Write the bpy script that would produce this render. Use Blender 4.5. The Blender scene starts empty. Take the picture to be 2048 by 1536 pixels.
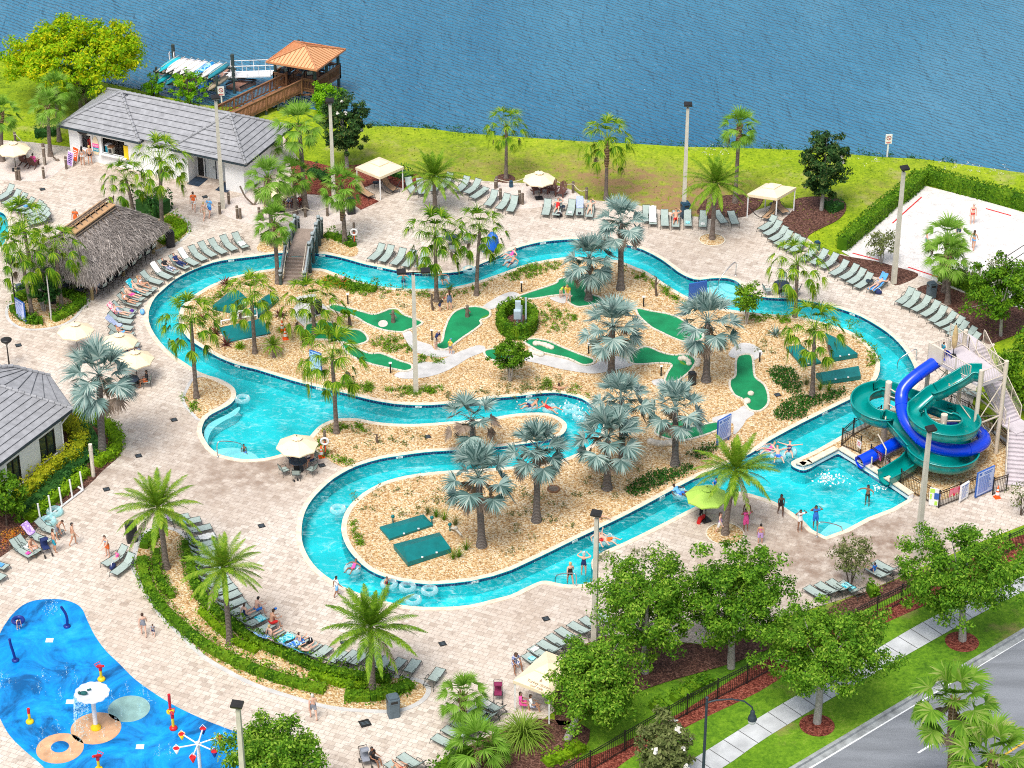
import bpy,math,random
import numpy as np
from mathutils import Vector,Matrix
from mathutils.geometry import delaunay_2d_cdt
random.seed(7);rng=np.random.default_rng(7)
sc=bpy.context.scene;C=sc.collection
rad=math.radians
TH=rad(31.4);FPX=5000.0;CH=90.0
cam=bpy.data.cameras.new('camera');cam.sensor_width=36;cam.lens=FPX/2048*36;cam.clip_end=6000;cam.clip_start=1
co=bpy.data.objects.new('camera',cam);C.objects.link(co)
co.location=(0,0,CH);co.rotation_euler=(math.pi/2-TH,0,0);sc.camera=co
FW=Vector((0,math.cos(TH),-math.sin(TH)));UP=Vector((0,math.sin(TH),math.cos(TH)))
def P(px,py,z=0.0):
 d=FW+Vector((1,0,0))*((px-1024)/FPX)-UP*((py-768)/FPX)
 t=(z-CH)/d.z
 return Vector((d.x*t,d.y*t,z))
def height(base,topy):
 lo,hi=0.0,40.0
 for _ in range(40):
  m=(lo+hi)/2;r=Vector((base.x,base.y,m-CH));y=768-FPX*r.dot(UP)/r.dot(FW)
  if y>topy:lo=m
  else:hi=m
 return lo
def wdir(p,d):
 a=P(*p);b=P(p[0]+d[0],p[1]+d[1]);v=(b-a);v.z=0;return v.normalized()
def Q(zx,zy,pts,s=4.0,z=0.0):return[P(zx+a/s,zy+b/s,z)for a,b in pts]
def PP(pts,z=0.0):return[P(a,b,z)for a,b in pts]
def cr(pts,n=4,closed=True):
 out=[];N=len(pts)
 rngi=range(N)if closed else range(N-1)
 for i in rngi:
  if closed:p=[pts[(i+k-1)%N]for k in range(4)]
  else:p=[pts[max(0,min(N-1,i+k-1))]for k in range(4)]
  for j in range(n):
   t=j/n
   out.append(0.5*((2*p[1])+(p[2]-p[0])*t+(2*p[0]-5*p[1]+4*p[2]-p[3])*t*t+(3*p[1]-3*p[2]+p[3]-p[0])*t**3))
 if not closed:out.append(pts[-1].copy())
 return out
def inside(x,y,poly):
 r=False;j=len(poly)-1
 for i in range(len(poly)):
  a,b=poly[i],poly[j]
  if(a[1]>y)!=(b[1]>y)and x<(b[0]-a[0])*(y-a[1])/(b[1]-a[1])+a[0]:r=not r
  j=i
 return r
def offset(poly,d):
 """moves a closed polygon outward by d (inward when negative)"""
 n=len(poly);ar=sum(poly[i-1].x*poly[i].y-poly[i].x*poly[i-1].y for i in range(n))
 s=1 if ar>0 else-1;out=[]
 for i in range(n):
  a,b,c=poly[i-1],poly[i],poly[(i+1)%n]
  e=(c-a);e.z=0
  if e.length<1e-6:e=Vector((1,0,0))
  e.normalize();out.append(Vector((b.x+e.y*d*s,b.y-e.x*d*s,b.z)))
 return out
class MB:
 def __init__(s):s.v=[];s.f=[];s.m=[];s.s=[]
 def add(s,vs,fs,m=0,sm=False):
  o=len(s.v);s.v+=[tuple(v)for v in vs];s.f+=[tuple(i+o for i in f)for f in fs]
  s.m+=[m]*len(fs);s.s+=[sm]*len(fs);return s
 def box(s,c,d,rz=0,m=0,rx=0):
  M=Matrix.Rotation(rz,3,'Z')@Matrix.Rotation(rx,3,'X');c=Vector(c)
  vs=[c+M@Vector((x*d[0]/2,y*d[1]/2,z*d[2]/2))for x in(-1,1)for y in(-1,1)for z in(-1,1)]
  return s.add(vs,[(0,1,3,2),(4,6,7,5),(0,4,5,1),(2,3,7,6),(0,2,6,4),(1,5,7,3)],m)
 def bar(s,p,q,w,h,m=0,up=(0,0,1)):
  p=Vector(p);q=Vector(q);d=(q-p).normalized();u=Vector(up)
  if abs(d.dot(u))>.98:u=Vector((1,0,0))
  a=d.cross(u).normalized();b=a.cross(d)
  vs=[e+a*x*w/2+b*y*h/2 for e in(p,q)for x,y in((-1,-1),(1,-1),(1,1),(-1,1))]
  return s.add(vs,[(3,2,1,0),(4,5,6,7),(0,1,5,4),(1,2,6,5),(2,3,7,6),(3,0,4,7)],m)
 def tube(s,pts,r,n=8,m=0,caps=True,sm=True):
  pts=[Vector(p)for p in pts];N=len(pts);rs=r if isinstance(r,(list,tuple))else[r]*N
  vs=[];a=None
  for i in range(N):
   t=(pts[min(i+1,N-1)]-pts[max(i-1,0)]).normalized()
   if a is None:
    a=t.orthogonal().normalized()if abs(t.z)<.99 else Vector((1,0,0))
   a=(a-t*a.dot(t)).normalized();b=t.cross(a)
   vs+=[pts[i]+(a*math.cos(k*2*math.pi/n)+b*math.sin(k*2*math.pi/n))*rs[i]for k in range(n)]
  fs=[(i*n+k,i*n+(k+1)%n,(i+1)*n+(k+1)%n,(i+1)*n+k)for i in range(N-1)for k in range(n)]
  s.add(vs,fs,m,sm)
  if caps:s.add(vs[:n],[tuple(reversed(range(n)))],m);s.add(vs[-n:],[tuple(range(n))],m)
  return s
 def lathe(s,prof,n=16,c=(0,0,0),m=0,sm=True):
  c=Vector(c);vs=[c+Vector((r*math.cos(k*2*math.pi/n),r*math.sin(k*2*math.pi/n),z))for r,z in prof for k in range(n)]
  return s.add(vs,[(i*n+k,i*n+(k+1)%n,(i+1)*n+(k+1)%n,(i+1)*n+k)for i in range(len(prof)-1)for k in range(n)],m,sm)
 def prism(s,poly,z0,z1,m=0):
  n=len(poly);ar=sum(poly[i-1][0]*poly[i][1]-poly[i][0]*poly[i-1][1]for i in range(n))
  if ar<0:poly=list(reversed(poly))
  vs=[(p[0],p[1],z0)for p in poly]+[(p[0],p[1],z1)for p in poly]
  s.add(vs,[(i,(i+1)%n,n+(i+1)%n,n+i)for i in range(n)],m)
  T=tri(poly,[])
  s.add([(p[0],p[1],z1)for p in T[0]],T[1],m)
  return s.add([(p[0],p[1],z0)for p in T[0]],[tuple(reversed(f))for f in T[1]],m)
 def sphere(s,c,r,n=10,k=6,m=0,sc=(1,1,1)):
  prof=[(r*math.sin(math.pi*i/k)+1e-4,-r*math.cos(math.pi*i/k))for i in range(k+1)]
  c=Vector(c);vs=[c+Vector((q*math.cos(j*2*math.pi/n)*sc[0],q*math.sin(j*2*math.pi/n)*sc[1],z*sc[2]))for q,z in prof for j in range(n)]
  return s.add(vs,[(i*n+j,i*n+(j+1)%n,(i+1)*n+(j+1)%n,(i+1)*n+j)for i in range(k)for j in range(n)],m,True)
 def mesh(s,name,mats):
  me=bpy.data.meshes.new(name);me.from_pydata(s.v,[],s.f)
  for m in(mats if isinstance(mats,(list,tuple))else[mats]):me.materials.append(m)
  me.polygons.foreach_set('material_index',s.m);me.polygons.foreach_set('use_smooth',s.s);me.update();return me
def tri(outer,holes):
 vs=[];es=[]
 for lp in[outer]+holes:
  o=len(vs);k=len(lp);vs+=[Vector((p[0],p[1]))for p in lp];es+=[(o+i,o+(i+1)%k)for i in range(k)]
 r=delaunay_2d_cdt(vs,es,[],0,1e-5)
 fs=[]
 for f in r[2]:
  x=sum(r[0][i].x for i in f)/len(f);y=sum(r[0][i].y for i in f)/len(f)
  if inside(x,y,outer)and not any(inside(x,y,h)for h in holes):
   a,b,c=(r[0][i]for i in f[:3])
   fs.append(tuple(f)if(b-a).cross(c-a)>0 else tuple(reversed(f)))
 return[(v.x,v.y)for v in r[0]],fs
def npmesh(name,V,F,mats,mi=None,smooth=False):
 me=bpy.data.meshes.new(name);n,k=F.shape
 me.vertices.add(len(V));me.vertices.foreach_set('co',V.astype(np.float32).ravel())
 me.loops.add(n*k);me.loops.foreach_set('vertex_index',F.astype(np.int32).ravel())
 me.polygons.add(n);me.polygons.foreach_set('loop_start',np.arange(0,n*k,k,dtype=np.int32))
 for m in(mats if isinstance(mats,(list,tuple))else[mats]):me.materials.append(m)
 if mi is not None:me.polygons.foreach_set('material_index',np.asarray(mi,dtype=np.int32))
 me.update(calc_edges=True);me.validate();return me
def obj(name,g,mats=None,parent=None,loc=None,rz=None):
 me=g.mesh(name,mats)if isinstance(g,MB)else g
 o=bpy.data.objects.new(name,me);C.objects.link(o)
 if parent:o.parent=parent
 if loc is not None:o.location=loc
 if rz is not None:o.rotation_euler.z=rz
 return o
def tag(o,label,cat,group=None,kind=None):
 o['label']=label;o['category']=cat
 if group:o['group']=group
 if kind:o['kind']=kind
 return o
def thing(name,label,cat,loc=(0,0,0),rz=0,group=None):
 o=bpy.data.objects.new(name,None);o.empty_display_size=.2;C.objects.link(o);o.location=loc;o.rotation_euler=(0,0,rz)
 return tag(o,label,cat,group)
def struct(name,g,m):
 o=obj(name,g,m);o['kind']='structure';return o
KIDS={}
def dup(root,loc,rz=0,scale=1.0,label=None,group=None):
 r=root.copy();C.objects.link(r);r.location=loc;r.rotation_euler=(0,0,rz);r.scale=(scale,)*3 if not isinstance(scale,tuple)else scale
 if label:r['label']=label
 if group:r['group']=group
 if root.name not in KIDS:KIDS[root.name]=[(c,list(c.children))for c in root.children]
 for ch,gs in KIDS[root.name]:
  c=ch.copy();C.objects.link(c);c.parent=r
  for g in gs:
   d=g.copy();C.objects.link(d);d.parent=c
 return r
class Proto:
 """first placing moves the prototype itself, later ones copy it"""
 def __init__(s,root):s.r=root;s.used=False
 def place(s,loc,rz=0,scale=1.0,label=None,group=None):
  if not s.used:
   s.used=True;r=s.r;KIDS[r.name]=[(c,list(c.children))for c in r.children]
   r.location=loc;r.rotation_euler=(0,0,rz);r.scale=(scale,)*3 if not isinstance(scale,tuple)else scale
   if label:r['label']=label
   if group:r['group']=group
   return r
  return dup(s.r,loc,rz,scale,label,group)
ORD='first second third fourth fifth sixth seventh eighth ninth tenth eleventh twelfth thirteenth fourteenth fifteenth sixteenth seventeenth eighteenth nineteenth twentieth twenty-first twenty-second twenty-third twenty-fourth twenty-fifth twenty-sixth'.split()
class NT:
 def __init__(s,name):
  s.m=bpy.data.materials.new(name);s.m.use_nodes=True;s.t=s.m.node_tree;s.b=s.t.nodes['Principled BSDF'];s.out=s.t.nodes['Material Output']
  s.geo=None;s.tc=None
 def n(s,typ,**kw):
  x=s.t.nodes.new(typ)
  for k,v in kw.items():
   if k in x.inputs.keys():x.inputs[k].default_value=v
   else:setattr(x,k,v)
  return x
 def l(s,a,b):s.t.links.new(a,b)
 def pos(s,scale=(1,1,1),rz=0,world=True):
  if s.geo is None:s.geo=s.n('ShaderNodeNewGeometry')
  if world:src=s.geo.outputs['Position']
  else:
   if s.tc is None:s.tc=s.n('ShaderNodeTexCoord')
   src=s.tc.outputs['Object']
  mp=s.n('ShaderNodeMapping');mp.inputs['Scale'].default_value=scale;mp.inputs['Rotation'].default_value=(0,0,rz);s.l(src,mp.inputs['Vector']);return mp.outputs[0]
 def noise(s,vec,scale,detail=3,rough=.55,dist=0):
  x=s.n('ShaderNodeTexNoise',Scale=scale,Detail=detail,Roughness=rough,Distortion=dist);s.l(vec,x.inputs['Vector']);return x
 def ramp(s,fac,stops):
  x=s.n('ShaderNodeValToRGB');e=x.color_ramp.elements
  while len(e)<len(stops):e.new(.5)
  for k,(p,c)in enumerate(stops):
   e[k].position=p;e[k].color=(*c,1)if len(c)==3 else c
  s.l(fac,x.inputs[0]);return x.outputs[0]
 def math(s,op,a,b=None,c=None,clamp=False):
  x=s.n('ShaderNodeMath',operation=op,use_clamp=clamp)
  for i,v in enumerate((a,b,c)):
   if v is None:continue
   if isinstance(v,(int,float)):x.inputs[i].default_value=v
   else:s.l(v,x.inputs[i])
  return x.outputs[0]
 def mix(s,fac,a,b,mode='MIX'):
  x=s.n('ShaderNodeMix',data_type='RGBA',blend_type=mode)
  for i,v in((0,fac),(6,a),(7,b)):
   if isinstance(v,(int,float)):x.inputs[i].default_value=v
   elif isinstance(v,tuple):x.inputs[i].default_value=(*v,1)
   else:s.l(v,x.inputs[i])
  return x.outputs[2]
 def bump(s,h,strength=.4,dist=.03):
  x=s.n('ShaderNodeBump',Strength=strength,Distance=dist);s.l(h,x.inputs['Height']);s.l(x.outputs[0],s.b.inputs['Normal']);return x
 def col(s,c):s.l(c,s.b.inputs['Base Color'])if not isinstance(c,tuple)else setattr(s.b.inputs['Base Color'],'default_value',(*c,1))
 def set(s,rough=.6,metal=0,spec=.4):
  s.b.inputs['Roughness'].default_value=rough;s.b.inputs['Metallic'].default_value=metal;s.b.inputs['Specular IOR Level'].default_value=spec
MC={}
def mk(name,col,rough=.6,var=.12,scale=3.0,metal=0,spec=.4,bump=0,world=False):
 """a painted or plain surface with gentle wear: colour noise plus a fine bump"""
 if name in MC:return MC[name]
 t=NT(name);v=t.pos(world=world);nz=t.noise(v,scale,4)
 lo=tuple(max(0,c*(1-var))for c in col);hi=tuple(min(1,c*(1+var))for c in col)
 t.col(t.ramp(nz.outputs[0],[(.3,lo),(.7,hi)]));t.set(rough,metal,spec)
 if bump:t.bump(t.noise(v,scale*8,3).outputs[0],bump,.02)
 MC[name]=t.m;return t.m
def leafmat(name,cols,trans=.3,rough=.55,per=.5):
 t=NT(name);g=t.n('ShaderNodeNewGeometry');oi=t.n('ShaderNodeObjectInfo')
 nz=t.noise(t.pos(),.9,3);f=t.math('ADD',t.math('MULTIPLY',g.outputs['Random Per Island'],per),t.math('MULTIPLY',nz.outputs[0],1-per+.1))
 f=t.math('ADD',f,t.math('MULTIPLY',t.math('SUBTRACT',oi.outputs['Random'],.5),.16))
 n=len(cols);c=t.ramp(f,[(.12+.76*i/(n-1),cols[i])for i in range(n)])
 t.col(c);t.set(max(rough,.6),0,.12)
 tr=t.n('ShaderNodeBsdfTranslucent');t.l(c,tr.inputs[0]);mx=t.n('ShaderNodeMixShader',Fac=trans);t.l(t.b.outputs[0],mx.inputs[1]);t.l(tr.outputs[0],mx.inputs[2]);t.l(mx.outputs[0],t.out.inputs[0])
 return t.m
def stain(t,col,spots,dark):
 """weathering patches: each spot is (point, radius, strength)"""
 v=t.pos();nz=t.noise(v,.9,5,.65);tot=None
 for p,r,s in spots:
  d=t.n('ShaderNodeVectorMath',operation='DISTANCE');t.l(v,d.inputs[0]);d.inputs[1].default_value=p
  f=t.math('MULTIPLY',t.math('SUBTRACT',1,t.math('DIVIDE',d.outputs['Value'],r),clamp=True),s)
  tot=f if tot is None else t.math('ADD',tot,f)
 f=t.math('MULTIPLY',t.math('MULTIPLY',tot,t.ramp(nz.outputs[0],[(.35,(.15,)*3),(.62,(1,)*3)])),1.0,clamp=True)
 return t.mix(f,col,dark)
def paver():
 t=NT('travertine_pavers');v=t.pos(rz=rad(24))
 b=t.n('ShaderNodeTexBrick',Scale=1.0,offset=.5,squash=.62,squash_frequency=3)
 t.l(v,b.inputs['Vector']);b.inputs['Color1'].default_value=(.0,.0,.0,1);b.inputs['Color2'].default_value=(1,1,1,1);b.inputs['Mortar'].default_value=(.5,.5,.5,1)
 b.inputs['Mortar Size'].default_value=.012;b.inputs['Brick Width'].default_value=.52;b.inputs['Row Height'].default_value=.34;b.inputs['Mortar Smooth'].default_value=.3
 stone=t.ramp(b.outputs['Color'],[(0,(.36,.29,.235)),(.1,(.50,.42,.35)),(.3,(.60,.525,.45)),(.55,(.66,.585,.51)),(.8,(.72,.655,.585)),(1,(.63,.555,.48))])
 fine=t.noise(v,2.6,6,.75);stone=t.mix(.45,stone,t.ramp(fine.outputs[0],[(.32,(.42,.345,.28)),(.46,(.63,.555,.48)),(.68,(.77,.715,.645))]))
 big=t.noise(t.pos(),.12,4,.6);stone=t.mix(.55,stone,t.ramp(big.outputs[0],[(.33,(.8,.72,.66)),(.6,(1.0,1.0,1.0))]),'MULTIPLY')
 sp=t.noise(t.pos(),1.6,6,.75);stone=t.mix(t.ramp(sp.outputs[0],[(.55,(0,0,0)),(.68,(.75,.75,.75))]),stone,(.30,.235,.19))
 spots=[(P(1600,1120),11,.85),(P(1760,1080),7,.7),(P(470,965),7,.75),(P(350,880),7,.4),(P(1400,520),7,.55),(P(1110,1200),6,.4),(P(200,940),4,.6),(P(420,372),6,.7),(P(260,350),6,.35),(P(560,915),4,.55),(P(1010,440),6,.25)]
 stone=stain(t,stone,spots,(.25,.17,.125))
 c=t.mix(b.outputs['Fac'],stone,(.34,.28,.235));t.col(c);t.set(.75,0,.25)
 t.bump(t.math('SUBTRACT',fine.outputs[0],b.outputs['Fac']),.35,.015);return t.m
def pebbles(name,cols,scale=8.5,bump=.9):
 t=NT(name);v=t.pos();vo=t.n('ShaderNodeTexVoronoi',Scale=scale);t.l(v,vo.inputs['Vector'])
 sep=t.n('ShaderNodeSeparateColor');t.l(vo.outputs['Color'],sep.inputs[0]);n=len(cols)
 c=t.ramp(sep.outputs[0],[(i/(n-1),cols[i])for i in range(n)])
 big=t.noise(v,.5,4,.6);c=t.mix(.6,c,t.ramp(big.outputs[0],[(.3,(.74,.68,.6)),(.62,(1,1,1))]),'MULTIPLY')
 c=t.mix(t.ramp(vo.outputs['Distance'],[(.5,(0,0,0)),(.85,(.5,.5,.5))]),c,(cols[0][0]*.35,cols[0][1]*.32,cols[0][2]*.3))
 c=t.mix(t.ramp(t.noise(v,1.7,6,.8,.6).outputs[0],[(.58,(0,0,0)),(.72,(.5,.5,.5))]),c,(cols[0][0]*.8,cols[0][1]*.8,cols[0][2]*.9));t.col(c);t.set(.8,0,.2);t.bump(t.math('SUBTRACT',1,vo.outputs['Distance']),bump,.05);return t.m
def lawnmat(name,stops,dry,dryamt=.5,fine=4.2):
 t=NT(name);v=t.pos();big=t.noise(v,.13,5,.6,.4);f=t.noise(v,fine,4,.7);m=t.noise(v,1.3,4,.65)
 fac=t.math('ADD',t.math('MULTIPLY',big.outputs[0],.34),t.math('ADD',t.math('MULTIPLY',m.outputs[0],.3),t.math('MULTIPLY',f.outputs[0],.42)))
 n=len(stops);c=t.ramp(fac,[(.36+.34*i/(n-1),stops[i])for i in range(n)])
 d=t.noise(v,.22,6,.68);c=t.mix(t.ramp(d.outputs[0],[(.56,(0,0,0)),(.68,(dryamt,)*3)]),c,dry)
 return t,c,f
def grass():
 t,c,f=lawnmat('lawn_grass',[(.06,.12,.004),(.17,.27,.008),(.29,.40,.012),(.46,.50,.04)],(.40,.36,.15),.7)
 spots=[(P(1090,425),5,.6),(P(1180,350),5,.5),(P(1330,400),8,.95),(P(1230,360),4,.55),(P(1440,370),4,.6),(P(1000,350),6,.4),(P(1770,395),4,.55),(P(1300,350),5,.5),(P(900,340),7,.45),(P(760,300),6,.3),(P(1120,340),7,.6),(P(1560,380),5,.45),(P(1380,415),6,.9),(P(1860,370),6,.35)]
 c=stain(t,c,spots,(.30,.19,.09));t.col(c);t.set(.8,0,.15);t.bump(f.outputs[0],.6,.08);return t.m
def roadgrass():
 t,c,f=lawnmat('verge_grass',[(.03,.085,.006),(.08,.19,.01),(.15,.30,.015),(.27,.38,.05)],(.29,.23,.09),.75)
 t.col(c);t.set(.8,0,.15);t.bump(f.outputs[0],.6,.08);return t.m
def sandm(name,a,b,c3):
 t=NT(name);v=t.pos();n1=t.noise(v,1.5,7,.74);n2=t.noise(v,5,4,.7)
 c=t.ramp(n1.outputs[0],[(.3,a),(.5,b),(.7,c3)]);t.col(c);t.set(.9,0,.1);t.bump(t.math('ADD',n1.outputs[0],t.math('MULTIPLY',n2.outputs[0],.5)),.6,.12);return t.m
def asphalt():
 t=NT('asphalt');v=t.pos();f=t.noise(v,18,3,.8);g=t.noise(t.pos((.18,1.1,1),rz=rad(-57)),.9,4,.6)
 c=t.ramp(f.outputs[0],[(.3,(.17,.185,.21)),(.7,(.29,.31,.345))]);c=t.mix(.8,c,t.ramp(g.outputs[0],[(.35,(.68,.68,.68)),(.6,(1,1,1))]),'MULTIPLY')
 t.col(c);t.set(.85,0,.2);t.bump(f.outputs[0],.4,.02);return t.m
def lake():
 t=NT('lake_water');v0=t.pos()
 w1=t.noise(t.pos((1,.30,1),rz=rad(-40)),.85,3,.5,.5);w2=t.noise(t.pos((1.0,.3,1),rz=rad(-28)),1.7,3,.5)
 wv=t.n('ShaderNodeTexWave',Scale=.62,Distortion=5.5,Detail=3);wv.inputs['Detail Scale'].default_value=.8;t.l(t.pos(rz=rad(-52)),wv.inputs['Vector'])
 h=t.math('ADD',t.math('MULTIPLY',w1.outputs[0],.7),t.math('ADD',t.math('MULTIPLY',w2.outputs[0],.45),t.math('MULTIPLY',wv.outputs[0],.10)))
 big=t.noise(t.pos((1,.35,1),rz=rad(-20)),.03,4,.6,.5);t.col(t.ramp(big.outputs[0],[(.33,(.02,.13,.24)),(.52,(.045,.185,.30)),(.72,(.10,.25,.36))]));t.set(.12,0,.5)
 t.bump(h,1.0,.8);return t.m
def poolwater():
 t=NT('pool_water');v=t.pos();a=t.noise(v,1.4,4,.6,1.2);b=t.noise(v,4.5,3,.6,.8)
 h=t.math('ADD',t.math('MULTIPLY',a.outputs[0],.8),t.math('MULTIPLY',b.outputs[0],.35))
 bp=t.n('ShaderNodeBump',Strength=.9,Distance=.16);t.l(h,bp.inputs['Height'])
 tr=t.n('ShaderNodeBsdfTransparent');tr.inputs[0].default_value=(.70,.97,1,1)
 gl=t.n('ShaderNodeBsdfGlossy');gl.inputs['Roughness'].default_value=.08;t.l(bp.outputs[0],gl.inputs['Normal'])
 fr=t.n('ShaderNodeFresnel',IOR=1.33)
 m1=t.n('ShaderNodeMixShader');t.l(t.math('MULTIPLY',fr.outputs[0],1.0),m1.inputs[0]);t.l(tr.outputs[0],m1.inputs[1]);t.l(gl.outputs[0],m1.inputs[2])
 fo=t.n('ShaderNodeBsdfDiffuse');fo.inputs[0].default_value=(.62,.86,.88,1)  # pale diffuse mix paints ripple glints, with some foam, into the water
 ff=t.noise(t.pos((1,1.5,1),rz=.5),1.3,5,.62,1.5);ar=t.noise(v,.2,2);fm=t.ramp(t.math('ADD',ff.outputs[0],t.math('MULTIPLY',t.math('SUBTRACT',ar.outputs[0],.5),.22)),[(.50,(0,0,0)),(.62,(.13,.13,.13)),(.76,(.5,.5,.5))])
 m2=t.n('ShaderNodeMixShader');t.l(fm,m2.inputs[0]);t.l(m1.outputs[0],m2.inputs[1]);t.l(fo.outputs[0],m2.inputs[2]);t.l(m2.outputs[0],t.out.inputs[0]);return t.m
def clear(name,tint,white=.25):
 t=NT(name);tr=t.n('ShaderNodeBsdfTransparent');tr.inputs[0].default_value=(*tint,1);nz=t.noise(t.pos(world=False),6,2)
 t.col(t.ramp(nz.outputs[0],[(.3,(.35,.75,.8)),(.7,(.8,.95,.97))]));t.set(.12,0,.6);fr=t.n('ShaderNodeLayerWeight',Blend=.45)
 mx=t.n('ShaderNodeMixShader');t.l(t.math('ADD',t.math('MULTIPLY',fr.outputs['Facing'],.6),white,clamp=True),mx.inputs[0]);t.l(tr.outputs[0],mx.inputs[1]);t.l(t.b.outputs[0],mx.inputs[2]);t.l(mx.outputs[0],t.out.inputs[0]);return t.m
def bark(name,a,b,ring=0):
 t=NT(name);v=t.pos(world=False);n1=t.noise(v,7,5,.7);f=n1.outputs[0]
 if ring:
  w=t.n('ShaderNodeTexWave',Scale=ring,Distortion=2.5,Detail=2,bands_direction='Z');t.l(v,w.inputs['Vector']);f=t.math('ADD',t.math('MULTIPLY',f,.6),t.math('MULTIPLY',w.outputs[0],.4))
 t.col(t.ramp(f,[(.3,a),(.7,b)]));t.set(.85,0,.2);t.bump(f,.8,.05);return t.m
def splashpad():
 t=NT('splash_pad_blue');v=t.pos();n1=t.noise(v,.3,7,.68,1.0);n2=t.noise(v,6,3,.7)
 c=t.ramp(n1.outputs[0],[(.38,(.0,.10,.30)),(.47,(.002,.22,.60)),(.56,(.004,.32,.78)),(.68,(.02,.42,.84))]);c=t.mix(.35,c,t.ramp(n2.outputs[0],[(.3,(.7,.7,.7)),(.7,(1.15,1.15,1.15))]),'MULTIPLY')
 t.col(c);rr=t.noise(v,.5,3);t.set(.4,0,.4);t.l(t.ramp(rr.outputs[0],[(.4,(.2,)*3),(.6,(.65,)*3)]),t.b.inputs['Roughness']);t.bump(n2.outputs[0],.2,.02);return t.m
M_paver=paver();M_gravel=pebbles('tan_gravel',[(.38,.20,.08),(.56,.35,.15),(.69,.49,.26),(.77,.61,.38),(.84,.74,.56)],11.0,.5)
M_mulch=pebbles('brown_mulch',[(.05,.022,.017),(.10,.045,.033),(.16,.075,.055),(.24,.13,.10)],11);M_red=pebbles('red_mulch',[(.10,.02,.012),(.20,.045,.03),(.30,.08,.055),(.38,.13,.09)],11)
M_grass=grass();M_verge=roadgrass();M_sand=sandm('court_sand',(.50,.47,.45),(.70,.67,.65),(.78,.75,.73));M_beach=sandm('beach_sand',(.54,.46,.41),(.66,.58,.53),(.73,.66,.61))
M_asph=asphalt();M_lake=lake();M_pool=poolwater();M_pad=splashpad()
M_conc=mk('concrete',(.56,.55,.54),.85,.16,1.2,bump=.2,world=True);M_walk=mk('sidewalk_concrete',(.50,.52,.54),.85,.2,.9,bump=.2,world=True)
M_cope=mk('coping_stone',(.72,.63,.50),.7,.18,2.5,bump=.15,world=True);M_tile=mk('navy_tile',(.006,.02,.10),.15,.5,9,spec=.6,world=True)
M_floor=mk('pool_plaster',(.02,.60,.64),.6,.22,.35,world=True);M_white=mk('white_paint',(.80,.80,.80),.5,.05,1.5);M_wall=mk('white_stucco',(.80,.81,.82),.8,.05,1.2,bump=.15)
M_black=mk('black_metal',(.018,.017,.017),.45,.3,4);M_navy=mk('navy_plastic',(.02,.035,.06),.5,.3,3);M_steel=mk('steel',(.55,.56,.58),.3,.1,5,metal=1)
M_sling=mk('sage_sling',(.36,.44,.41),.75,.1,6);M_frame=mk('charcoal_frame',(.045,.055,.05),.5,.2,5);M_tansling=mk('tan_sling',(.42,.27,.16),.75,.1,6)
M_cream=mk('cream_canvas',(.84,.70,.49),.8,.05,1.5);M_wood=mk('weathered_wood',(.17,.13,.10),.85,.35,4,bump=.4);M_brown=mk('stained_brown_wood',(.24,.115,.055),.75,.25,3,bump=.3)
M_pole=mk('concrete_pole',(.56,.53,.45),.8,.12,2,bump=.1);M_teal=mk('teal_cover',(.0,.16,.165),.42,.15,2);M_golf=mk('golf_turf',(.004,.22,.08),.9,.28,.8,bump=.5,world=True);M_fringe=mk('golf_fringe',(.08,.24,.02),.9,.2,4,world=True)
M_stone=mk('curb_stone',(.66,.60,.50),.8,.25,5,bump=.5,world=True);M_beige=mk('beige_steel',(.66,.58,.48),.5,.08,2);M_lav=mk('lavender_grip',(.55,.50,.53),.8,.1,2)
M_red2=mk('red_plastic',(.62,.015,.02),.35,.1,3);M_yel=mk('yellow_plastic',(.85,.58,.01),.35,.1,3);M_org=mk('orange_plastic',(.85,.10,.01),.5,.1,3);M_dblue=mk('deep_blue_pipe',(.01,.03,.22),.35,.2,3)
# ================================================================ GROUND, WATER, POOL
def sheet(name,outer,holes,z,m,kind='structure'):
 V,F=tri([(p[0],p[1])for p in outer],[[(p[0],p[1])for p in h]for h in holes])
 g=MB().add([(x,y,z)for x,y in V],F);o=obj(name,g,m)
 if kind:o['kind']=kind
 return o
shore_px=[(-60,108),(0,114),(15,119),(45,125),(120,145),(205,164),(262,176),(325,191),(400,208),(462,213),(540,214),(632,219),(724,249),(787,252),(862,257),(924,265),(1024,272),(1149,281),(1274,287),(1374,293),(1449,294),(1536,297),(1603,300),(1691,307),(1773,314),(1836,317),(1911,326),(1961,333),(2048,345),(2120,352)]
shore=cr([P(*p)for p in shore_px],3,False)
K1,K2=P(1583.5,1536),P(2048,1259);KD=(K2-K1).normalized();KN=Vector((KD.y,-KD.x,0))
KA,KB=K1-KD*90,K2+KD*120
land=[Vector((-400,shore[0].y+140,0))]+shore+[Vector((300,shore[-1].y-70,0)),Vector((300,KB.y,0)),KB,KA,Vector((-400,KA.y,0))]
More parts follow.
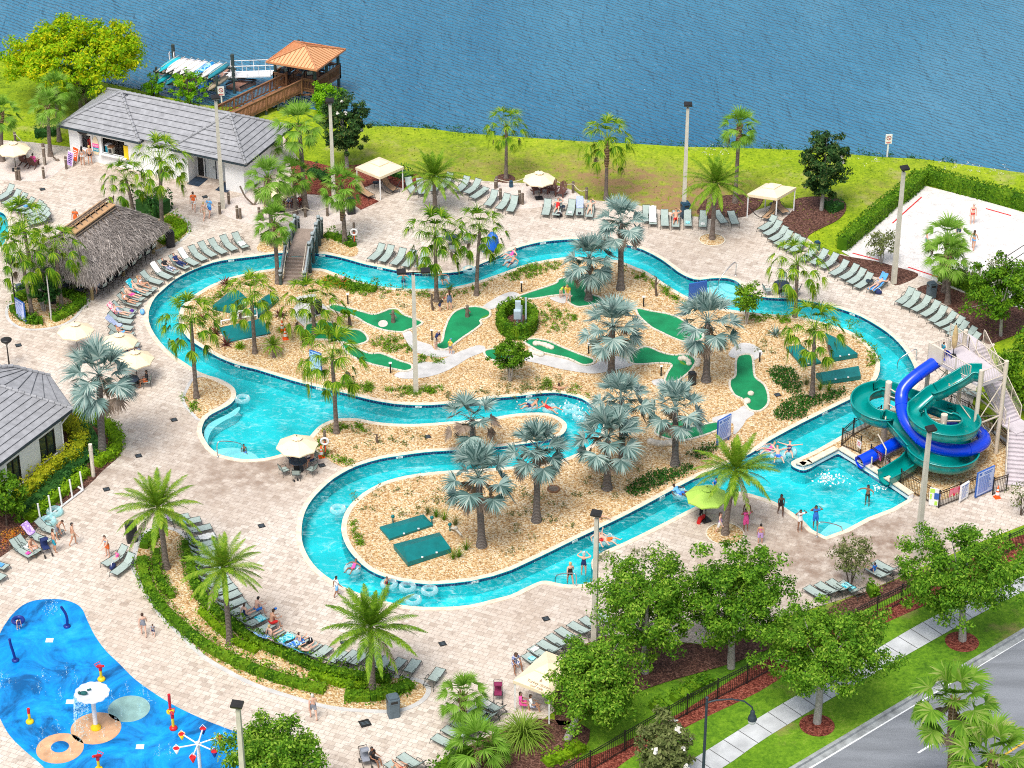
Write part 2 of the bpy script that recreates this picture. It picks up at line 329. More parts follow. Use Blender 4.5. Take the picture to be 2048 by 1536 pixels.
riv_px=[(512,513),(540,509),(572,506),(625,507),(662,511),(699,520),(730,529),(760,535),(810,545),(840,547.5),(868,548),(900,546),(930,541),(975,523),(1024,500),(1061,489),(1086,484),(1124,480),(1164,479),(1211,482),(1249,489),(1286,500),(1324,520),(1356,544),(1379,556),(1399,560),(1424,557),(1449,556.5),(1469,561),(1481,570),(1487,580),(1503,590),(1536,596),(1586,598.5),(1636,606.5),(1686,620),(1723,634),(1761,656),(1786,675),(1806,696),(1818,714),(1828,734),(1831,750),(1828,768),(1815,790),(1790,812),(1755,833),(1716,854),(1686,870),(1631,901),(1590,920),(1582,926),(1584,932),(1592,937),(1606,941),(1623,936),(1676,908),(1721,936),(1766,965),(1816,999),(1735,1036),(1651,1074),(1603,1038),(1561,1010),(1536,999),(1510,991),(1484,984),(1466,985),(1449,989),(1424,1000),(1394,1012),(1324,1048),(1249,1085),(1214,1100),(1196,1110),(1184,1120),(1183,1135),(1190,1152),(1186,1163),(1174,1167),(1164,1169),(1136,1170),(1116,1167),(1099,1163),(1084,1162.5),(1066,1169),(1045,1179),(1022,1190),(987,1199),(937,1211),(874,1215),(824,1213),(787,1207),(737,1194),(687,1174),(662,1159),(637,1140),(619,1118),(607,1093),(603,1070),(605,1043),(612,1020),(624,1000),(642,980),(667,958),(699,939),(724,929),(762,918),(799,912),(849,905),(894,902),(950,899),(1010,893),(1070,885),(1108,877),(1127,868),(1134,855),(1131,845),(1116,834),(1094,827),(1061,826),(1024,829),(987,835.5),(940,841),(899,844),(837,848.5),(787,848),(749,844),(724,839),(707,837),(674,838),(652,845),(637,854),(627,864),(607,887),(590,899),(569,907),(537,915.5),(519,918),(487,919),(462,915),(437,908),(420,895),(410,880),(404,866),(405,853),(412,838),(425,828),(445,818),(462,808),(471,796),(472,785),(467,775),(455,768),(430,756),(400,745),(370,726),(345,709),(320,684),(302,656),(297,634),(300,616),(310,596),(325,581),(350,560),(380,543),(425,526),(462,519)]
isl_px=[(425,569),(462,555),(512,543),(540,539),(569,535),(627,537),(652,540),(687,553),(724,565),(762,573),(812,578),(874,578),(912,574),(962,561),(1024,539),(1056,528),(1074,524),(1121,516),(1175,515),(1234,521),(1274,536),(1294,544),(1324,564),(1349,580),(1374,594),(1399,604),(1430,613),(1461,620),(1499,625),(1536,629),(1574,631),(1610,636),(1648,646),(1696,661),(1726,679),(1748,701),(1758,719),(1760,734),(1756,754),(1743,771),(1726,786),(1686,806),(1611,843),(1558,871),(1536,884),(1499,909),(1399,952),(1324,992),(1249,1032),(1149,1080),(1024,1140),(962,1158),(937,1163),(874,1169),(824,1166),(774,1156),(737,1140),(712,1118),(694,1095),(684,1070),(683,1050),(689,1028),(702,1008),(724,988),(749,973),(774,962),(812,952),(862,945),(899,942),(960,939),(1020,934),(1084,927),(1124,919),(1152,908),(1178,893),(1198,874),(1206,852),(1202,830),(1186,813),(1164,798),(1136,790),(1111,786),(1085,787),(1058,790),(1024,794),(987,797),(937,804),(887,809),(837,811),(787,808),(737,799),(699,789),(662,780.5),(612,769),(560,754),(512,739),(475,730),(437,715),(400,694),(375,676),(362,656),(357,638),(362,616),(380,597),(400,583)]
RIV=cr([P(*p)for p in riv_px],2);ISL=cr([P(*p)for p in isl_px],2)
POOL2=cr(PP([(-90,418),(-30,421),(2,425),(13,436),(17,455),(12,478),(-6,498),(-90,512)]),3)
deck=PP([(-260,268),(-60,276),(0,280),(60,284),(140,294),(230,250),(560,262),(600,322),(660,345),(740,352),(830,362),(880,356),(930,358),(992,364),(1050,366),(1122,372),(1150,382),(1170,399),(1230,404),(1286,412),(1374,432),(1434,436),(1480,431),(1500,425),(1540,411),(1590,418),(1600,438),(1575,452),(1616,477),(1661,512),(1683,508),(1790,540),(1850,552),(1940,600),(1990,690),(1975,700),(1960,750),(1945,806),(1935,830),(1960,850),(2020,880),(2080,905),(2140,1005),(2060,1045),(1940,1092),(1850,1132),(1774,1165),(1723,1186),(1560,1237),(1400,1288),(1365,1284),(1240,1280),(1200,1284),(1140,1318),(1112,1420),(1084,1440),(1002,1460),(940,1490),(862,1538),(820,1640),(300,1760),(-260,1760)])
sheet('ground',[(-4000,-3000),(4000,-3000),(4000,5000),(-4000,5000)],[],-3.0,mk('lake_bed_soil',(.12,.10,.07),.9,.3,.2,world=True))
sheet('lawn',land,[RIV,POOL2],-.03,M_grass)
bk=MB();n=len(shore)
out=[]
for i in range(n):
 e=(shore[min(i+1,n-1)]-shore[max(i-1,0)]).normalized();out.append(shore[i]+Vector((-e.y,e.x,0))*1.3)
bk.add([Vector((p.x,p.y,-.03))for p in shore]+[Vector((p.x,p.y,-.75))for p in out],[(i,i+1,n+i+1,n+i)for i in range(n-1)])
sheet('lake',[Vector((-4000,out[0].y+500,0))]+[p-Vector((0,.45,0))for p in out]+[Vector((4000,out[-1].y-300,0)),Vector((4000,5000,0)),Vector((-4000,5000,0))],[],-.55,M_lake)
struct('shore_bank',bk,mk('wet_bank_soil',(.10,.085,.05),.9,.4,1.2,world=True))
sheet('pool_deck',deck,[RIV,POOL2],0.0,M_paver)
def ring(name,poly,d,z,m,zin=None):
 q=offset(poly,d);n=len(poly);g=MB()
 g.add([(p.x,p.y,z)for p in poly]+[(p.x,p.y,z)for p in q],[(i,(i+1)%n,n+(i+1)%n,n+i)if d<0 else(i,n+i,n+(i+1)%n,(i+1)%n)for i in range(n)])
 g.add([(p.x,p.y,z)for p in q]+[(p.x,p.y,z-.04)for p in q],[(i,(i+1)%n,n+(i+1)%n,n+i)for i in range(n)])
 return struct(name,g,m)
def wallstrip(name,poly,z0,z1,m,d=0.0):
 q=offset(poly,d)if d else poly;n=len(q);g=MB()
 g.add([(p.x,p.y,z0)for p in q]+[(p.x,p.y,z1)for p in q],[(i,(i+1)%n,n+(i+1)%n,n+i)for i in range(n)])
 return struct(name,g,m)
def tilemat():
 t=NT('navy_tile_band');v=t.pos();sp=t.n('ShaderNodeSeparateXYZ');t.l(v,sp.inputs[0])
 s=t.math('FRACT',t.math('MULTIPLY',t.math('ADD',sp.outputs[0],t.math('MULTIPLY',sp.outputs[1],.7)),4.5))
 nz=t.noise(v,9,2);c=t.ramp(nz.outputs[0],[(.3,(.004,.012,.07)),(.7,(.012,.035,.16))]);t.col(t.mix(t.math('LESS_THAN',s,.1),c,(.14,.2,.34)));t.set(.15,0,.6);return t.m
M_band=tilemat()
for nm,poly,sg in(('river',RIV,1),('island',ISL,-1),('side_pool',POOL2,1)):
 ring(nm+'_coping',poly,.34*sg,.035,M_cope);wallstrip(nm+'_wall',poly,-1.15,.035,M_floor)
 wallstrip(nm+'_tile_band',poly,-.2,-.015,M_band,-.005*sg)
sheet('pool_floor',RIV,[],-1.1,M_floor);sheet('side_pool_floor',POOL2,[],-1.1,M_floor)
sheet('pool_water',RIV,[ISL],-.15,M_pool);sheet('side_pool_water',POOL2,[],-.15,M_pool)
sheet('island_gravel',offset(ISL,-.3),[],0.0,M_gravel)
M_step=mk('pale_step_plaster',(.42,.80,.84),.6,.06,1,world=True)
def steps(name,polys):
 g=MB()
 for k,(poly,z)in enumerate(polys):g.prism([(p.x,p.y)for p in cr(poly,3)],-1.08,z)
 struct(name,g,M_step)
def fan(c,a0,a1,rs,z0,dz):
 out=[]
 for i,r in enumerate(rs):
  out.append(([c+Vector((math.cos(rad(a))*r,math.sin(rad(a))*r,0))for a in np.linspace(a0,a1,9)]+[c],z0-dz*i))
 return out
steps('pool_steps',[(PP([(1446,559),(1468,564),(1478,572),(1482,579),(1460,577),(1446,570),(1437,562)]),-.3),(PP([(1438,561),(1468,563),(1480,572),(1484,584),(1455,582),(1436,573),(1425,563)]),-.45),(PP([(1425,560),(1468,563),(1482,574),(1488,588),(1445,588),(1422,578),(1412,565)]),-.6)])
steps('lagoon_steps',[(PP([(440,905),(452,896),(470,894),(492,900),(506,912),(509,917),(487,917),(462,913),(448,910)]),-.28),(PP([(422,893),(440,886),(468,884),(500,892),(517,905),(522,915),(487,917),(452,911),(432,903)]),-.45),(PP([(410,872),(407,855),(415,840),(430,830),(455,818),(474,805),(480,806),(470,820),(445,833),(425,848),(416,866),(414,880)]),-.4)])
steps('slide_pool_steps',[(PP([(1641,1064),(1652,1070),(1700,1049),(1672,1040)]),-.3),(PP([(1636,1061),(1652,1071),(1712,1044),(1672,1030)]),-.5)])
rw=PP([(1592,937),(1606,941),(1623,936),(1676,908),(1721,936),(1766,965),(1816,999)]);g=MB();gt=MB();gb=MB()
for a,b in zip(rw[:-1],rw[1:]):
 dd=(b-a).normalized();nn=Vector((-dd.y,dd.x,0))*.22
 e=dd*.05
 g.bar(a+nn-e+Vector((0,0,.16)),b+nn+e+Vector((0,0,.16)),.36,.34);gt.bar(a+nn-e+Vector((0,0,.37)),b+nn+e+Vector((0,0,.37)),.44,.08);gb.bar(a+nn*.1+Vector((0,0,.285)),b+nn*.1+Vector((0,0,.285)),.02,.06)
struct('slide_pool_wall',g,M_wall);struct('slide_pool_coping',gt,M_cope);struct('slide_pool_tile_band',gb,M_band)
Z0=(0,384);Z1=(0,768);Z2=(512,384);Z3=(1024,384);Z4=(1536,484);Z5=(512,768);Z6=(1024,768);Z7=(1536,768);ZR=(1536,200);ZC=(1024,150)
def bed(name,pts,m,z=.02,edge=None,sm=True):
 p=cr(pts,3)if sm else pts
 sheet(name,p,[],z,m)
 if edge:ring(name+'_edging',p,edge,z+.012,M_conc if edge>.2 else M_stone)
PL1=PP([(280,1152),(272,1138),(275,1105),(287,1075),(312,1059),(350,1063),(375,1085),(385,1118),(387,1167),(410,1200),(437,1222),(475,1244),(512,1275),(562,1297),(637,1332),(700,1342),(762,1352),(824,1362),(845,1370),(852,1383),(837,1402),(799,1418),(749,1419.5),(662,1412),(587,1392),(512,1367),(462,1342),(412,1312),(370,1272),(325,1227),(300,1187)])
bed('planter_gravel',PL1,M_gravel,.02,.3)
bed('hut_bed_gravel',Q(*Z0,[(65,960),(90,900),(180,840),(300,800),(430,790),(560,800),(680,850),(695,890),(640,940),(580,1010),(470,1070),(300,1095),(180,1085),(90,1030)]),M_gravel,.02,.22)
bed('hut_rear_bed_gravel',Q(*Z0,[(1235,460),(1230,330),(1150,260),(1090,190),(1130,110),(1300,150),(1440,200),(1500,270),(1490,340),(1400,410),(1300,445)]),M_gravel,.02,.22)
bed('bridge_bed_gravel',Q(*Z2,[(15,470),(20,420),(100,340),(250,310),(270,470),(120,485)]),M_gravel);bed('bridge_bed_gravel',Q(*Z2,[(450,470),(480,360),(560,330),(700,380),(790,430),(820,470),(790,515),(700,510),(580,480)]),M_gravel)
bed('lagoon_bed_gravel',PP([(370,795),(378,776),(392,757),(420,756),(450,768),(464,782),(460,797),(440,812),(418,824),(403,840),(386,825),(372,808)]),M_gravel,.02,.22)
bed('building_bed_mulch',PP([(120,920),(125,860),(140,815),(165,812),(195,826),(225,850),(243,880),(240,910),(205,942),(180,968),(105,1030),(50,1078),(0,1115),(-40,1135),(-60,1050),(20,985)]),M_mulch,.02)
bed('cabana_mulch',PP([(578,318),(620,322),(665,334),(730,328),(800,343),(838,348),(850,366),(830,372),(808,378),(760,362),(715,381),(758,403),(722,420),(690,397),(640,390),(600,388),(585,350)]),M_red,.02,None,False)
bed('palm_mulch',PP([(994,352),(1010,348),(1026,352),(1030,360),(1012,366),(994,362)]),M_mulch);bed('cabana_mulch',Q(*ZC,[(1480,1100),(1500,1060),(1560,990),(1750,960),(1960,965),(2010,1010),(1880,1130),(1700,1140),(1560,1150)]),M_mulch,.02)
bed('magnolia_mulch',Q(*ZR,[(100,990),(200,880),(210,800),(330,775),(450,775),(600,805),(625,880),(560,960),(440,1020),(330,1080),(300,1115),(190,1060)]),M_mulch);bed('lamp_mulch',Q(*ZR,[(530,1230),(620,1250),(860,1290),(1040,1340),(1200,1390),(1150,1440),(1020,1485),(960,1440),(800,1400),(560,1300)]),M_mulch)
bed('court_mulch',Q(*Z4,[(1190,375),(1340,335),(1540,400),(1900,500),(2100,560),(2100,680),(1860,790),(1740,812),(1640,700),(1480,540),(1300,440)]),M_mulch)
pen=PP([(700,939),(665,925),(640,905),(622,885),(634,866),(652,851),(676,843),(707,842),(749,849),(787,853),(837,853),(899,849),(987,840),(1024,834),(1061,830),(1094,832),(1116,839),(1126,848),(1128,856),(1121,864),(1100,872),(1065,879),(1010,887),(950,893),(880,897),(799,906),(750,914),(715,925)])
bed('peninsula_gravel',pen,M_gravel,.02);bed('strip_gravel',PP([(1592,919),(1630,907),(1690,875),(1716,861),(1712,880),(1676,899),(1630,924),(1600,931)]),M_gravel,.03)
slide_bed=PP([(1684,885),(1712,857),(1770,828),(1830,806),(1900,803),(1950,830),(2018,862),(2025,940),(1990,962),(1885,1000),(1870,1003),(1826,990),(1775,958),(1725,925)])
bed('slide_gravel',slide_bed,M_gravel,.025,None,False);bed('corner_mulch',PP([(1010,1462),(1060,1440),(1110,1440),(1180,1460),(1150,1530),(1100,1600),(880,1620),(930,1500)]),M_mulch);bed('shrub_mulch',PP([(1120,1335),(1190,1278),(1240,1275),(1365,1286),(1440,1292),(1490,1275),(1540,1262),(1550,1290),(1470,1325),(1330,1365),(1240,1400),(1150,1445),(1110,1440)]),M_mulch)
bed('magnolia_mulch',PP([(1660,1215),(1774,1167),(1850,1138),(1900,1120),(1920,1130),(1790,1190),(1680,1240)]),M_mulch)
bed('beach_sand',PP([(-200,282),(0,284),(60,287),(140,303),(150,320),(130,333),(87,361),(0,361),(-200,355)]),M_beach,.012);bed('beach_sand',PP([(442,405),(470,395),(492,389),(560,360),(620,392),(690,410),(700,440),(660,452),(600,460),(520,452),(470,440),(442,425)]),M_beach,.012);bed('beach_sand',PP([(965,385),(992,368),(1050,369),(1122,375),(1150,386),(1170,402),(1120,408),(1050,418),(1000,410)]),M_beach,.012)
court=PP([(1843,370),(1791,408),(1683,503),(1702,514),(1780,532),(1850,556),(1876,565),(1960,600),(2070,655),(2200,560),(2160,450),(2048,425),(1950,397)])
sheet('sand_court',court,[],.016,M_sand)
for a,b in(((1843,395),(1785,447)),((1705,507),(1758,521)),((1816,535),(1876,555)),((1972,418),(2022,432))):
 p,q=P(*a),P(*b);o=obj('boundary_tape',MB().bar(p+Vector((0,0,.04)),q+Vector((0,0,.04)),.09,.03),M_red2);tag(o,{1843:'red boundary tape on the sand along the short hedge',1705:'red boundary tape on the sand by the small bare tree',1816:'red boundary tape on the sand at the court entrance',1972:'red boundary tape on the sand under the long back hedge'}[a[0]],'boundary tape','court boundary tapes')
pad=cr(PP([(0,1267),(10,1249),(25,1229),(45,1211),(70,1201),(100,1198.5),(125,1199.5),(150,1207),(165,1219.5),(175,1242),(190,1272),(212,1302),(240,1329),(270,1359),(312,1389),(350,1412),(400,1436),(450,1456),(487,1470),(525,1495),(545,1540),(520,1610),(300,1660),(150,1600),(85,1532),(50,1502),(20,1472),(0,1437),(-14,1400),(-20,1340),(-12,1295)]),3)
sheet('splash_pad',pad,[],.014,M_pad)
def disc(name,c,r,z,m,ry=None):sheet(name,[(c.x+r*math.cos(a),c.y+(ry or r)*math.sin(a))for a in np.linspace(0,2*math.pi,33)[:-1]],[],z,m)
M_pe=mk('peach_pad',(.62,.36,.20),.6,.25,1.6,world=True);M_gy=mk('grey_green_pad',(.25,.42,.40),.6,.2,1.6,world=True)
disc('peach_disc',P(192,1457),1.42,.02,M_pe);disc('grey_disc',P(258,1418),1.2,.02,M_gy);disc('sand_ring_disc',P(120,1497),1.32,.02,M_pe);disc('blue_disc',P(120,1494),.5,.026,M_pad)
for x,y in((99,1281),(140,1404),(280,1494)):sheet('white_plate',[tuple((P(x,y)+Vector((a,b,0)))[:2])for a,b in((-.22,-.2),(.22,-.2),(.22,.2),(-.22,.2))],[],.02,M_white)
for x,y,r in((1424,480,.95),(1450,1068,1.15)):
 c=P(x,y);disc('round_planter_gravel',c,r,.03,M_gravel);ring('round_planter_edging',[c+Vector((r*math.cos(a),r*math.sin(a),0))for a in np.linspace(0,2*math.pi,25)[:-1]],.09,.05,M_stone)
for x,y in((1634,1450),(1924,1283)):disc('tree_ring_mulch',P(x,y),1.0,-.01,M_red)
def dark(pts):return cr(pts,3)
greens=[(Z2,[(570,930),(620,900),(700,915),(860,960),(940,980),(1010,960),(1070,937),(1140,940),(1190,985),(1290,1020),(1340,1050),(1290,1085),(1220,1110),(1160,1128),(1010,1110),(880,1060),(780,1000),(650,970)],'long putting green with the sand hole and a small figure near the twin lamp'),(Z2,[(400,1060),(500,1045),(600,1040),(660,1075),(740,1095),(830,1105),(890,1150),(895,1200),(800,1230),(700,1215),(600,1190),(450,1185),(390,1160),(385,1110)],'kidney shaped putting green below the bonsai and behind the drooping palm'),(Z2,[(1500,1110),(1540,1010),(1600,950),(1700,920),(1790,920),(1870,950),(1880,990),(1850,1015),(1800,1030),(1810,1060),(1750,1110),(1640,1185),(1540,1260),(1470,1265),(1425,1235),(1430,1215),(1480,1200)],'putting green with the navy shirted golfer beside the ring hedge'),(Z2,[(690,1200),(900,1290),(1000,1290),(1150,1350),(1245,1380),(1255,1420),(1200,1440),(1130,1430),(870,1370),(720,1290)],'narrow putting green ending at the concrete path by the twin lamp base'),(Z2,[(1820,1300),(1830,1270),(1900,1255),(2000,1265),(2060,1280),(2060,1330),(1950,1360),(1860,1340)],'small round putting green under the leafy myrtle tree'),(Z3,[(90,1200),(150,1175),(220,1178),(300,1195),(400,1240),(550,1300),(640,1330),(665,1350),(650,1380),(560,1390),(450,1340),(240,1290),(140,1240)],'tapering putting green with two arcs of tan boulders'),(Z3,[(40,840),(130,805),(340,735),(360,705),(430,683),(540,670),(600,665),(650,700),(650,760),(590,800),(720,850),(725,890),(560,925),(490,915),(430,870),(470,830),(330,835),(200,858),(100,860)],'long bent putting green where the woman in white shorts plays'),(Z3,[(990,930),(1100,950),(1300,990),(1450,1080),(1530,1120),(1520,1190),(1400,1205),(1300,1180),(1150,1110),(1100,1080),(1010,1000)],'straight putting green between two silver palms below the blue board'),(Z3,[(920,1340),(950,1290),(1050,1240),(1120,1250),(1200,1285),(1300,1305),(1380,1298),(1440,1310),(1478,1350),(1460,1400),(1420,1450),(1370,1490),(1300,1530),(1215,1520),(1240,1440),(1270,1385),(1180,1375),(1050,1385),(960,1380)],'hooked putting green with a crescent of tan boulders'),((0,0),[(1471,718),(1487,709),(1505,712),(1509,735),(1512,755),(1530,770),(1538,790),(1537,810),(1520,824),(1500,822),(1490,812),(1484,800),(1468,792),(1458,775),(1459,760),(1469,752)],'bottle shaped putting green with two flat stones beside the ivy patch'),(Z6,[(1140,380),(1200,330),(1380,280),(1390,340),(1500,330),(1620,305),(1690,310),(1710,340),(1640,380),(1500,430),(1350,460),(1220,440),(1150,410)],'curved putting green behind the tall rules board and silver palms')]
for(zx,zy),pts,lab in greens:
 p=cr(Q(zx,zy,pts,1.0 if(zx,zy)==(0,0)else 4.0),3);t=thing('putting_green',lab,'putting green',group='miniature golf greens')
 V,F=tri([(a.x,a.y)for a in p],[]);obj('turf',MB().add([(x,y,.035)for x,y in V],F),M_golf,t)
 g=MB();ln=0;nb=len(p);acc=0
 for i in range(nb):
  a,b=p[i],p[(i+1)%nb];L=(b-a).length;k=max(1,round(L/.34))
  for j in range(k):
   c0=a.lerp(b,(j+.04)/k);c1=a.lerp(b,(j+.96)/k);d=(b-a).normalized();n2=Vector((d.y,-d.x,0))*.06
   z=.05+.015*random.random();g.bar(c0+n2+Vector((0,0,z-.03)),c1+n2+Vector((0,0,z-.03)),.16,.1)
 obj('stone_border',g,M_stone,t)
for(zx,zy),pts in((Z2,[(1085,945),(1140,945),(1185,985),(1150,985)]),(Z2,[(390,1130),(440,1140),(455,1183),(392,1160)]),(Z2,[(1800,1010),(1870,980),(1870,1000),(1840,1018)]),(Z3,[(1340,1350),(1380,1370),(1390,1390),(1350,1375)])):
 sheet('golf_fringe',cr(Q(zx,zy,pts),3),[],.041,M_fringe)
c=P(766,648);sheet('golf_sand_hole',[(c.x+.35*math.cos(a),c.y+.5*math.sin(a))for a in np.linspace(0,6.28,13)[:-1]],[],.042,M_beach)
paths=[(Z2,[(300,930),(420,840),(540,900),(570,960),(480,1000),(400,1070),(370,1065),(310,1000)]),(Z2,[(310,850),(400,825),(480,820),(430,890),(360,885)]),(Z2,[(1170,1130),(1240,1115),(1270,1180),(1400,1225),(1430,1260),(1550,1270),(1590,1275),(1560,1310),(1450,1325),(1330,1300),(1250,1260)]),(Z2,[(1110,1460),(1150,1440),(1240,1430),(1270,1360),(1440,1360),(1600,1290),(1760,1230),(1830,1240),(1820,1280),(1700,1330),(1550,1420),(1380,1480),(1200,1495),(1120,1480)]),(Z2,[(1810,920),(1950,830),(2048,800),(2110,820),(2090,850),(2040,870),(1870,945)]),(Z3,[(60,1340),(130,1290),(240,1300),(450,1345),(560,1392),(660,1380),(760,1310),(900,1330),(930,1370),(970,1385),(850,1420),(700,1450),(600,1450),(400,1420),(200,1370)]),(Z3,[(1730,1300),(1800,1220),(1900,1210),(1990,1260),(2000,1300),(1950,1340),(1930,1340),(1900,1300),(1850,1295),(1790,1330)]),(Z6,[(1600,280),(1640,260),(1780,220),(1860,175),(1940,235),(1880,280),(1850,330),(1800,390),(1770,400),(1770,320),(1690,305),(1620,305)]),(Z3,[(300,845),(470,835),(430,875),(420,892),(370,885)]),(Z3,[(1120,1510),(1200,1495),(1220,1525),(1215,1560),(1140,1545)])]
for(zx,zy),pts in paths:sheet('golf_path',cr(Q(zx,zy,pts),3),[],.02,M_conc)
f=1e3
sheet('road',[KA+KN*.02,KB+KN*.02,KB+KN*60,KA+KN*60],[],-.17,M_asph)
g=MB();g.bar(KA+Vector((0,0,-.09)),KB+Vector((0,0,-.09)),.22,.2);g.bar(KA+KN*.28+Vector((0,0,-.168)),KB+KN*.28+Vector((0,0,-.168)),.38,.02);struct('kerb',g,mk('kerb_concrete',(.30,.32,.33),.85,.35,2,world=True))
M_line=mk('road_paint',(.78,.80,.82),.7,.1,4,world=True);M_yl=mk('yellow_road_paint',(.70,.42,.05),.7,.15,4,world=True)
E1,E2=P(1616,1538,-.17),P(2048,1277,-.17);e=(E2-E1).normalized();EN=Vector((e.y,-e.x,0))
def stripe(name,a,b,w,m):n2=EN*w/2;sheet(name,[a-n2,a+n2,b+n2,b-n2],[],-.165,m)
stripe('edge_line',E1-e*60,E2+e*100,.16,M_line)
d1,d2=P(1836,1506,-.17),P(1906,1463,-.17);L=(d2-d1).length
for k in range(-3,6):stripe('lane_dash',d1+e*(k*12.2),d1+e*(k*12.2+L),.13,M_line)
y1=P(2040,1490,-.17);stripe('median_line',y1-e*60,y1+e*60,.14,M_yl)
m0=y1+EN*.5;sheet('median_verge',[m0-e*80,m0+e*80,m0+e*80+EN*6,m0-e*80+EN*6],[],-.03,M_verge);struct('median_kerb',MB().bar(m0-e*80+Vector((0,0,-.09)),m0+e*80+Vector((0,0,-.09)),.2,.2),M_conc)
su=[P(*p)for p in((1100,1690),(1240,1606),(1376,1524),(1536,1424),(1700,1330),(1846,1244),(1960,1190),(2048,1152),(2160,1104))];sl=[P(*p)for p in((1180,1690),(1310,1610),(1444,1536),(1536,1473),(1700,1375),(1921,1249),(1990,1212),(2060,1176),(2170,1122))]
su=cr(su,4,False);sl=cr(sl,4,False)
verge=[KA,KB]+[P(*p)for p in((2200,1010),(2060,1047),(1940,1094),(1850,1134),(1774,1167),(1723,1188),(1560,1240),(1400,1291),(1340,1330),(1240,1390),(1150,1450),(1100,1530),(1040,1640),(900,1760))]
sheet('verge',verge,[],-.022,M_verge)
sheet('sidewalk',su+list(reversed(sl)),[],.0,M_walk)
g=MB()
for k in range(0,44):
 t=(k+.5)/44*(len(su)-1);i=int(t);a=su[i].lerp(su[i+1],t-i);d=(su[i+1]-su[i]).normalized();n2=Vector((d.y,-d.x,0));b=min(sl,key=lambda q:abs((q-a).dot(d)));wd_=(b-a).dot(n2)
 g.bar(a,a+n2*wd_*.99,.05,.008)
struct('sidewalk_joints',g,mk('joint_dark',(.12,.12,.12),.9,.2,3))
fence_px=[(1090,1596),(1180,1543),(1249,1502),(1374,1429),(1494,1367),(1620,1300),(1753,1232),(1850,1184),(1960,1132),(2070,1080)]
fl=[P(*p)for p in fence_px]
ms=[]
for i,p in enumerate(fl):
 d=(fl[min(i+1,len(fl)-1)]-fl[max(i-1,0)]).normalized();ms.append((p,Vector((d.y,-d.x,0))))
bed('fence_mulch',[p+n*(.8+.2*math.sin(i*2.1))for i,(p,n)in enumerate(ms)]+[p-n*(.7+.35*math.sin(i*1.7))for i,(p,n)in reversed(list(enumerate(ms)))],M_red,-.012)
# ================================================================ VEGETATION
L_fan=leafmat('fan_frond',[(.02,.075,.005),(.065,.18,.007),(.16,.33,.012),(.40,.50,.04)],.35,per=.75);L_sab=leafmat('sabal_frond',[(.06,.15,.015),(.13,.29,.02),(.22,.42,.05),(.34,.50,.11)],.35)
L_dead=leafmat('dry_frond',[(.17,.12,.09),(.28,.21,.16),(.40,.32,.26)],.2);L_bis=leafmat('silver_frond',[(.05,.11,.10),(.14,.24,.22),(.25,.37,.345),(.42,.52,.47)],.2,per=.85)
L_fea=leafmat('feather_frond',[(.05,.12,.008),(.11,.24,.012),(.20,.36,.02),(.36,.46,.05)],.35);L_was=leafmat('broad_fan_frond',[(.06,.16,.015),(.12,.28,.02),(.22,.40,.04),(.45,.46,.18)],.35)
L_oak=leafmat('oak_leaf',[(.025,.09,.008),(.08,.22,.014),(.19,.39,.025),(.44,.60,.08)],.4);L_yel=leafmat('yellow_green_leaf',[(.05,.17,.004),(.15,.38,.006),(.34,.54,.008),(.72,.64,.01)],.4,per=.4)
L_mag=leafmat('magnolia_leaf',[(.008,.03,.008),(.018,.06,.014),(.04,.10,.022),(.13,.15,.04)],.12,.3);L_lime=leafmat('lime_leaf',[(.10,.24,.008),(.19,.37,.01),(.30,.48,.015)],.35);L_yhedge=leafmat('yellow_hedge_leaf',[(.16,.22,.01),(.30,.36,.012),(.48,.46,.02)],.3)
L_hedge=leafmat('hedge_leaf',[(.02,.08,.006),(.06,.17,.008),(.13,.28,.012),(.22,.38,.02)],.3);L_dark=leafmat('dark_leaf',[(.012,.05,.014),(.025,.10,.02),(.06,.17,.03)],.2);L_olive=leafmat('olive_leaf',[(.07,.10,.03),(.16,.20,.06),(.26,.28,.11)],.3)
L_ivy=leafmat('ivy_leaf',[(.008,.045,.006),(.02,.10,.01),(.05,.17,.015)],.2);L_burg=leafmat('burgundy_leaf',[(.05,.012,.012),(.13,.03,.03),(.22,.08,.06)],.2);L_strap=leafmat('strap_grass',[(.12,.22,.02),(.22,.36,.04),(.36,.48,.10)],.3)
L_cyp=leafmat('cypress_leaf',[(.10,.28,.01),(.22,.50,.012),(.38,.66,.03)],.45);L_flow=leafmat('white_petal',[(.70,.66,.58),(.80,.78,.74)],.2);L_red=leafmat('red_petal',[(.5,.02,.02),(.6,.12,.02),(.65,.35,.02),(.6,.1,.2)],.2)
B_palm=bark('palm_bark',(.12,.095,.08),(.27,.22,.19),3.2);B_boot=bark('palm_boots',(.13,.075,.045),(.36,.24,.15),1.4);B_grey=bark('grey_palm_bark',(.10,.09,.085),(.22,.20,.19),3);B_oak=bark('pale_bark',(.25,.23,.21),(.50,.48,.45));B_dark=bark('dark_bark',(.07,.05,.04),(.17,.13,.10))
class Leaf:
 def __init__(s):s.V=[];s.F=[];s.m=[]
 def strip(s,p,d,L,droop,ws,n,m=0,up=Vector((0,0,1)),wind=None):
  o=len(s.V);st=L/n;p=Vector(p);d=Vector(d).normalized();side=d.cross(up)
  if side.length<1e-3:side=Vector((1,0,0))
  side.normalize()
  for i in range(n+1):
   w=ws[i]if i<len(ws)else ws[-1]
   s.V+=[p-side*w/2,p+side*w/2]
   u=(i+1)/n;d=(d+Vector((0,0,-1))*droop*u/n*2+(wind or Vector())*u/n).normalized();p=p+d*st
  s.F+=[(o+2*i,o+2*i+1,o+2*i+3,o+2*i+2)for i in range(n)];s.m+=[m]*n
  return p,d
 def mesh(s,name,mats):
  return npmesh(name,np.array([tuple(v)for v in s.V]),np.array(s.F),mats,s.m)
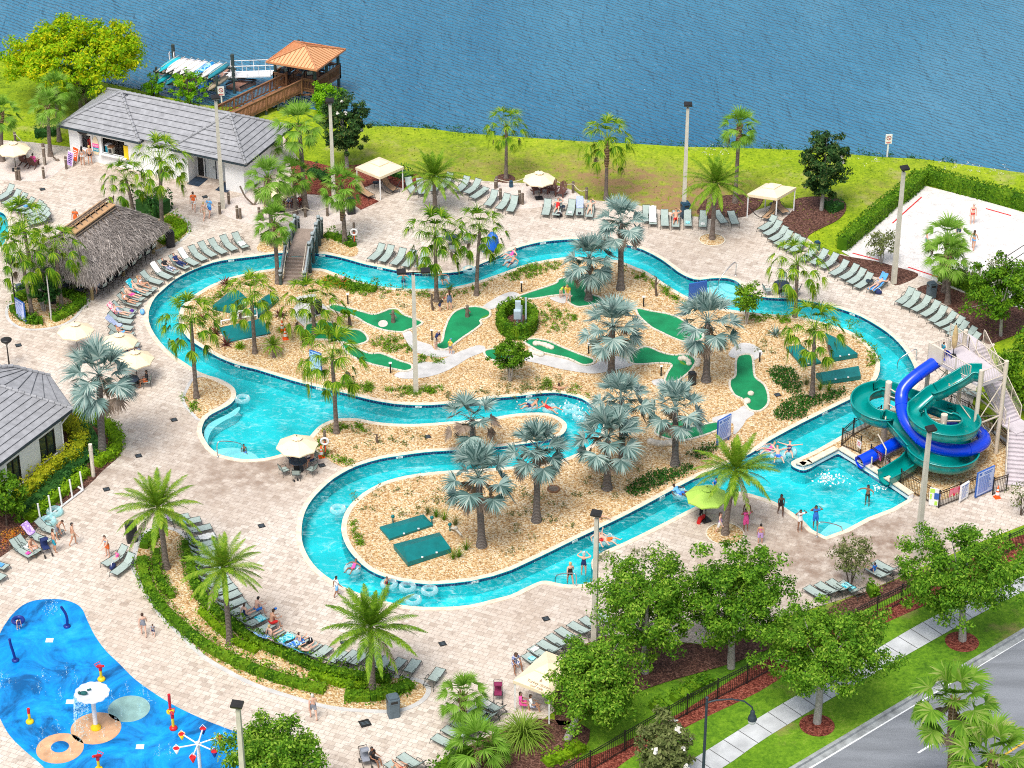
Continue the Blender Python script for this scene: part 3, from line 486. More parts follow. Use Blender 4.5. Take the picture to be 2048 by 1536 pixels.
def dirv(az,el):return Vector((math.cos(az)*math.cos(el),math.sin(az)*math.cos(el),math.sin(el)))
def fan_crown(name,mats,n,pet,blade,spread,nseg,droop,els,wid,petdroop=.25,deadfrac=0,fold=.25,seed=1,wind=None,petw=.05):
 r=random.Random(seed);lf=Leaf();ga=2.39996
 for i in range(n):
  f=i/(n-1);el=els[0]+(els[1]-els[0])*f+r.uniform(-.12,.12);az=i*ga+r.uniform(-.3,.3);dead=1 if f>1-deadfrac and r.random()<.8 else 0
  L=pet*(.75+.4*min(1,f*1.6))*r.uniform(.85,1.15)
  tip,d=lf.strip((0,0,0),dirv(az,el),L,petdroop*(.4+f),[petw,petw*.8,petw*.7],3,2 if not dead else 1)
  side=d.cross(Vector((0,0,1)));
  if side.length<.05:side=Vector((math.sin(az),-math.cos(az),0))
  side.normalize();upn=side.cross(d).normalized()
  B=blade*r.uniform(.85,1.12)*(.8 if dead else 1);dr=droop*(1.8 if dead else 1)*(.65+.6*f)
  for k in range(nseg):
   a=(k/(nseg-1)-.5)*2*spread+r.uniform(-.05,.05)
   dd=d*math.cos(a)+side*math.sin(a)+upn*fold*abs(math.sin(a))
   Lk=B*(.72+.28*math.cos(a*.6))*r.uniform(.88,1.08)
   lf.strip(tip,dd,Lk,dr*r.uniform(.75,1.25),[wid*.35,wid*1.2,wid*1.0,wid*.5,wid*.06],4,dead,upn,wind)
 return lf.mesh(name,mats)
def feather_crown(name,mats,n,L,els,droop,ll,seed=1,nst=22,wind=None):
 r=random.Random(seed);lf=Leaf()
 for i in range(n):
  f=i/(n-1);el=els[0]+(els[1]-els[0])*f+r.uniform(-.1,.1);az=i*2.39996+r.uniform(-.25,.25);Lr=L*(.72+.33*min(1,f*2))*r.uniform(.88,1.08)
  p=Vector((0,0,0));d=dirv(az,el);st=Lr/nst;dr=droop*(.6+.7*f)
  for k in range(nst+1):
   u=k/nst;p2=p+d*st;side=d.cross(Vector((0,0,1)));
   if side.length<.05:side=Vector((math.sin(az),-math.cos(az),0))
   side.normalize();upn=side.cross(d).normalized()
   o=len(lf.V);w=.045*(1-u*.8);lf.V+=[p-side*w/2,p+side*w/2,p2+side*w/2,p2-side*w/2];lf.F.append((o,o+1,o+2,o+3));lf.m.append(2)
   if k>1:
    l=ll*math.sin(math.pi*min(1,.12+.86*u))**.7*r.uniform(.85,1.1)
    for sgn in(-1,1):
     for q in(0,.5):
      dd=d*(.62+.3*u)+side*sgn*.8+upn*r.uniform(.05,.42)
      lf.strip(p+d*st*q,dd,l,.35+.3*f,[.035,.04,.008],2,1 if(f>.94 and r.random()<.5)else 0,upn)
   d=(d+Vector((0,0,-1))*dr*2*u/nst+(wind or Vector())*u/nst).normalized();p=p2
 return lf.mesh(name,mats)
W1=Vector((.55,-.15,0))
CROWN={'R':[fan_crown('crown',[L_fan,L_dead,L_strap],44,1.2,1.0,1.25,15,2.0,(1.4,-.45),.05,.5,.03,.3,s,W1)for s in(1,2,3)],'S':[fan_crown('crown',[L_sab,L_dead,L_sab],34,.75,.85,1.35,19,.55,(1.4,-.55),.06,.4,.06,.2,s,None)for s in(4,5)],'B':[fan_crown('crown',[L_bis,L_dead,L_bis],30,1.0,1.15,1.8,30,.34,(1.4,-.75),.1,.36,.25,.34,s,None,.085)for s in(6,7,8)],'F':[feather_crown('crown',[L_fea,L_dead,L_strap],44,2.75,(1.35,-.45),.75,.42,s)for s in(9,10)],'W':[fan_crown('crown',[L_was,L_dead,L_strap],30,1.0,1.05,1.7,24,.5,(1.4,-.7),.12,.4,.08,.25,s,W1)for s in(11,12)],'T':[fan_crown('crown',[L_bis,L_dead,L_bis],20,1.0,1.15,1.7,28,.4,(1.3,-.7),.11,.4,.6,.3,13,None,.075)],}
KN_={'R':('fan_palm',.15,B_palm),'S':('cabbage_palm',.17,B_palm),'B':('silver_palm',.24,B_grey),'T':('silver_palm',.24,B_grey),'F':('date_palm',.19,B_palm),'W':('fan_palm',.2,B_boot)}
cnt={k:0 for k in CROWN}
def palm(typ,base,crown,label,sc_=1.0,boots=0,group=None,h=None,z=0.0):
 b=P(*base,z);H=h or height(b,crown[1])*.97
 tx=P(*crown,H);lean=Vector((tx.x-b.x,0,0));lean.x=max(-1.2,min(1.2,lean.x))
 nm,r,bm=KN_[typ];t=thing(nm,label,'palm tree',b,0,group or 'palm trees round the pools')
 g=MB();pts=[];rs=[]
 for i in range(9):
  u=i/8;pts.append(lean*(u*u*.6+u*.4)+Vector((0,0,H*u)));rs.append(r*sc_**.5*((1.55-.55*min(1,u*7))if u<.15 else 1.0-.22*u)*(1.1 if typ=='S' and u>.8 else 1))
 g.tube(pts,rs,9)
 obj('trunk',g,bm,t)
 if boots:
  g=MB();rr=random.Random(int(base[0]));z0=H*(1-boots)
  for k in range(int(46*boots*max(2,H)/2)):
   z=rr.uniform(z0,H);a=rr.uniform(0,6.28);u=z/H;c=lean*(u*u*.6+u*.4)+Vector((0,0,z));R_=r*1.05*(1+.35*(z-z0)/(H-z0));q=dirv(a,.0)
   g.bar(c+q*R_*.7,c+q*(R_*1.25)+Vector((0,0,.22)),.1,.035)
  g.tube([lean*.9+Vector((0,0,z0)),lean+Vector((0,0,H))],[r*1.0,r*1.3],9)
  obj('leaf_boots',g,B_boot,t)
 k=cnt[typ]%len(CROWN[typ]);cnt[typ]+=1
 o=obj('crown',CROWN[typ][k],None,t,lean+Vector((0,0,H)),rng.uniform(0,6.28)if typ not in 'R' else rng.uniform(-.5,.5));o.scale=(sc_,sc_,sc_*rng.uniform(.95,1.08))
 return t
palms=[('R',(325,464),(322,318),'tall drooping fan palm between the snack counter and the restrooms',1.12),('R',(266,421),(252,357),'short drooping fan palm between the thatched hut and the snack counter',.95),('R',(64,556),(48,450),'drooping fan palm with the crown nearest the striped side pool',1.15),('R',(65,634),(42,505),'drooping fan palm rising from the bed beside the leaning rules board',1.1),('R',(124,619),(112,492),'drooping fan palm against the thatch of the bar hut',1.0),('R',(393,796),(383,640),'drooping fan palm on the small pebble bed beside the lagoon',1.12),('R',(510,706),(503,590),'drooping fan palm standing among the open teal pump covers',1.0),('R',(629,668),(624,605),'drooping fan palm below the bridge stairs with a pale path behind',1.12),('R',(673,866),(665,710),'drooping fan palm on the pebble spit above the parasol table',1.15),('R',(873,602),(870,470),'thick drooping fan palm on the island bank behind the golfing woman',1.15),('R',(953,590),(960,455),'drooping fan palm on the island in front of the blue chair lift',1.0),('R',(1012,357),(1013,250),'windblown fan palm alone by the roped beach below the lake',.9,.1),('R',(1212,398),(1214,278),'windblown fan palm with a ragged trunk at the lawn edge',1.1,.45),('R',(1590,634),(1594,525),'drooping fan palm beside the table at the outer river bank',1.05),('R',(1624,792),(1628,655),'drooping fan palm between the teal covers on the island',1.1),('S',(101,312),(96,208),'slender cabbage palm on the beach sand beyond the parasol',1.0,.12),('S',(5,322),(4,222),'cabbage palm at the beach edge cut by the frame',1.0,.2),('S',(163,222),(152,158),'cabbage palm against the trunk of the big yellow tree',1.15,.3),('S',(119,282),(112,172),'cabbage palm in front of the yellow tree beside the snack building',1.0),('S',(611,420),(598,243),'tallest cabbage palm, rising past the restroom building corner',1.3,.14),('S',(538,330),(536,285),'small cabbage palm hard against the blue side wall',.85,.4),('S',(545,487),(536,352),'cabbage palm before the building corner with an arm like frond',1.1,.3),('S',(591,428),(588,345),'cabbage palm beside the seated group on brown chairs',1.0,.25),('S',(690,486),(682,368),'cabbage palm with a fat boot trunk by the black bin',1.1,.6),('S',(556,566),(549,442),'cabbage palm on the pebble bed left of the bridge',1.0,.2),('S',(1470,405),(1478,248),'tall cabbage palm with orange boots on the lawn by the lake',1.0,.25),('S',(1895,607),(1895,508),'front cabbage palm of the pair by the sand court',1.15,.35),('S',(1888,584),(1893,470),'rear cabbage palm of the pair by the sand court',1.15,.2),('S',(927,1456),(925,1388),'squat cabbage palm with pineapple trunk beside the loungers',.95,.6),('S',(957,1548),(955,1492),'low bushy palm in the mulch corner at the lower edge',1.15,.5),('F',(333,1137),(317,1010),'date palm at the narrow upper end of the hedge planter',1.0),('F',(460,1287),(447,1130),'date palm in the middle of the hedge planter',.9),('F',(745,1387),(742,1250),'big date palm at the wide lower end of the hedge planter',1.1),('F',(1450,1068),(1472,935),'date palm in the round planter by the green parasol',1.0),('F',(870,422),(868,350),'date palm with yellowing fronds beside the first cabana',.95),('F',(1424,478),(1432,362),'date palm in the round pebble planter near the lake',.95),('F',(548,714),(546,690),'tiny young date palm beside the traffic cones',.32),('B',(206,910),(200,745),'silver palm in the bed beside the grey roofed house',1.15),('B',(963,1092),(957,950),'silver palm standing nearest the twin teal covers',1.05),('T',(946,905),(944,838),'half dry silver palm on the spit between the river bends',1.0),('B',(1073,1042),(1075,893),'silver palm beside the round manhole lid',.95),('B',(1214,977),(1215,870),'silver palm in front of the dark ivy patch',1.1),('B',(1350,930),(1350,812),'silver palm in front of the curved green by the rules board',.95),('B',(1244,928),(1243,795),'silver palm half hidden behind its neighbour at the river turn',.95),('B',(1222,752),(1225,650),'broad silver palm in the middle of the golf island',1.1),('B',(1412,762),(1415,640),'silver palm between the blue board and the black golf bin',1.05),('B',(1241,578),(1241,440),'tallest silver palm, on the island rim near the lake side loungers',.95),('B',(1177,600),(1178,515),'dry fringed silver palm where the woman in white shorts plays',.95),]
for a in palms:palm(*a)
palm('W',(1892,1650),(1906,1395),'fan palm on the road median with the complete crown',1.15,.25,'palms on the road median',None);palm('W',(1985,1730),(1985,1505),'fan palm at the frame corner on the road median',1.15,.25,'palms on the road median',None)
def cloud(Cn,N,size,asp=.5,rj=.9,seed=0):
 g=np.random.default_rng(seed);k=len(Cn)
 n=N+g.normal(0,rj,(k,3));n/=np.linalg.norm(n,axis=1,keepdims=True)+1e-9
 t=np.cross(n,g.normal(0,1,(k,3)));t/=np.linalg.norm(t,axis=1,keepdims=True)+1e-9;b=np.cross(n,t)
 s=(size*g.uniform(.6,1.3,(k,1)));V=np.stack([Cn-t*s,Cn+b*s*asp,Cn+t*s,Cn-b*s*asp],1).reshape(-1,3)
 return V,np.arange(k*4).reshape(-1,4)
def crown_pts(R,nclump,per,cr_,seed,shell=.55,zsq=1.0,lump=.25,flat=0):
 g=np.random.default_rng(seed);d=g.normal(0,1,(nclump,3));d/=np.linalg.norm(d,axis=1,keepdims=True)
 if flat:d[:,2]=np.abs(d[:,2])*(1-flat)+d[:,2]*flat;d/=np.linalg.norm(d,axis=1,keepdims=True)
 rr=(shell+(1-shell)*g.uniform(0,1,(nclump,1))**.6)*(1+g.normal(0,lump*.5,(nclump,1)))
 c=d*rr*np.array(R);k=np.repeat(np.arange(nclump),per)
 off=g.normal(0,1,(len(k),3));off/=np.linalg.norm(off,axis=1,keepdims=True);off*=(g.uniform(0,1,(len(k),1))**.5)*cr_*g.uniform(.6,1.25,(nclump,1))[k];off[:,2]*=.7
 p=c[k]+off;N=off/(cr_)+d[k]*.7+np.array([0,0,.5])
 return c,p,N
def tree(name,label,base,R,zc,mats,bark_,seed,nclump=130,per=75,leaf=.15,cr_=.75,cat='tree',group=None,trunk_r=.16,flowers=0,multi=1,lean=(0,0),asp=.5,flat=0,shell=.5,zb=0,limbs=9,lump=.3):
 b=P(*base,zb)if not isinstance(base,Vector)else base;r=random.Random(seed);t=thing(name,label,cat,b,0,group)
 c,p,N=crown_pts(R,nclump,per,cr_,seed,shell,lump=lump,flat=flat);off=np.array([lean[0],lean[1],zc]);c=c+off;p=p+off
 V,F=cloud(p,N,leaf,asp,.8,seed+1);mi=np.zeros(len(F),int)
 if flowers:
  q=c[np.random.default_rng(seed).integers(0,len(c),flowers)];dd=q-off;dd/=np.linalg.norm(dd,axis=1,keepdims=True);qs=np.repeat(q+dd*cr_*.8,5,0)+np.random.default_rng(seed).normal(0,.07,(flowers*5,3))
  V2,F2=cloud(qs,np.repeat(dd,5,0),.13,.8,.6,seed+3);F=np.vstack([F,F2+len(V)]);V=np.vstack([V,V2]);mi=np.concatenate([mi,np.ones(len(F2),int)])
 obj('crown',npmesh('crown',V,F,mats,mi),None,t)
 g=MB();zt=max(.5,zc-R[2]*.45)
 for k in range(multi):
  o=Vector((r.uniform(-.2,.2),r.uniform(-.2,.2),0))if multi>1 else Vector();top=Vector((lean[0]*.6+(r.uniform(-.6,.6)*R[0]*.5 if multi>1 else 0),lean[1]*.6+(r.uniform(-.5,.5)*R[1]*.5 if multi>1 else 0),zt))
  g.tube([o*.4,o+top*.5+Vector((r.uniform(-.06,.06),r.uniform(-.06,.06),0)),o*.5+top,top*.5+Vector((lean[0],lean[1],zc))*.5+Vector((0,0,R[2]*.1))],[trunk_r*1.3,trunk_r,trunk_r*.8,trunk_r*.35],8)
  for j in range(limbs//multi):
   q=Vector(c[r.randrange(len(c))]);g.tube([top*.8,top*.45+q*.5+Vector((0,0,.1)),q],[trunk_r*.5,trunk_r*.28,trunk_r*.1],6)
 obj('trunk',g,bark_,t);return t
tree('spreading_tree','wide spreading tree with yellow green foliage behind the snack building',(180,214),(5.3,4.4,2.7),4.3,[L_yel],B_dark,21,330,105,.15,.8,trunk_r=.26,lean=(-1.0,.6),flat=.62,limbs=16,shell=.55)
for i,(bs,R,zc,lab,lean)in enumerate([((1290,1345),(3.7,3.5,3.9),5.0,'tall oak touching the concrete lamp pole beside the loungers',(0,0)),((1462,1335),(3.7,3.4,3.7),5.2,'oak between the lamp pole oak and the sidewalk oak',(0,0)),((1634,1445),(4.7,3.6,3.1),5.3,'broad oak with a white trunk on the verge beside the sidewalk',(.1,0)),((1925,1280),(4.9,3.8,3.3),5.0,'broad oak on the verge nearest the slide stairs',(-.6,0)),((1135,1478),(2.9,2.8,3.1),3.9,'oak pressed against the corner of the lettered cabana',(1.5,0)),((585,1632),(3.4,3.0,2.9),3.9,'oak rising from the lower edge beside the splash pad',(-.5,0))]):
 tree('oak_tree',lab,bs,tuple(x*.76 for x in R),zc,[L_oak],B_oak,31+i,165,135,.105,.66,trunk_r=.19,lean=lean,group='oaks along the road side',lump=.45,shell=.42,limbs=14)
tree('magnolia_tree','dark magnolia with white blossoms beside the first cabana',(694,336),(1.7,1.6,2.5),4.0,[L_mag,L_flow],B_oak,41,120,95,.12,.42,flowers=9,trunk_r=.13,group='magnolias');tree('magnolia_tree','dark magnolia with white blossoms beside the hedge walled sand court',(1643,420),(1.75,1.6,2.65),4.1,[L_mag,L_flow],B_oak,42,125,95,.12,.42,flowers=10,trunk_r=.14,group='magnolias');tree('magnolia_tree','young pale magnolia with cream blossoms on the road verge',(1330,1562),(1.5,1.4,2.0),2.3,[L_olive,L_flow],B_oak,43,90,60,.14,.42,flowers=14,trunk_r=.08,group='magnolias')
tree('cypress_tree','bright green cypress shrub beside the pier pavilion',(655,233),(1.3,1.2,1.5),1.6,[L_cyp],B_dark,44,70,60,.1,.4);tree('cypress_tree','bright green cypress in front of the kayak rack',(378,209),(1.35,1.2,1.6),1.9,[L_cyp],B_dark,45,50,50,.1,.36,lump=.6);tree('cypress_tree','small bright cypress at the left post of the kayak rack',(305,196),(1.0,1.0,.9),1.0,[L_cyp],B_dark,46,34,45,.1,.32,lump=.6)
tree('myrtle_tree','crape myrtle with a bare fan of stems by the river steps',(1493,648),(1.15,1.1,1.0),2.1,[L_hedge],B_oak,47,50,50,.1,.34,trunk_r=.04,multi=5,limbs=10);tree('myrtle_tree','crape myrtle at the tip of the boulder golf green',(1020,762),(1.35,1.3,1.1),2.2,[L_hedge],B_oak,48,70,55,.1,.36,trunk_r=.045,multi=5,limbs=10);tree('sparse_tree','small sparse tree in front of the sand court tape',(1763,527),(1.2,1.1,.95),1.7,[L_olive],B_oak,49,40,30,.1,.4,trunk_r=.04,multi=4,limbs=12)
tree('elm_tree','leafy tree on the mulch behind the loungers by the sand court',(2001,672),(2.3,2.1,2.0),3.9,[L_hedge],B_oak,50,110,75,.13,.55,trunk_r=.1,lean=(-.3,0));tree('elm_tree','low branching tree beside the slide tower stairs',(2048,820),(2.0,2.0,2.5),2.9,[L_hedge],B_oak,51,120,75,.13,.55,trunk_r=.1,lean=(0,.2));tree('sparse_tree','pale small tree at the end of the volleyball net',(1985,610),(2.3,1.5,.9),2.6,[L_olive],B_oak,52,50,30,.1,.5,trunk_r=.05,multi=3,limbs=9,zb=0)
tree('garden_tree','small garden tree before the windows of the grey roofed house',(14,1052),(1.4,1.4,1.5),2.3,[L_hedge],B_dark,53,75,60,.12,.42,trunk_r=.06);tree('spindly_tree','spindly bare shrub at the foot of the slide stairs',(2040,1030),(1.0,.9,.9),1.5,[L_olive],B_dark,54,26,14,.08,.35,trunk_r=.03,multi=4,limbs=14);tree('spindly_tree','reddish sparse tree behind the loungers near the far oak',(1700,1170),(1.2,1.1,1.2),2.2,[L_olive],B_dark,55,50,28,.1,.45,trunk_r=.04,multi=3,limbs=10)
tree('sea_grape_tree','dark leaved shrub tree with pale stems in the bed by the hut',(88,622),(1.35,1.2,1.0),2.0,[L_dark],B_oak,56,60,60,.12,.4,trunk_r=.045,multi=6,limbs=12)
def hedge(label,pts,w,h,m,leaf=.09,dens=170,name='hedge',cat='hedge',group=None,lumpy=.0,z=0,seed=1,closed=False):
 pts=[P(*p)if not isinstance(p,Vector)else p for p in pts];g=np.random.default_rng(seed);line=cr(pts,4,closed)if len(pts)>2 else[pts[0].lerp(pts[1],i/8)for i in range(9)]
 if closed:line=line+[line[0]]
 seg=[(line[i],line[i+1])for i in range(len(line)-1)];Ls=np.array([(b-a).length for a,b in seg]);tot=Ls.sum();n=int(tot*dens*(w+2*h)/2.2)
 k=g.choice(len(seg),n,p=Ls/tot);u=g.uniform(0,1,n);A=np.array([tuple(s[0])for s in seg]);Bv=np.array([tuple(s[1])for s in seg]);base=A[k]+(Bv[k]-A[k])*u[:,None];d=(Bv[k]-A[k])/Ls[k][:,None];nn=np.stack([d[:,1],-d[:,0],np.zeros(n)],1)
 s=g.uniform(0,w+2*h,n);side=np.where(s<h,-1,np.where(s>h+w,1,0));lat=np.where(side==0,s-h-w/2,side*w/2);zz=np.where(side==0,h,np.where(side<0,s,w+2*h-s))
 arc=np.concatenate([[0],np.cumsum(Ls)])[k]+u*Ls[k];lum=1+lumpy*(np.sin(arc*4.1+seed)*.5+np.sin(arc*9.3+lat*5)*.5)
 jit=g.normal(0,.035+.05*lumpy,(n,3));p=base+nn*(lat*lum)[:,None]+jit;p[:,2]+=np.maximum(.02,zz*lum)+z;N=nn*side[:,None]*1.2+np.array([0,0,.25])+np.where(side==0,1,0)[:,None]*np.array([0,0,1.0])
 V,F=cloud(p,N,leaf,.6,.75,seed+9);V=V-np.array(tuple(pts[0]));o=thing(name,label,cat,pts[0],0,group)
 obj('foliage',npmesh('foliage',V,F,[m]),None,o)
 q=MB();ns=len(line)
 for i in range(0,ns-1):
  a,b=line[i]-pts[0],line[i+1]-pts[0];f=.8-.25*min(1,lumpy);q.bar(a+Vector((0,0,h*f/2+z)),b+Vector((0,0,h*f/2+z)),w*f,h*f)
 obj('light_block_core',q,m,o);return o  # solid core added unseen inside the leaves to block light passing through
hedge('clipped hedge wall along the lake side of the sand court',[(1846,362),(1950,391),(2050,417),(2140,440)],1.1,1.25,L_hedge,seed=3,group='clipped hedges');hedge('clipped hedge running from the court corner towards the lawn gap',[(1843,366),(1818,388),(1792,409)],1.1,1.25,L_hedge,seed=4,group='clipped hedges');hedge('clipped hedge along the lawn side of the sand court',[(1786,410),(1735,455),(1683,500)],1.0,1.2,L_hedge,seed=5,group='clipped hedges');hedge('clipped hedge between the cabbage palm pair and the court entrance',[(1881,558),(1920,572),(1962,592),(2010,612)],1.0,1.1,L_hedge,seed=6,group='clipped hedges')
c=P(1034,650);hedge('ring shaped clipped hedge around the grey electrical cabinets',[c+Vector((1.22*math.cos(a),1.9*math.sin(a),0))for a in np.linspace(0,6.28,15)[:-1]],.55,1.15,L_hedge,.08,230,seed=7,closed=True);disc('cabinet_mulch',c,1.1,.02,M_mulch,1.8)
HP='low hedge rows in the planter'
for i,(lab,pts,w,h,m)in enumerate([('outer shrub row of the planter along the splash pad side',[(284,1122),(290,1160),(305,1190),(335,1232),(380,1272),(430,1307),(500,1340),(570,1365),(650,1385)],.8,.62,L_hedge),('inner shrub row of the planter behind the loungers',[(372,1090),(381,1128),(388,1166),(413,1210),(455,1244),(510,1285),(570,1312),(640,1342),(710,1357),(780,1364)],.8,.62,L_hedge),('shrub row curling round the narrow end of the planter',[(288,1098),(302,1078),(322,1070)],.8,.6,L_hedge),('shrub row inside the narrow end of the planter beside the palm',[(313,1105),(312,1135),(322,1165),(345,1198)],.6,.5,L_hedge),('shrub clump at the wide end of the planter beside the big palm',[(690,1396),(740,1397),(785,1388),(822,1372)],1.0,.6,L_hedge),('shrub row between the two big palms in the planter',[(620,1352),(680,1370),(730,1378)],.7,.45,L_lime),('yellowish shrub strip down the middle of the planter',[(402,1225),(440,1262),(475,1288),(515,1305)],.6,.42,L_lime)]):hedge(lab,pts,w,h,m,.085,190,'shrub_row','hedge',HP,.5,0,60+i)
for i,(lab,pts,w,h,m,lu)in enumerate([('lime shrub row curving round the silver palm by the grey roofed house',Q(*Z1,[(615,235),(780,300),(880,370),(935,460),(925,545),(820,620),(760,660)]),.9,.6,L_lime,.25),('lime shrub row along the white pipe frame',Q(*Z1,[(690,715),(560,835),(440,930),(320,1035),(225,1100)]),.75,.55,L_lime,.25),('yellow variegated hedge under the house windows',Q(*Z1,[(530,330),(620,410),(645,500),(610,585),(500,650),(380,730),(270,850),(180,920),(90,970)]),1.1,.9,L_yhedge,.3),('dark green plant mass between the two hedges of the house bed',Q(*Z1,[(630,320),(710,430),(730,520),(660,610),(560,700),(430,830),(300,940),(170,1050)]),1.5,.5,L_dark,.6),('shrub row round the hut bed below the leaning board',Q(*Z0,[(110,930),(170,1000),(260,1045),(340,1040)]),.9,.5,L_hedge,.4),('shrub row along the hut side of the palm bed',Q(*Z0,[(420,1030),(520,985),(620,920),(650,865),(560,830),(470,810)]),1.0,.55,L_hedge,.4),('shrub mass behind the palms at the hut bed',Q(*Z0,[(120,890),(180,860),(230,845)]),1.0,.9,L_hedge,.5),('yellow green shrubs at the rear corner of the thatched hut',Q(*Z0,[(1330,230),(1420,260),(1460,310),(1380,370),(1280,410)]),1.1,.5,L_lime,.5),('dark hedge plants right of the bridge landing',Q(*Z2,[(560,350),(640,370),(720,400),(780,440)]),.9,.4,L_hedge,.5),('dark shrub strip behind the beach sand below the cabbage palms',[(70,272),(95,270),(115,266)],1.0,.7,L_dark,.4),('clipped shrub row inside the road fence',Q(1024,1152,[(1290,1010),(1400,950),(1500,890),(1590,850)]),.9,.6,L_hedge,.3),('round shrub at the bend inside the road fence',Q(1024,1152,[(1130,1090),(1170,1075),(1220,1055)]),1.1,.7,L_hedge,.3),('round bright shrub beside the fence behind the loungers',Q(1536,1152,[(800,150),(830,145),(860,135)]),1.0,.8,L_hedge,.3),('shrub strip along the mulch corner by the bushy palm',[(868,1560),(900,1530),(940,1505)],1.0,.6,L_hedge,.5),('light shrubs at the fence end of the mulch corner',[(1090,1530),(1140,1510),(1165,1495)],.9,.5,L_lime,.6),('shrubs in the red mulch left of the first cabana',[(618,345),(640,352),(655,365)],1.1,.5,L_dark,.6),('shrubs in the red mulch behind the first cabana',[(770,345),(800,352),(822,358)],1.1,.6,L_dark,.6),('ornamental grass mound under the court magnolia',[(1652,420),(1668,418),(1680,422)],1.4,.7,L_dark,.3),('low shrub row on the island bank beside the upper river',Q(*Z2,[(560,700),(700,740),(850,770),(960,790)]),1.0,.35,L_hedge,.7)]):hedge(lab,pts,w,h,m,.09,170,'shrub_row','shrubs','planting in the beds',lu,0,80+i)
hedge('round dark shrub behind the thatched hut',Q(*Z0,[(1150,190),(1220,165),(1310,190)]),2.3,1.5,L_dark,.11,120,'shrub_row','shrubs','planting in the beds',.25,0,120)
def patch(name,polys,m,n,leaf,hgt,seed,asp=.5):
 g=np.random.default_rng(seed);pts=[]
 for poly in polys:
  xs=[p.x for p in poly];ys=[p.y for p in poly];A=(max(xs)-min(xs))*(max(ys)-min(ys));k=int(n*A)
  for x,y in zip(g.uniform(min(xs)-.1,max(xs)+.1,k),g.uniform(min(ys)-.1,max(ys)+.1,k)):
   if inside(x+g.normal(0,.12),y+g.normal(0,.18),poly):pts.append((x,y,abs(g.normal(0,hgt*.6))+hgt*.4*(1+.8*math.sin(x*3)*math.sin(y*2.3))))
 p=np.array(pts);V,F=cloud(p,np.tile([0,0,1.0],(len(p),1)),leaf,asp,.6,seed);o=obj(name,npmesh(name,V,F,[m]));o['kind']='stuff';o['category']='ground cover';return o
o=patch('ground_cover',[Q(*Z4,[(0,1030),(90,1000),(200,1010),(230,1070),(270,1150),(260,1200),(200,1225),(120,1180),(40,1110)]),Q(*Z4,[(40,1380),(140,1280),(250,1230),(420,1230),(560,1180),(640,1185),(560,1250),(420,1300),(310,1340),(300,1410),(180,1430),(80,1420)]),Q(*Z6,[(910,890),(960,800),(1100,710),(1260,690),(1350,680),(1440,640),(1460,680),(1350,740),(1230,800),(1100,850),(1010,910)]),Q(*Z6,[(1380,560),(1500,530),(1620,480),(1660,500),(1560,590),(1480,600)])],L_ivy,260,.085,.14,201);o['label']='dark green ivy patches spreading over the tan gravel'
def tufts(name,label,spots,m,seed,size=.22,per=26,up=1.4):
 g=np.random.default_rng(seed);P_=[];N_=[]
 for q in spots:
  s=size*g.uniform(.6,1.35);k=int(per*s/size);a=g.normal(0,s*.55,(k,3));a[:,2]=np.abs(a[:,2])*up;P_.append(a+np.array(tuple(q)));N_.append(a/s+np.array([0,0,.3]))
 V,F=cloud(np.vstack(P_),np.vstack(N_),size*.42,.32,.6,seed);o=obj(name,npmesh(name,V,F,[m]));o['kind']='stuff';tag(o,label,'ground cover');return o
def along(pts,n,jit,seed,s=4.0,z=None):
 g=np.random.default_rng(seed);line=cr(Q(*z,pts,s)if z else PP(pts),4,False);out=[]
 for _ in range(n):
  t=g.uniform(0,len(line)-1.001);i=int(t);p=line[i].lerp(line[i+1],t-i);out.append(p+Vector((g.normal(0,jit),g.normal(0,jit*1.5),0)))
 return out
def area(pts,n,seed,z=None,s=4.0):
 poly=Q(*z,pts,s)if z else PP(pts);g=np.random.default_rng(seed);xs=[p.x for p in poly];ys=[p.y for p in poly];out=[]
 while len(out)<n:
  x,y=g.uniform(min(xs),max(xs)),g.uniform(min(ys),max(ys))
  if inside(x,y,poly):out.append(Vector((x,y,0)))
 return out
T=along([(700,700),(850,760),(1000,790),(1200,800),(1450,800),(1650,790),(1850,740),(2040,650)],60,.3,1,z=Z2)+area([(560,700),(720,740),(960,780),(900,830),(700,800),(560,760)],45,2,Z2)+area([(0,640),(130,590),(390,560),(400,600),(260,640),(100,720),(0,720)],60,3,Z3)+area([(230,900),(480,920),(520,1000),(420,1140),(300,1130),(220,1050)],40,4,Z3)+along([(890,610),(1000,670),(1120,720),(1250,810),(1370,870)],34,.22,5,z=Z3)+along([(1700,640),(1716,672),(1740,700),(1746,730)],34,.25,6)+along([(430,640),(418,610),(440,590),(470,575),(520,560)],46,.35,7)+area([(900,1160),(1130,1150),(1260,1230),(1250,1290),(1080,1290),(920,1230)],46,8,Z2)+area([(1250,1310),(1380,1330),(1500,1330),(1500,1370),(1300,1360)],14,9,Z2)+along([(560,390),(660,340),(800,340),(870,350)],26,.2,10,z=Z5)+along([(480,480),(560,560),(620,570),(700,630),(790,610)],26,.25,11,z=Z5)+area([(620,0),(940,20),(940,70),(760,50)],26,12,Z5)+area([(1030,40),(1500,20),(1500,80),(1060,90)],40,13,Z5)+along([(1500,632),(1540,637),(1580,640)],34,.22,14)+area([(1050,770),(1170,775),(1190,795),(1080,780)],10,15)+area([(360,790),(395,800),(400,830),(380,825)],14,16)+along([(790,1080),(815,1200),(830,1290)],18,.1,17,z=Z5)
tufts('border_grass','small green grass tufts dotted over the island gravel',T,L_hedge,301)
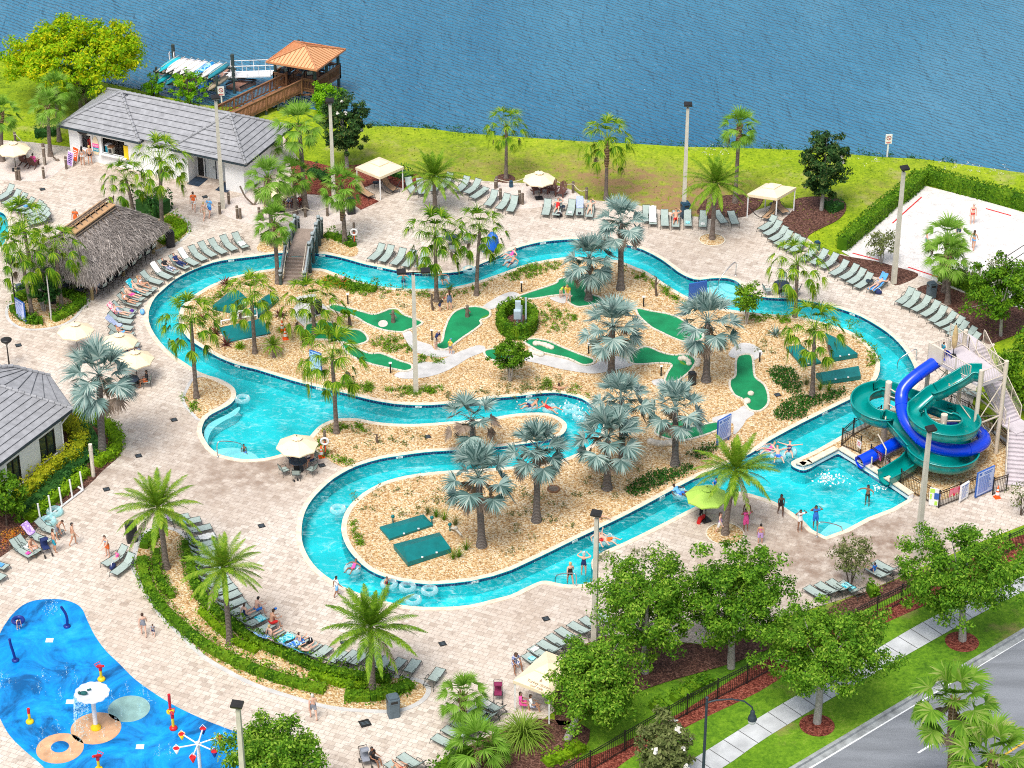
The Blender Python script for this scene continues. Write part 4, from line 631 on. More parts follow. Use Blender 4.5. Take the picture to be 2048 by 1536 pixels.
T2=area([(700,800),(1100,760),(1160,780),(1000,800),(850,800)],26,21)+area([(690,1000),(760,965),(900,950),(1000,1000),(900,1020),(740,1050)],30,22)+area([(1020,960),(1250,930),(1330,960),(1150,1060),(1000,1120)],44,23)+area([(680,855),(860,862),(860,890),(720,910)],16,24)+area([(740,560),(830,585),(860,605),(800,620)],10,25)+area([(1000,730),(1150,760),(1150,780),(960,790)],22,26)+area([(1400,680),(1560,660),(1570,720),(1450,700)],10,27)+area([(600,1400),(1000,1300),(1300,1400),(900,1480)],14,28,Z6)
tufts('dry_scrub','sparse brownish scrub dotted over the gravel beds',T2,L_olive,302,.26,16,1.2)
g=np.random.default_rng(5);sp=[]
for i in range(900):
 t=g.uniform(8,len(shore)-10);k=int(t);p=shore[k].lerp(shore[k+1],t-k);c_=.5+.5*math.sin(t*1.7)
 if g.random()<.35+.65*c_:sp.append(Vector((p.x,p.y+g.normal(.35,.5),-.35)))
tufts('shore_weeds','dark weeds growing along the lake edge',sp,L_dark,303,.26,10,1.5)
gr=np.random.default_rng(6);gp=[]
xs=gr.uniform(-60,75,26000);ys=gr.uniform(140,215,26000)
LP=[(p.x,p.y)for p in land];DP=[(p.x,p.y)for p in deck];CP=[(p.x,p.y)for p in court]
for x,y in zip(xs,ys):
 if len(gp)<9000 and inside(x,y,LP)and not inside(x,y,DP)and not inside(x,y,CP):gp.append((x,y,.02))
gp=np.array(gp);V,F=cloud(gp,np.tile([0,-.6,.6],(len(gp),1)),.11,.35,.7,9);o=obj('grass',npmesh('grass',V,F,[leafmat('grass_blade',[(.10,.19,.006),(.22,.33,.012),(.34,.40,.03)],.3)]));o['kind']='stuff';tag(o,'coarse grass clumps over the lake side lawn','grass')
wf=[]
for x,y in((1415,302),(1425,300),(1440,298),(1455,300),(1735,318),(1750,316),(1900,335),(1920,336),(1935,334),(1950,338),(1965,341),(1985,342),(2010,346),(1890,332)):wf+=[P(x,y)+Vector((gr.normal(0,.4),gr.normal(0,.6),.02))for _ in range(4)]
tufts('wildflowers','pale wildflowers scattered in the grass by the lake',wf,L_flow,304,.16,6,.6)
fw=area([(20,1190),(190,1150),(220,1190),(110,1260),(20,1330)],55,31,Z1);tufts('flower_bed','red and yellow flowers in the bed below the garden tree',fw,L_red,305,.16,12,1.2)
def plant(name,label,base,m,n=26,L=.8,el=(1.4,.3),w=.06,droop=.8,cat='plant',group=None,z=0):
 lf=Leaf();r=random.Random(int(base[0]*7+base[1]));b=P(*base,z)
 for i in range(n):lf.strip((r.uniform(-.06,.06),r.uniform(-.06,.06),0),dirv(i*2.4,el[0]+(el[1]-el[0])*i/n),L*r.uniform(.8,1.15),droop,[w*.7,w,w*.6,.008],3)
 o=obj(name,lf.mesh(name,[m]),None,None,b);return tag(o,label,cat,group)
plant('agave','blue grey agave rosette on the gravel near the river palm',(1551,670),L_bis,26,.75,(1.4,.25),.1,.1)
for b_,l_ in(((452,568),'burgundy cordyline at the tip of the island near the hut'),((402,640),'burgundy plant under the drooping palm on the island tip'),((432,668),'burgundy plant at the corner of the lifted teal lid'),((452,690),'largest burgundy plant beside the yellow shrub'),((560,632),'small burgundy plant beside the traffic cones'),((655,570),'red and yellow croton shrub beside the bridge foot'),((683,570),'red croton shrub nearest the upper river bank')):plant('burgundy_plant',l_,b_,L_burg if b_[0]<600 else L_red,22,.8,(1.4,.2),.1,.6,'plant','burgundy plants')
for b_,l_ in(((855,1028),'brown grass clump at the upper end of the clump line'),((872,1034),'green grass clump second in the line above the teal covers'),((888,1040),'largest green grass clump above the teal covers'),((911,1050),'grass clump beside the dark pipe valve'),((932,1100),'tall grass clump against the meter pipe'),((906,1118),'small grass clump at the corner of the raised teal cover'),((918,1114),'small grass clump touching its twin by the raised cover'),((1613,770),'grass clump at the foot of the palm between teal covers'),((1658,782),'grass clump beside the lone teal box'),((1640,780),'smaller grass clump in front of the lone teal box')):plant('grass_clump',l_,b_,L_olive if b_[0]%2 else L_hedge,40,.75,(1.5,.8),.035,.5,'plant','grass clumps on the gravel')
plant('strap_leaf_plant','huge arching strap leaved clump beside the lettered cabana',(1046,1476),L_strap,220,2.3,(1.5,.35),.07,1.5);plant('strap_leaf_plant','arching strap leaved clump at the foot of the bushy palm',(985,1508),L_strap,120,1.5,(1.5,.3),.06,1.4)
for b_,l_ in(((830,785),'green strap leaved plant at the foot of the twin lamp'),((738,775),'pale variegated clump below the light blue board'),((700,770),'pale variegated clump beside the palm trunk on the island'),((480,695),'yellow green shrub in front of the lifted teal lid'),((565,662),'yellow green shrub above the young palm'),((1095,768),'low green shrub on the gravel below the myrtle')):plant('low_shrub',l_,b_,L_lime if 'yellow' in l_ else L_strap,70,.6,(1.5,.1),.07,.8,'plant','low shrubs on the island')
o=thing('bonsai','dark trunked bonsai with a flat green pad between the greens','tree',P(700,652));obj('trunk',MB().tube([(0,0,0),(-.03,0,.5),(-.05,0,1.0)],[.13,.11,.09],8),B_dark,o);c_,p_,N_=crown_pts((.62,.5,.14),16,40,.2,77);V,F=cloud(p_+np.array([-.06,0,1.1]),N_,.06,.6,.6,3);obj('crown',npmesh('crown',V,F,[L_lime]),None,o)
for b_,l_,h in(((1313,592),'bent bare stump on the gravel below the river rim',1.7),((756,886),'short bare stump in a mulch ring on the pebble spit',.7),((866,620),'spindly dead sapling beside the thick palm trunk',1.4)):
 tag(obj('tree_stump',MB().tube([(0,0,0),(-.1,0,h*.5),(-.05,.05,h*.9),(-.25,0,h)],[.1,.08,.06,.03],7).tube([(-.1,0,h*.5),(.2,.1,h*.75)],[.05,.02],6),B_dark,None,P(*b_)),l_,'stump')
# ================================================================ FURNITURE
def lounge_proto(kind):
 sling=M_tansling if kind=='tan' else M_sling;ang=rad(7 if kind=='flat' else 42)
 t=thing('chaise_lounge','x','lounge chair');H=.34;f=MB()
 bx,bz=1.28+.74*math.cos(ang),H+.74*math.sin(ang)
 for s in(-1,1):
  f.tube([(s*.32,.0,H-.02),(s*.32,.06,H),(s*.32,.7,H-.015),(s*.32,1.28,H),(s*.32,1.85,H-.01)],.018,5);f.tube([(s*.29,1.28,H),(s*.29,bx,bz)],.016,5)
 f.bar((-.32,.02,H-.01),(.32,.02,H-.01),.03,.03);f.bar((-.3,bx,bz),(.3,bx,bz),.03,.03);f.bar((-.32,1.8,H-.02),(.32,1.8,H-.02),.03,.03)
 if kind!='flat':f.tube([(-.28,1.6,.62),(-.28,1.75,H-.02)],.012,4).tube([(.28,1.6,.62),(.28,1.75,H-.02)],.012,4)
 obj('frame',f,M_frame,t)
 g=MB();n=6
 def sl(p0,p1,sag):
  vs=[];d=Vector(p1)-Vector(p0)
  for i in range(n+1):
   u=i/n;q=Vector(p0)+d*u;q.z-=sag*math.sin(math.pi*u)
   vs+=[q+Vector((-.29,0,.006)),q+Vector((0,0,-.018)),q+Vector((.29,0,.006)),q+Vector((-.29,0,-.012)),q+Vector((0,0,-.035)),q+Vector((.29,0,-.012))]
  fs=[]
  for i in range(n):
   o=i*6;fs+=[(o,o+1,o+7,o+6),(o+1,o+2,o+8,o+7),(o+3,o+9,o+10,o+4),(o+4,o+10,o+11,o+5),(o,o+6,o+9,o+3),(o+2,o+5,o+11,o+8)]
  fs+=[(0,3,4,1),(1,4,5,2)];o=n*6;fs+=[(o,o+1,o+4,o+3),(o+1,o+2,o+5,o+4)]
  return MB().add(vs,fs,0,False)
 obj('seat',sl((0,.02,H+.01),(0,1.27,H+.01),.03),sling,t);obj('backrest',sl((0,1.29,H+.012),(0,bx,bz+.012),.03),sling,t)
 for s in(-1,1):obj('armrest',MB().tube([(s*.34,.95,H),(s*.35,1.0,H+.16),(s*.35,1.12,H+.21),(s*.35,1.42,H+.2),(s*.34,1.52,H+.1),(s*.33,1.56,H)],.017,5),M_frame,t)
 for s in(-1,1):
  for a,b in((.06,-.04),(1.72,1.84)):obj('leg',MB().tube([(s*.32,a,H-.01),(s*.33,b,.0)],.017,5),M_frame,t)
 return Proto(t)
LG={k:lounge_proto(k)for k in('up','flat','tan')}
LOUNGES={}
def seat(px,d,label,kind='up',group='sling loungers on the pool deck',z=.33):
 F=P(px[0],px[1],z);dv=wdir(px,d);rz=math.atan2(dv.y,dv.x)-math.pi/2
 rz+=random.gauss(0,.045);r=LG[kind].place((F.x,F.y,.0),rz,1.0,label,group);return F,dv,rz
def row(key,feet,d0,d1,txt,kinds=None,notes=None):
 n=len(feet);LOUNGES[key]=[]
 for i,px in enumerate(feet):
  u=i/max(1,n-1);d=(d0[0]+(d1[0]-d0[0])*u,d0[1]+(d1[1]-d0[1])*u)
  nt_=(notes or{}).get(i);lab=f'sage lounger, {ORD[i]} {txt}'
  LOUNGES[key].append(seat(px,d,lab,(kinds or{}).get(i,'up'),'loungers in the '+txt.split(' in the ')[-1]))
row('hut',[(492,495),(470,500),(450,506),(429,512),(410,520),(394,529),(376,536),(355,545),(342,556),(324,566),(311,580),(300,589),(287,599),(280,610),(271,624),(266,633),(265,644),(265,657),(267,669),(270,680),(279,690),(280,703)],(-65,-55),(-140,-12),'from the bridge end in the row round the hut side bend',None,{5:'white towel on its back',8:'white towel on it',14:'purple sandals on it'})
for i,(a,b)in enumerate(zip(LOUNGES['hut'],range(22))):pass
row('mid',[(741,519),(763,523),(786,529),(809,533),(836,535)],(70,-65),(60,-70),'from the bridge in the row beside the upper river')
row('lake',[(974,411),(997,418),(1019,423)],(75,-80),(65,-85),'from the first cabana in the trio beside the roped beach')
row('lakeb',[(882,375),(914,382),(932,386),(944,396)],(60,-60),(100,-65),'from the date palm in the loose group below the lawn edge',{3:'flat'})
row('lakec',[(828,385),(845,388),(866,383)],(-40,-50),(30,-60),'from the cabana in the trio hidden by the yellowing date palm')
row('beach',[(1090,430),(1111,431),(1138,431),(1159,431),(1178,434)],(8,-50),(8,-60),'from the roped posts in the row below the parasol',None,{2:'white cloth on it',3:'blue striped towel on its back'})
row('bin',[(1294,443),(1306,449),(1330,452),(1351,454),(1376,452),(1405,454)],(-6,-70),(-4,-75),'from the tall silver palm in the row beside the lawn bin',None,{1:'white towels over it',4:'blue ring towel on it'})
row('pair',[(1449,446),(1471,448)],(-60,-80),(-32,-85),'from the round pebble planter in the flat pair by the mulch',{0:'flat',1:'flat'})
row('cab',[(1521,459),(1530,469),(1541,480),(1552,489),(1566,496),(1580,504),(1603,520),(1623,527),(1643,535),(1663,549),(1683,557),(1698,566),(1713,575),(1741,581)],(78,-45),(80,-52),'from the second cabana in the row along the mulch beds')
row('court',[(1797,606),(1811,614),(1827,621),(1845,631),(1862,643),(1873,651),(1890,661),(1898,670),(1913,681),(1920,692)],(75,-52),(80,-32),'from the court entrance in the row above the slide tower')
seat((1925,778),(100,40),'sage sling chaise lounge alone under the slide tower platform')
row('pool2',[(-4,398),(8,408),(20,415),(30,422),(46,428),(52,434),(56,440),(57,447)],(100,-60),(95,-28),'from the frame edge in the row by the small side pool')
row('plant',[(379,1031),(402,1038),(423,1052),(432,1070),(434,1082),(437,1093),(441,1105),(446,1120),(450,1134),(455,1148),(462,1160),(472,1171),(480,1183),(490,1198),(499,1211),(516,1220),(533,1232),(546,1247),(566,1259),(590,1267),(613,1275),(638,1286)],(-150,25),(-95,62),'from the black bin in the row along the hedge planter',None,{3:'white and black towels on it',16:'striped towel on it',19:'blue patterned towel on it'})
row('plantb',[(659,1293),(689,1301),(714,1302),(731,1305),(757,1309),(778,1313),(806,1317),(834,1319),(882,1336)],(-92,70),(-60,85),'from the bald sunbather in the row behind the big date palm')
row('corner',[(867,1472),(887,1455),(907,1443),(930,1428),(942,1416),(960,1400)],(115,60),(118,66),'from the lower edge in the row beside the squat palm',None,{3:'white and blue towels on it',4:'pink cloth on it'})
row('low',[(775,1524),(800,1509)],(115,70),(115,66),'from the grey stroller in the pair at the lower edge')
row('cabl',[(1049,1308),(1061,1294),(1078,1283),(1096,1270),(1115,1257),(1139,1246),(1164,1235),(1190,1222)],(105,66),(105,70),'from the lettered cabana in the row up to the lamp pole',None,{0:'blue towel on it',1:'white towel on it'})
row('oak',[(1612,1173),(1634,1166),(1657,1160),(1680,1163),(1735,1134),(1748,1123)],(115,72),(110,60),'from the broad oak in the row half hidden by branches',None,{3:'turquoise towel on it'})
row('house',[(64,1112),(78,1104),(98,1084),(123,1066)],(-135,-70),(-125,-40),'from the splash pad in the group beside the flower bed',None,{0:'pink cloth on it',2:'lilac towel on its back'})
row('edge',[(14,1135),(8,1156)],(-100,-35),(-100,-40),'from the flower bed in the pair cut by the frame',None,{0:'pale blue towel on it'})
row('duo',[(208,1130),(227,1148)],(120,-76),(120,-86),'from the house in the pair beside the planter tip')
CAB={}
for i,(a,b,c_)in enumerate((((743,392),(-75,-55),'first'),((792,380),(-80,-52),'first'),((1530,437),(60,-50),'second'),((1572,425),(-60,-50),'second'))):seat(a,b,f'tan sling chaise lounge {"beside the mulch" if i % 2 == 0 else "next to the round side table"} inside the {c_} cabana' if i<2 else f'tan sling chaise lounge on the {"lounger row" if i == 2 else "magnolia"} side inside the second cabana','tan','tan loungers inside the cabanas')
def towelmat(name,a,b,s=9,vert=False):
 t=NT(name);w_=t.n('ShaderNodeTexWave',Scale=s,Distortion=.3,bands_direction='Y' if vert else 'X');t.l(t.pos(world=False),w_.inputs['Vector']);t.col(t.ramp(w_.outputs[0],[(.45,a),(.55,b)]));t.set(.9,0,.1);return t.m
def spots(name,a,b,s=6):
 t=NT(name);n_=t.noise(t.pos(world=False),s,2,.5,1);t.col(t.ramp(n_.outputs[0],[(.47,a),(.53,b)]));t.set(.9,0,.1);return t.m
TM={'white':mk('white_towel',(.8,.8,.78),.95,.06,6),'stripe':towelmat('blue_striped_towel',(.75,.78,.82),(.06,.16,.5)),'blue':spots('blue_pattern_towel',(.02,.16,.62),(.45,.68,.85)),'turq':spots('turquoise_towel',(.02,.42,.55),(.35,.75,.8),4),'pink':spots('pink_white_towel',(.75,.12,.22),(.85,.7,.7),8),'lilac':spots('lilac_towel',(.42,.25,.62),(.7,.55,.8),5),'black':mk('black_towel',(.02,.02,.03),.95,.2,6),'purple':mk('purple_cloth',(.10,.03,.30),.9,.2,5),'pstripe':towelmat('pink_striped_towel',(.8,.75,.76),(.5,.1,.3),14),'sky':mk('sky_blue_cloth',(.10,.35,.75),.9,.1,5),'hot':mk('hot_pink_cloth',(.85,.08,.40),.9,.1,5),'grn':mk('lime_cloth',(.35,.62,.05),.9,.1,5)}
def towel(key,i,m,label,y0=.3,y1=1.0,w=.5,back=False,lump=.02,name='towel'):
 F,dv,rz=LOUNGES[key][i];r=random.Random(hash(label)%999 if False else len(label)*7+i);n=9;k=5;vs=[]
 for a in range(n):
  y=y0+(y1-y0)*a/(n-1);by=y-1.28;z=.365 if by<0 else .365+by/math.cos(rad(42))*math.sin(rad(42))
  for b in range(k):vs.append(((b/(k-1)-.5)*w*(1+r.uniform(-.08,.08)),y+r.uniform(-.02,.02),z+abs(r.gauss(0,lump))+.012))
 fs=[(a*k+b,a*k+b+1,(a+1)*k+b+1,(a+1)*k+b)for a in range(n-1)for b in range(k-1)];g=MB().add(vs,fs,0,True)
 vs2=[(x,y,z-.03)for x,y,z in vs];g.add(vs2,[tuple(reversed(f_))for f_ in fs],0,True)
 bd=[b for b in range(k)]+[a*k+k-1 for a in range(1,n)]+[(n-1)*k+b for b in range(k-2,-1,-1)]+[a*k for a in range(n-2,0,-1)]
 g.add(vs+vs2,[(bd[q],bd[(q+1)%len(bd)],bd[(q+1)%len(bd)]+n*k,bd[q]+n*k)for q in range(len(bd))])
 return tag(obj(name,g,TM[m],None,(F.x,F.y,0),rz),label,'towel','towels on the loungers')
for a in[('hut',5,'white','white towel over the back of the sixth lounger from the bridge',1.25,1.95),('hut',0,'white','crumpled white towel on the lounger nearest the bridge',.35,.95,.5,0,.05),('hut',8,'white','white towel over the back below the two dark dressed sunbathers',1.25,1.95),('hut',11,'turq','turquoise towel under the sunbather nearest the hut corner',.8,1.98,.58),('hut',15,'pink','pink white towel behind the sunbather in blue stripes',1.2,2.0,.58),('hut',17,'stripe','blue white striped towel above the boy in blue shorts',.9,1.99,.58),('hut',21,'stripe','navy towel under the lone pair of legs by the parasol',.05,1.2,.58),('hut',14,'purple','purple sandals left on the lounger below the bar hut',.15,.4,.3,0,.05),('beach',2,'white','small white cloth on the third lounger by the roped beach',.3,.6,.3),('beach',3,'stripe','blue white striped towel over the fourth lounger by the roped beach',1.2,1.98,.56),('beach',3,'black','black sandals on the lounger with the striped towel',.15,.4,.25,0,.05),('bin',1,'white','white towels spread over the lounger beside the tall silver palm',.3,1.9,.56,0,.04),('bin',4,'turq','blue white ring towel on the lounger before the lawn bin',.35,.7,.35),('bin',5,'white','small white cloth on the lounger right after the lawn bin',.3,.65,.3),('plant',0,'lilac','lilac bundle on the lounger nearest the black bin',1.3,1.8,.45,0,.07),('plant',1,'sky','folded blue towel on the second lounger by the black bin',1.0,1.3,.5),('plant',3,'white','white towel and dark bag row on the fourth planter lounger',.1,1.1,.55,0,.05),('plant',14,'white','white cap and bag on the lounger above the seated couple',.35,.65,.4,0,.06),('plant',16,'turq','pale striped towel hanging from the lounger by the seated couple',.2,.7,.6),('plant',18,'blue','bright blue towel behind the woman beside the red shorts man',1.1,2.0,.62,0,.05),('plant',19,'turq','turquoise patterned towels heaped on the lounger by the child',.3,1.3,.6,0,.08),('plant',20,'blue','blue leaf patterned towel under the seated child',.4,2.0,.62,0,.03),('plant',21,'turq','turquoise towel under the bald sunbather',1.0,2.0,.6),('plant',19,'pstripe','pink striped bag hanging behind the blue towel lounger',1.9,2.15,.4,0,.05),('corner',3,'turq','white and blue towels on the lounger touching the squat palm',.9,1.5,.55,0,.06),('corner',4,'pink','pink cloth on the lounger below the maroon stroller',.3,.7,.35),('corner',4,'black','black sandals on the lounger with the pink cloth',1.0,1.25,.3,0,.06),('corner',5,'white','tan white bundle on the lounger nearest the maroon stroller',.4,.75,.4,0,.05),('cabl',0,'turq','blue towel on the lounger touching the lettered cabana',.45,.8,.35,0,.05),('cabl',1,'white','folded white towel on the second lounger above the lettered cabana',.2,.5,.45,0,.03),('house',0,'hot','small hot pink cloth on the lounger by the flower bed',.25,.5,.25,0,.02),('house',2,'lilac','lilac towel draped over the lounger back by the flowers',1.35,2.0,.6),('house',1,'white','white plates and cloths on the lounger of the seated woman',.35,1.15,.4,0,.03),('edge',0,'sky','pale blue towel on the lounger cut by the frame',.3,1.0,.35),('oak',3,'turq','turquoise towel seen through the reddish sparse tree',.3,1.1,.5),('cab',13,'sky','navy towel under the face down sunbather',.05,1.95,.56),('pool2',3,'sky','folded blue cloth on the fourth lounger by the side pool',.9,1.2,.3)]:towel(*a)
def parasol(label,c,base,R_=1.32,m=None,zc=2.45,rot=.2,closed=False):
 b=P(*base);t=thing('parasol',label,'parasol',b,rot,'parasols on the deck');n=8;g=MB();vs=[(0,0,zc)];rim=[]
 for k in range(n):
  a=k*2*math.pi/n;rim.append((R_*math.cos(a),R_*math.sin(a),zc-.62))
 mid=[(x*.55,y*.55,zc-.30)for x,y,z in rim];mm=[]
 for k in range(n):
  a=(k+.5)*2*math.pi/n;mm.append((R_*.905*math.cos(a),R_*.905*math.sin(a),zc-.60))
 V=[(0,0,zc)]+mid+rim+mm;F=[]
 for k in range(n):
  q=(k+1)%n;F+=[(0,1+k,1+q),(1+k,1+n+k,1+2*n+k),(1+k,1+2*n+k,1+q),(1+q,1+2*n+k,1+n+q)]
 g.add(V,F);g.add([(x,y,z-.012)for x,y,z in V],[tuple(reversed(f_))for f_ in F])
 val=[]
 for k in range(n):val+=[rim[k],mm[k]]
 nv=len(val);g.add(val+[(x*.995,y*.995,z-.09)for x,y,z in val],[(k,k+nv,(k+1)%nv+nv,(k+1)%nv)for k in range(nv)])
 cn=obj('canopy',g,m or M_cream,t)
 v=MB();V=[(0,0,zc+.1)]+[(.36*math.cos(k*math.pi/8),.36*math.sin(k*math.pi/8),zc+(-.05 if k%2 else-.015))for k in range(16)];v.add(V,[(0,1+k,1+(k+1)%16)for k in range(16)]);obj('vent',v,m or M_cream,cn)
 obj('pole',MB().tube([(0,0,.05),(0,0,zc+.14)],[.028,.028],8).sphere((0,0,zc+.16),.035,8,5),M_black,t);r_=MB()
 for x,y,z in rim:r_.bar((0,0,zc-.75),(x*.7,y*.7,zc-.40),.02,.02)
 obj('ribs',r_,M_black,t);obj('base',MB().box((0,0,.04),(.6,.6,.06)).tube([(0,0,.06),(0,0,.35)],.04,8),M_black,t);return t
parasol('cream parasol on the upper beach beside two brown chairs',None,(32,340),1.35);parasol('cream parasol over the brown chairs on the roped beach',None,(1078,397),1.3,None,2.3);parasol('cream parasol farthest up the trio beside the hut loungers',None,(156,707));parasol('cream parasol, middle of the trio behind the silver palm',None,(243,729));parasol('cream parasol closest to the lagoon in the silver palm trio',None,(275,764));parasol('cream parasol over the navy table beside the lagoon',None,(597,938),1.4);parasol('cream parasol hidden behind cabbage palms beside the restroom wall',None,(562,422),1.4);parasol('lime green parasol beside the lifeguard',None,(1411,1041),1.38,mk('lime_canvas',(.40,.62,.10),.8,.06,2),2.45,.5)
def chair_proto(bar=False):
 t=thing('bar_stool' if bar else 'patio_chair','x','stool' if bar else 'chair');H=.75 if bar else .43;f=MB()
 f.tube([(-.26,-.24,H),(.26,-.24,H),(.26,.24,H),(-.26,.24,H),(-.26,-.24,H)],.016,5)
 for s in(-1,1):f.tube([(s*.26,.24,H),(s*.25,.36,H+.46)],.016,5)
 if bar:f.tube([(-.25,-.25,.28),(.25,-.25,.28),(.25,.26,.28),(-.25,.26,.28),(-.25,-.25,.28)],.014,5)
 f.bar((-.25,.36,H+.46),(.25,.36,H+.46),.03,.03);obj('frame',f,M_black if bar else M_frame,t)
 obj('seat',MB().box((0,0,H+.01),(.5,.46,.03)),M_sling if not bar else M_navy,t);obj('backrest',MB().bar((0,.27,H+.12),(0,.355,H+.43),.48,.025,0,(0,-1,.3)),M_sling,t)
 for s in(-1,1):obj('armrest',MB().tube([(s*.28,.3,H+.22),(s*.29,-.2,H+.22),(s*.28,-.26,H+.1),(s*.27,-.26,H)],.016,5),M_black if bar else M_frame,t)
 for s in(-1,1):
  for q in(-1,1):obj('leg',MB().tube([(s*.26,q*.24,H),(s*.27,q*.27,0)],.016,5),M_black if bar else M_frame,t)
 return Proto(t)
CHR=chair_proto();STL=chair_proto(True)
def table_proto():
 t=thing('round_table','x','table');obj('top',MB().lathe([(.001,.72),(.58,.72),(.6,.735),(.58,.75),(.001,.75)],24),M_navy,t);obj('pedestal',MB().tube([(0,0,0),(0,0,.72)],.06,8).box((0,0,.03),(.6,.6,.06)),M_black,t);return Proto(t)
TBL=table_proto()
def face(p,c):return math.atan2(c.y-p.y,c.x-p.x)+math.pi/2
c=P(597,940);TBL.place(c,0,1,'round navy table under the lagoon parasol','round tables')
for a,l in((215,'sage sling chair with a dark bag at the lagoon table'),(268,'sage sling chair with its back to the camera at the lagoon table'),(330,'sage sling chair by the drain at the lagoon table'),(35,'sage sling chair holding a seated bather at the lagoon table'),(120,'sage sling chair with a red shirted guest at the lagoon table')):
 p=c+dirv(rad(a),0)*1.05;CHR.place(p,face(p,c),1,l,'patio chairs round the tables')
c=P(1562,585);TBL.place(c,0,1,'round navy table beside the outer bank palm','round tables')
for a,l in((200,'patio chair on the step side of the outer bank table'),(275,'patio chair facing away at the outer bank table'),(340,'patio chair behind the palm trunk at the outer bank table'),(80,'patio chair on the far side of the outer bank table')):
 p=c+dirv(rad(a),0)*1.1;CHR.place(p,face(p,c),1,l,'patio chairs round the tables')
c=P(905,492);TBL.place(c,0,1,'round navy table glimpsed behind the drooping island palms','round tables')
for a,l in((20,'patio chair on the lift side of the hidden table'),(150,'patio chair behind the thick palm at the hidden table'),(270,'patio chair on the river side of the hidden table')):
 p=c+dirv(rad(a),0)*1.1;CHR.place(p,face(p,c),1,l,'patio chairs round the tables')
c=P(262,776);TBL.place(c,0,1,'round navy table under the fronds of the house silver palm','round tables')
for a,l in((10,'patio chair with the dark shirted guest near the lagoon trio'),(280,'patio chair half hidden under silver fronds'),(190,'patio chair on the house side under silver fronds')):
 p=c+dirv(rad(a),0)*1.1;CHR.place(p,face(p,c),1,l,'patio chairs round the tables')
def side_table(label,b,m=None):
 t=thing('side_table',label,'side table',P(*b),0,'small side tables');obj('top',MB().lathe([(.001,.44),(.27,.44),(.28,.455),(.27,.47),(.001,.47)],16),m or M_navy,t)
 for a in(0,2.09,4.19):obj('leg',MB().tube([(.2*math.cos(a),.2*math.sin(a),.44),(.24*math.cos(a),.24*math.sin(a),0)],.014,5),M_black,t)
side_table('small blue side table between the tan loungers of the first cabana',(752,375));side_table('small blue side table inside the second cabana',(1545,418));side_table('small round side table at the mulch end of the cabana lounger row',(1540,450));side_table('black side table beside the striped bag by the beach loungers',(1124,423));side_table('small table with a blue bag beside the face down sunbather',(1738,572));side_table('small round side table in front of the lifeguard parasol',(1414,1018),M_black)
def adirondack_proto():
 t=thing('adirondack_chair','x','chair');B=mk('plum_brown_wood',(.12,.05,.04),.7,.2,5);g=MB()
 for i in range(5):g.bar((-.27,-.28+i*.12,.36-i*.025),(.27,-.28+i*.12,.36-i*.025),.1,.02)
 obj('seat',g,B,t);g=MB()
 for i in range(5):g.bar((-.22+i*.11,.25,.24),(-.25+i*.125,.58,.95+.08*(2-abs(i-2))),.1,.02,0,(0,-1,0))
 obj('backrest',g,B,t)
 for s in(-1,1):obj('armrest',MB().bar((s*.34,-.38,.54),(s*.34,.4,.54),.13,.025),B,t)
 for s in(-1,1):obj('leg',MB().bar((s*.3,-.32,0),(s*.3,-.32,.53),.03,.1),B,t);obj('leg',MB().bar((s*.28,-.3,.3),(s*.28,.62,0),.03,.1,0,(0,0,1)),B,t)
 return Proto(t)
ADI=adirondack_proto()
for b,rz,l in(((44,315),200,'brown slatted chair farthest from the camera at the upper beach parasol'),((52,328),150,'brown slatted chair in the middle at the upper beach parasol'),((68,333),165,'brown slatted chair under the pink dressed guest'),((1072,385),20,'brown slatted chair nearest the pole on the roped beach'),((1090,383),5,'brown slatted chair second in line on the roped beach'),((1104,386),-10,'brown slatted chair with a striped towel on the roped beach'),((1122,392),-25,'brown slatted chair farthest along on the roped beach'),((558,410),30,'brown slatted chair under the guest in a pale shirt'),((580,412),-20,'brown slatted chair under the hat wearing guest'),((600,412),-40,'brown slatted chair with red cloth beside the palm trunk')):
 ADI.place(P(*b),rad(rz),1,l,'brown slatted beach chairs')
def post(label,b,h=1.0,r=.11,n=1,m=None):
 t=thing('rope_post',label,'post',P(*b),0,'timber rope posts');g=MB()
 for k in range(n):g.tube([(k*.24,-.08*k,0),(k*.24,-.08*k,h*(1-.18*k))],r,10)
 obj('timber',g,m or M_wood,t);obj('rope_wrap',MB().lathe([(r*1.12,h*.8),(r*1.2,h*.83),(r*1.12,h*.86)],10),mk('rope',(.62,.56,.45),.9,.1,8),t)
for b,h,n,l in(((34,360),1.1,2,'twin timber post below the upper beach parasol'),((90,330),1.9,1,'tall timber post in the middle of the upper beach'),((88,357),1.0,1,'timber post on the curved kerb of the upper beach'),((133,338),1.1,1,'timber post beside the leaning menu boards'),((31,284),.9,1,'timber post at the lawn edge of the upper beach'),((440,428),1.0,1,'timber post beside the lamp pole by the restrooms'),((458,408),1.0,1,'timber post in front of the blank restroom wall'),((475,437),1.1,2,'twin timber post on the sand beside the restrooms'),((519,440),1.1,2,'twin timber post behind the bridge palm'),((655,432),1.0,1,'timber post between the bridge and the lamp pole'),((611,434),1.0,1,'timber post just behind the bridge landing'),((993,376),1.0,1,'timber post with a white cap by the mulched palm'),((1001,399),.95,1,'timber post between the trio of loungers'),((991,377),.8,1,'dark timber post behind the trio of loungers'),((1039,408),1.2,2,'twin timber post at the corner of the roped beach'),((1055,372),.8,1,'timber post left of the roped beach parasol'),((1102,371),.8,1,'timber post behind the brown chairs on the roped beach'),((1146,386),1.0,1,'timber post at the lawn bend of the roped beach'),((1173,398),1.0,1,'timber post at the far end of the rope'),((533,408),1.9,1,'tall timber post beside the crossed anchor timbers'),((187,953),2.5,1,'tall pale timber post at the tip of the house bed')):post(l,b,h,.11 if h<1.5 else .13,n,M_stone if b==(187,953)else None)
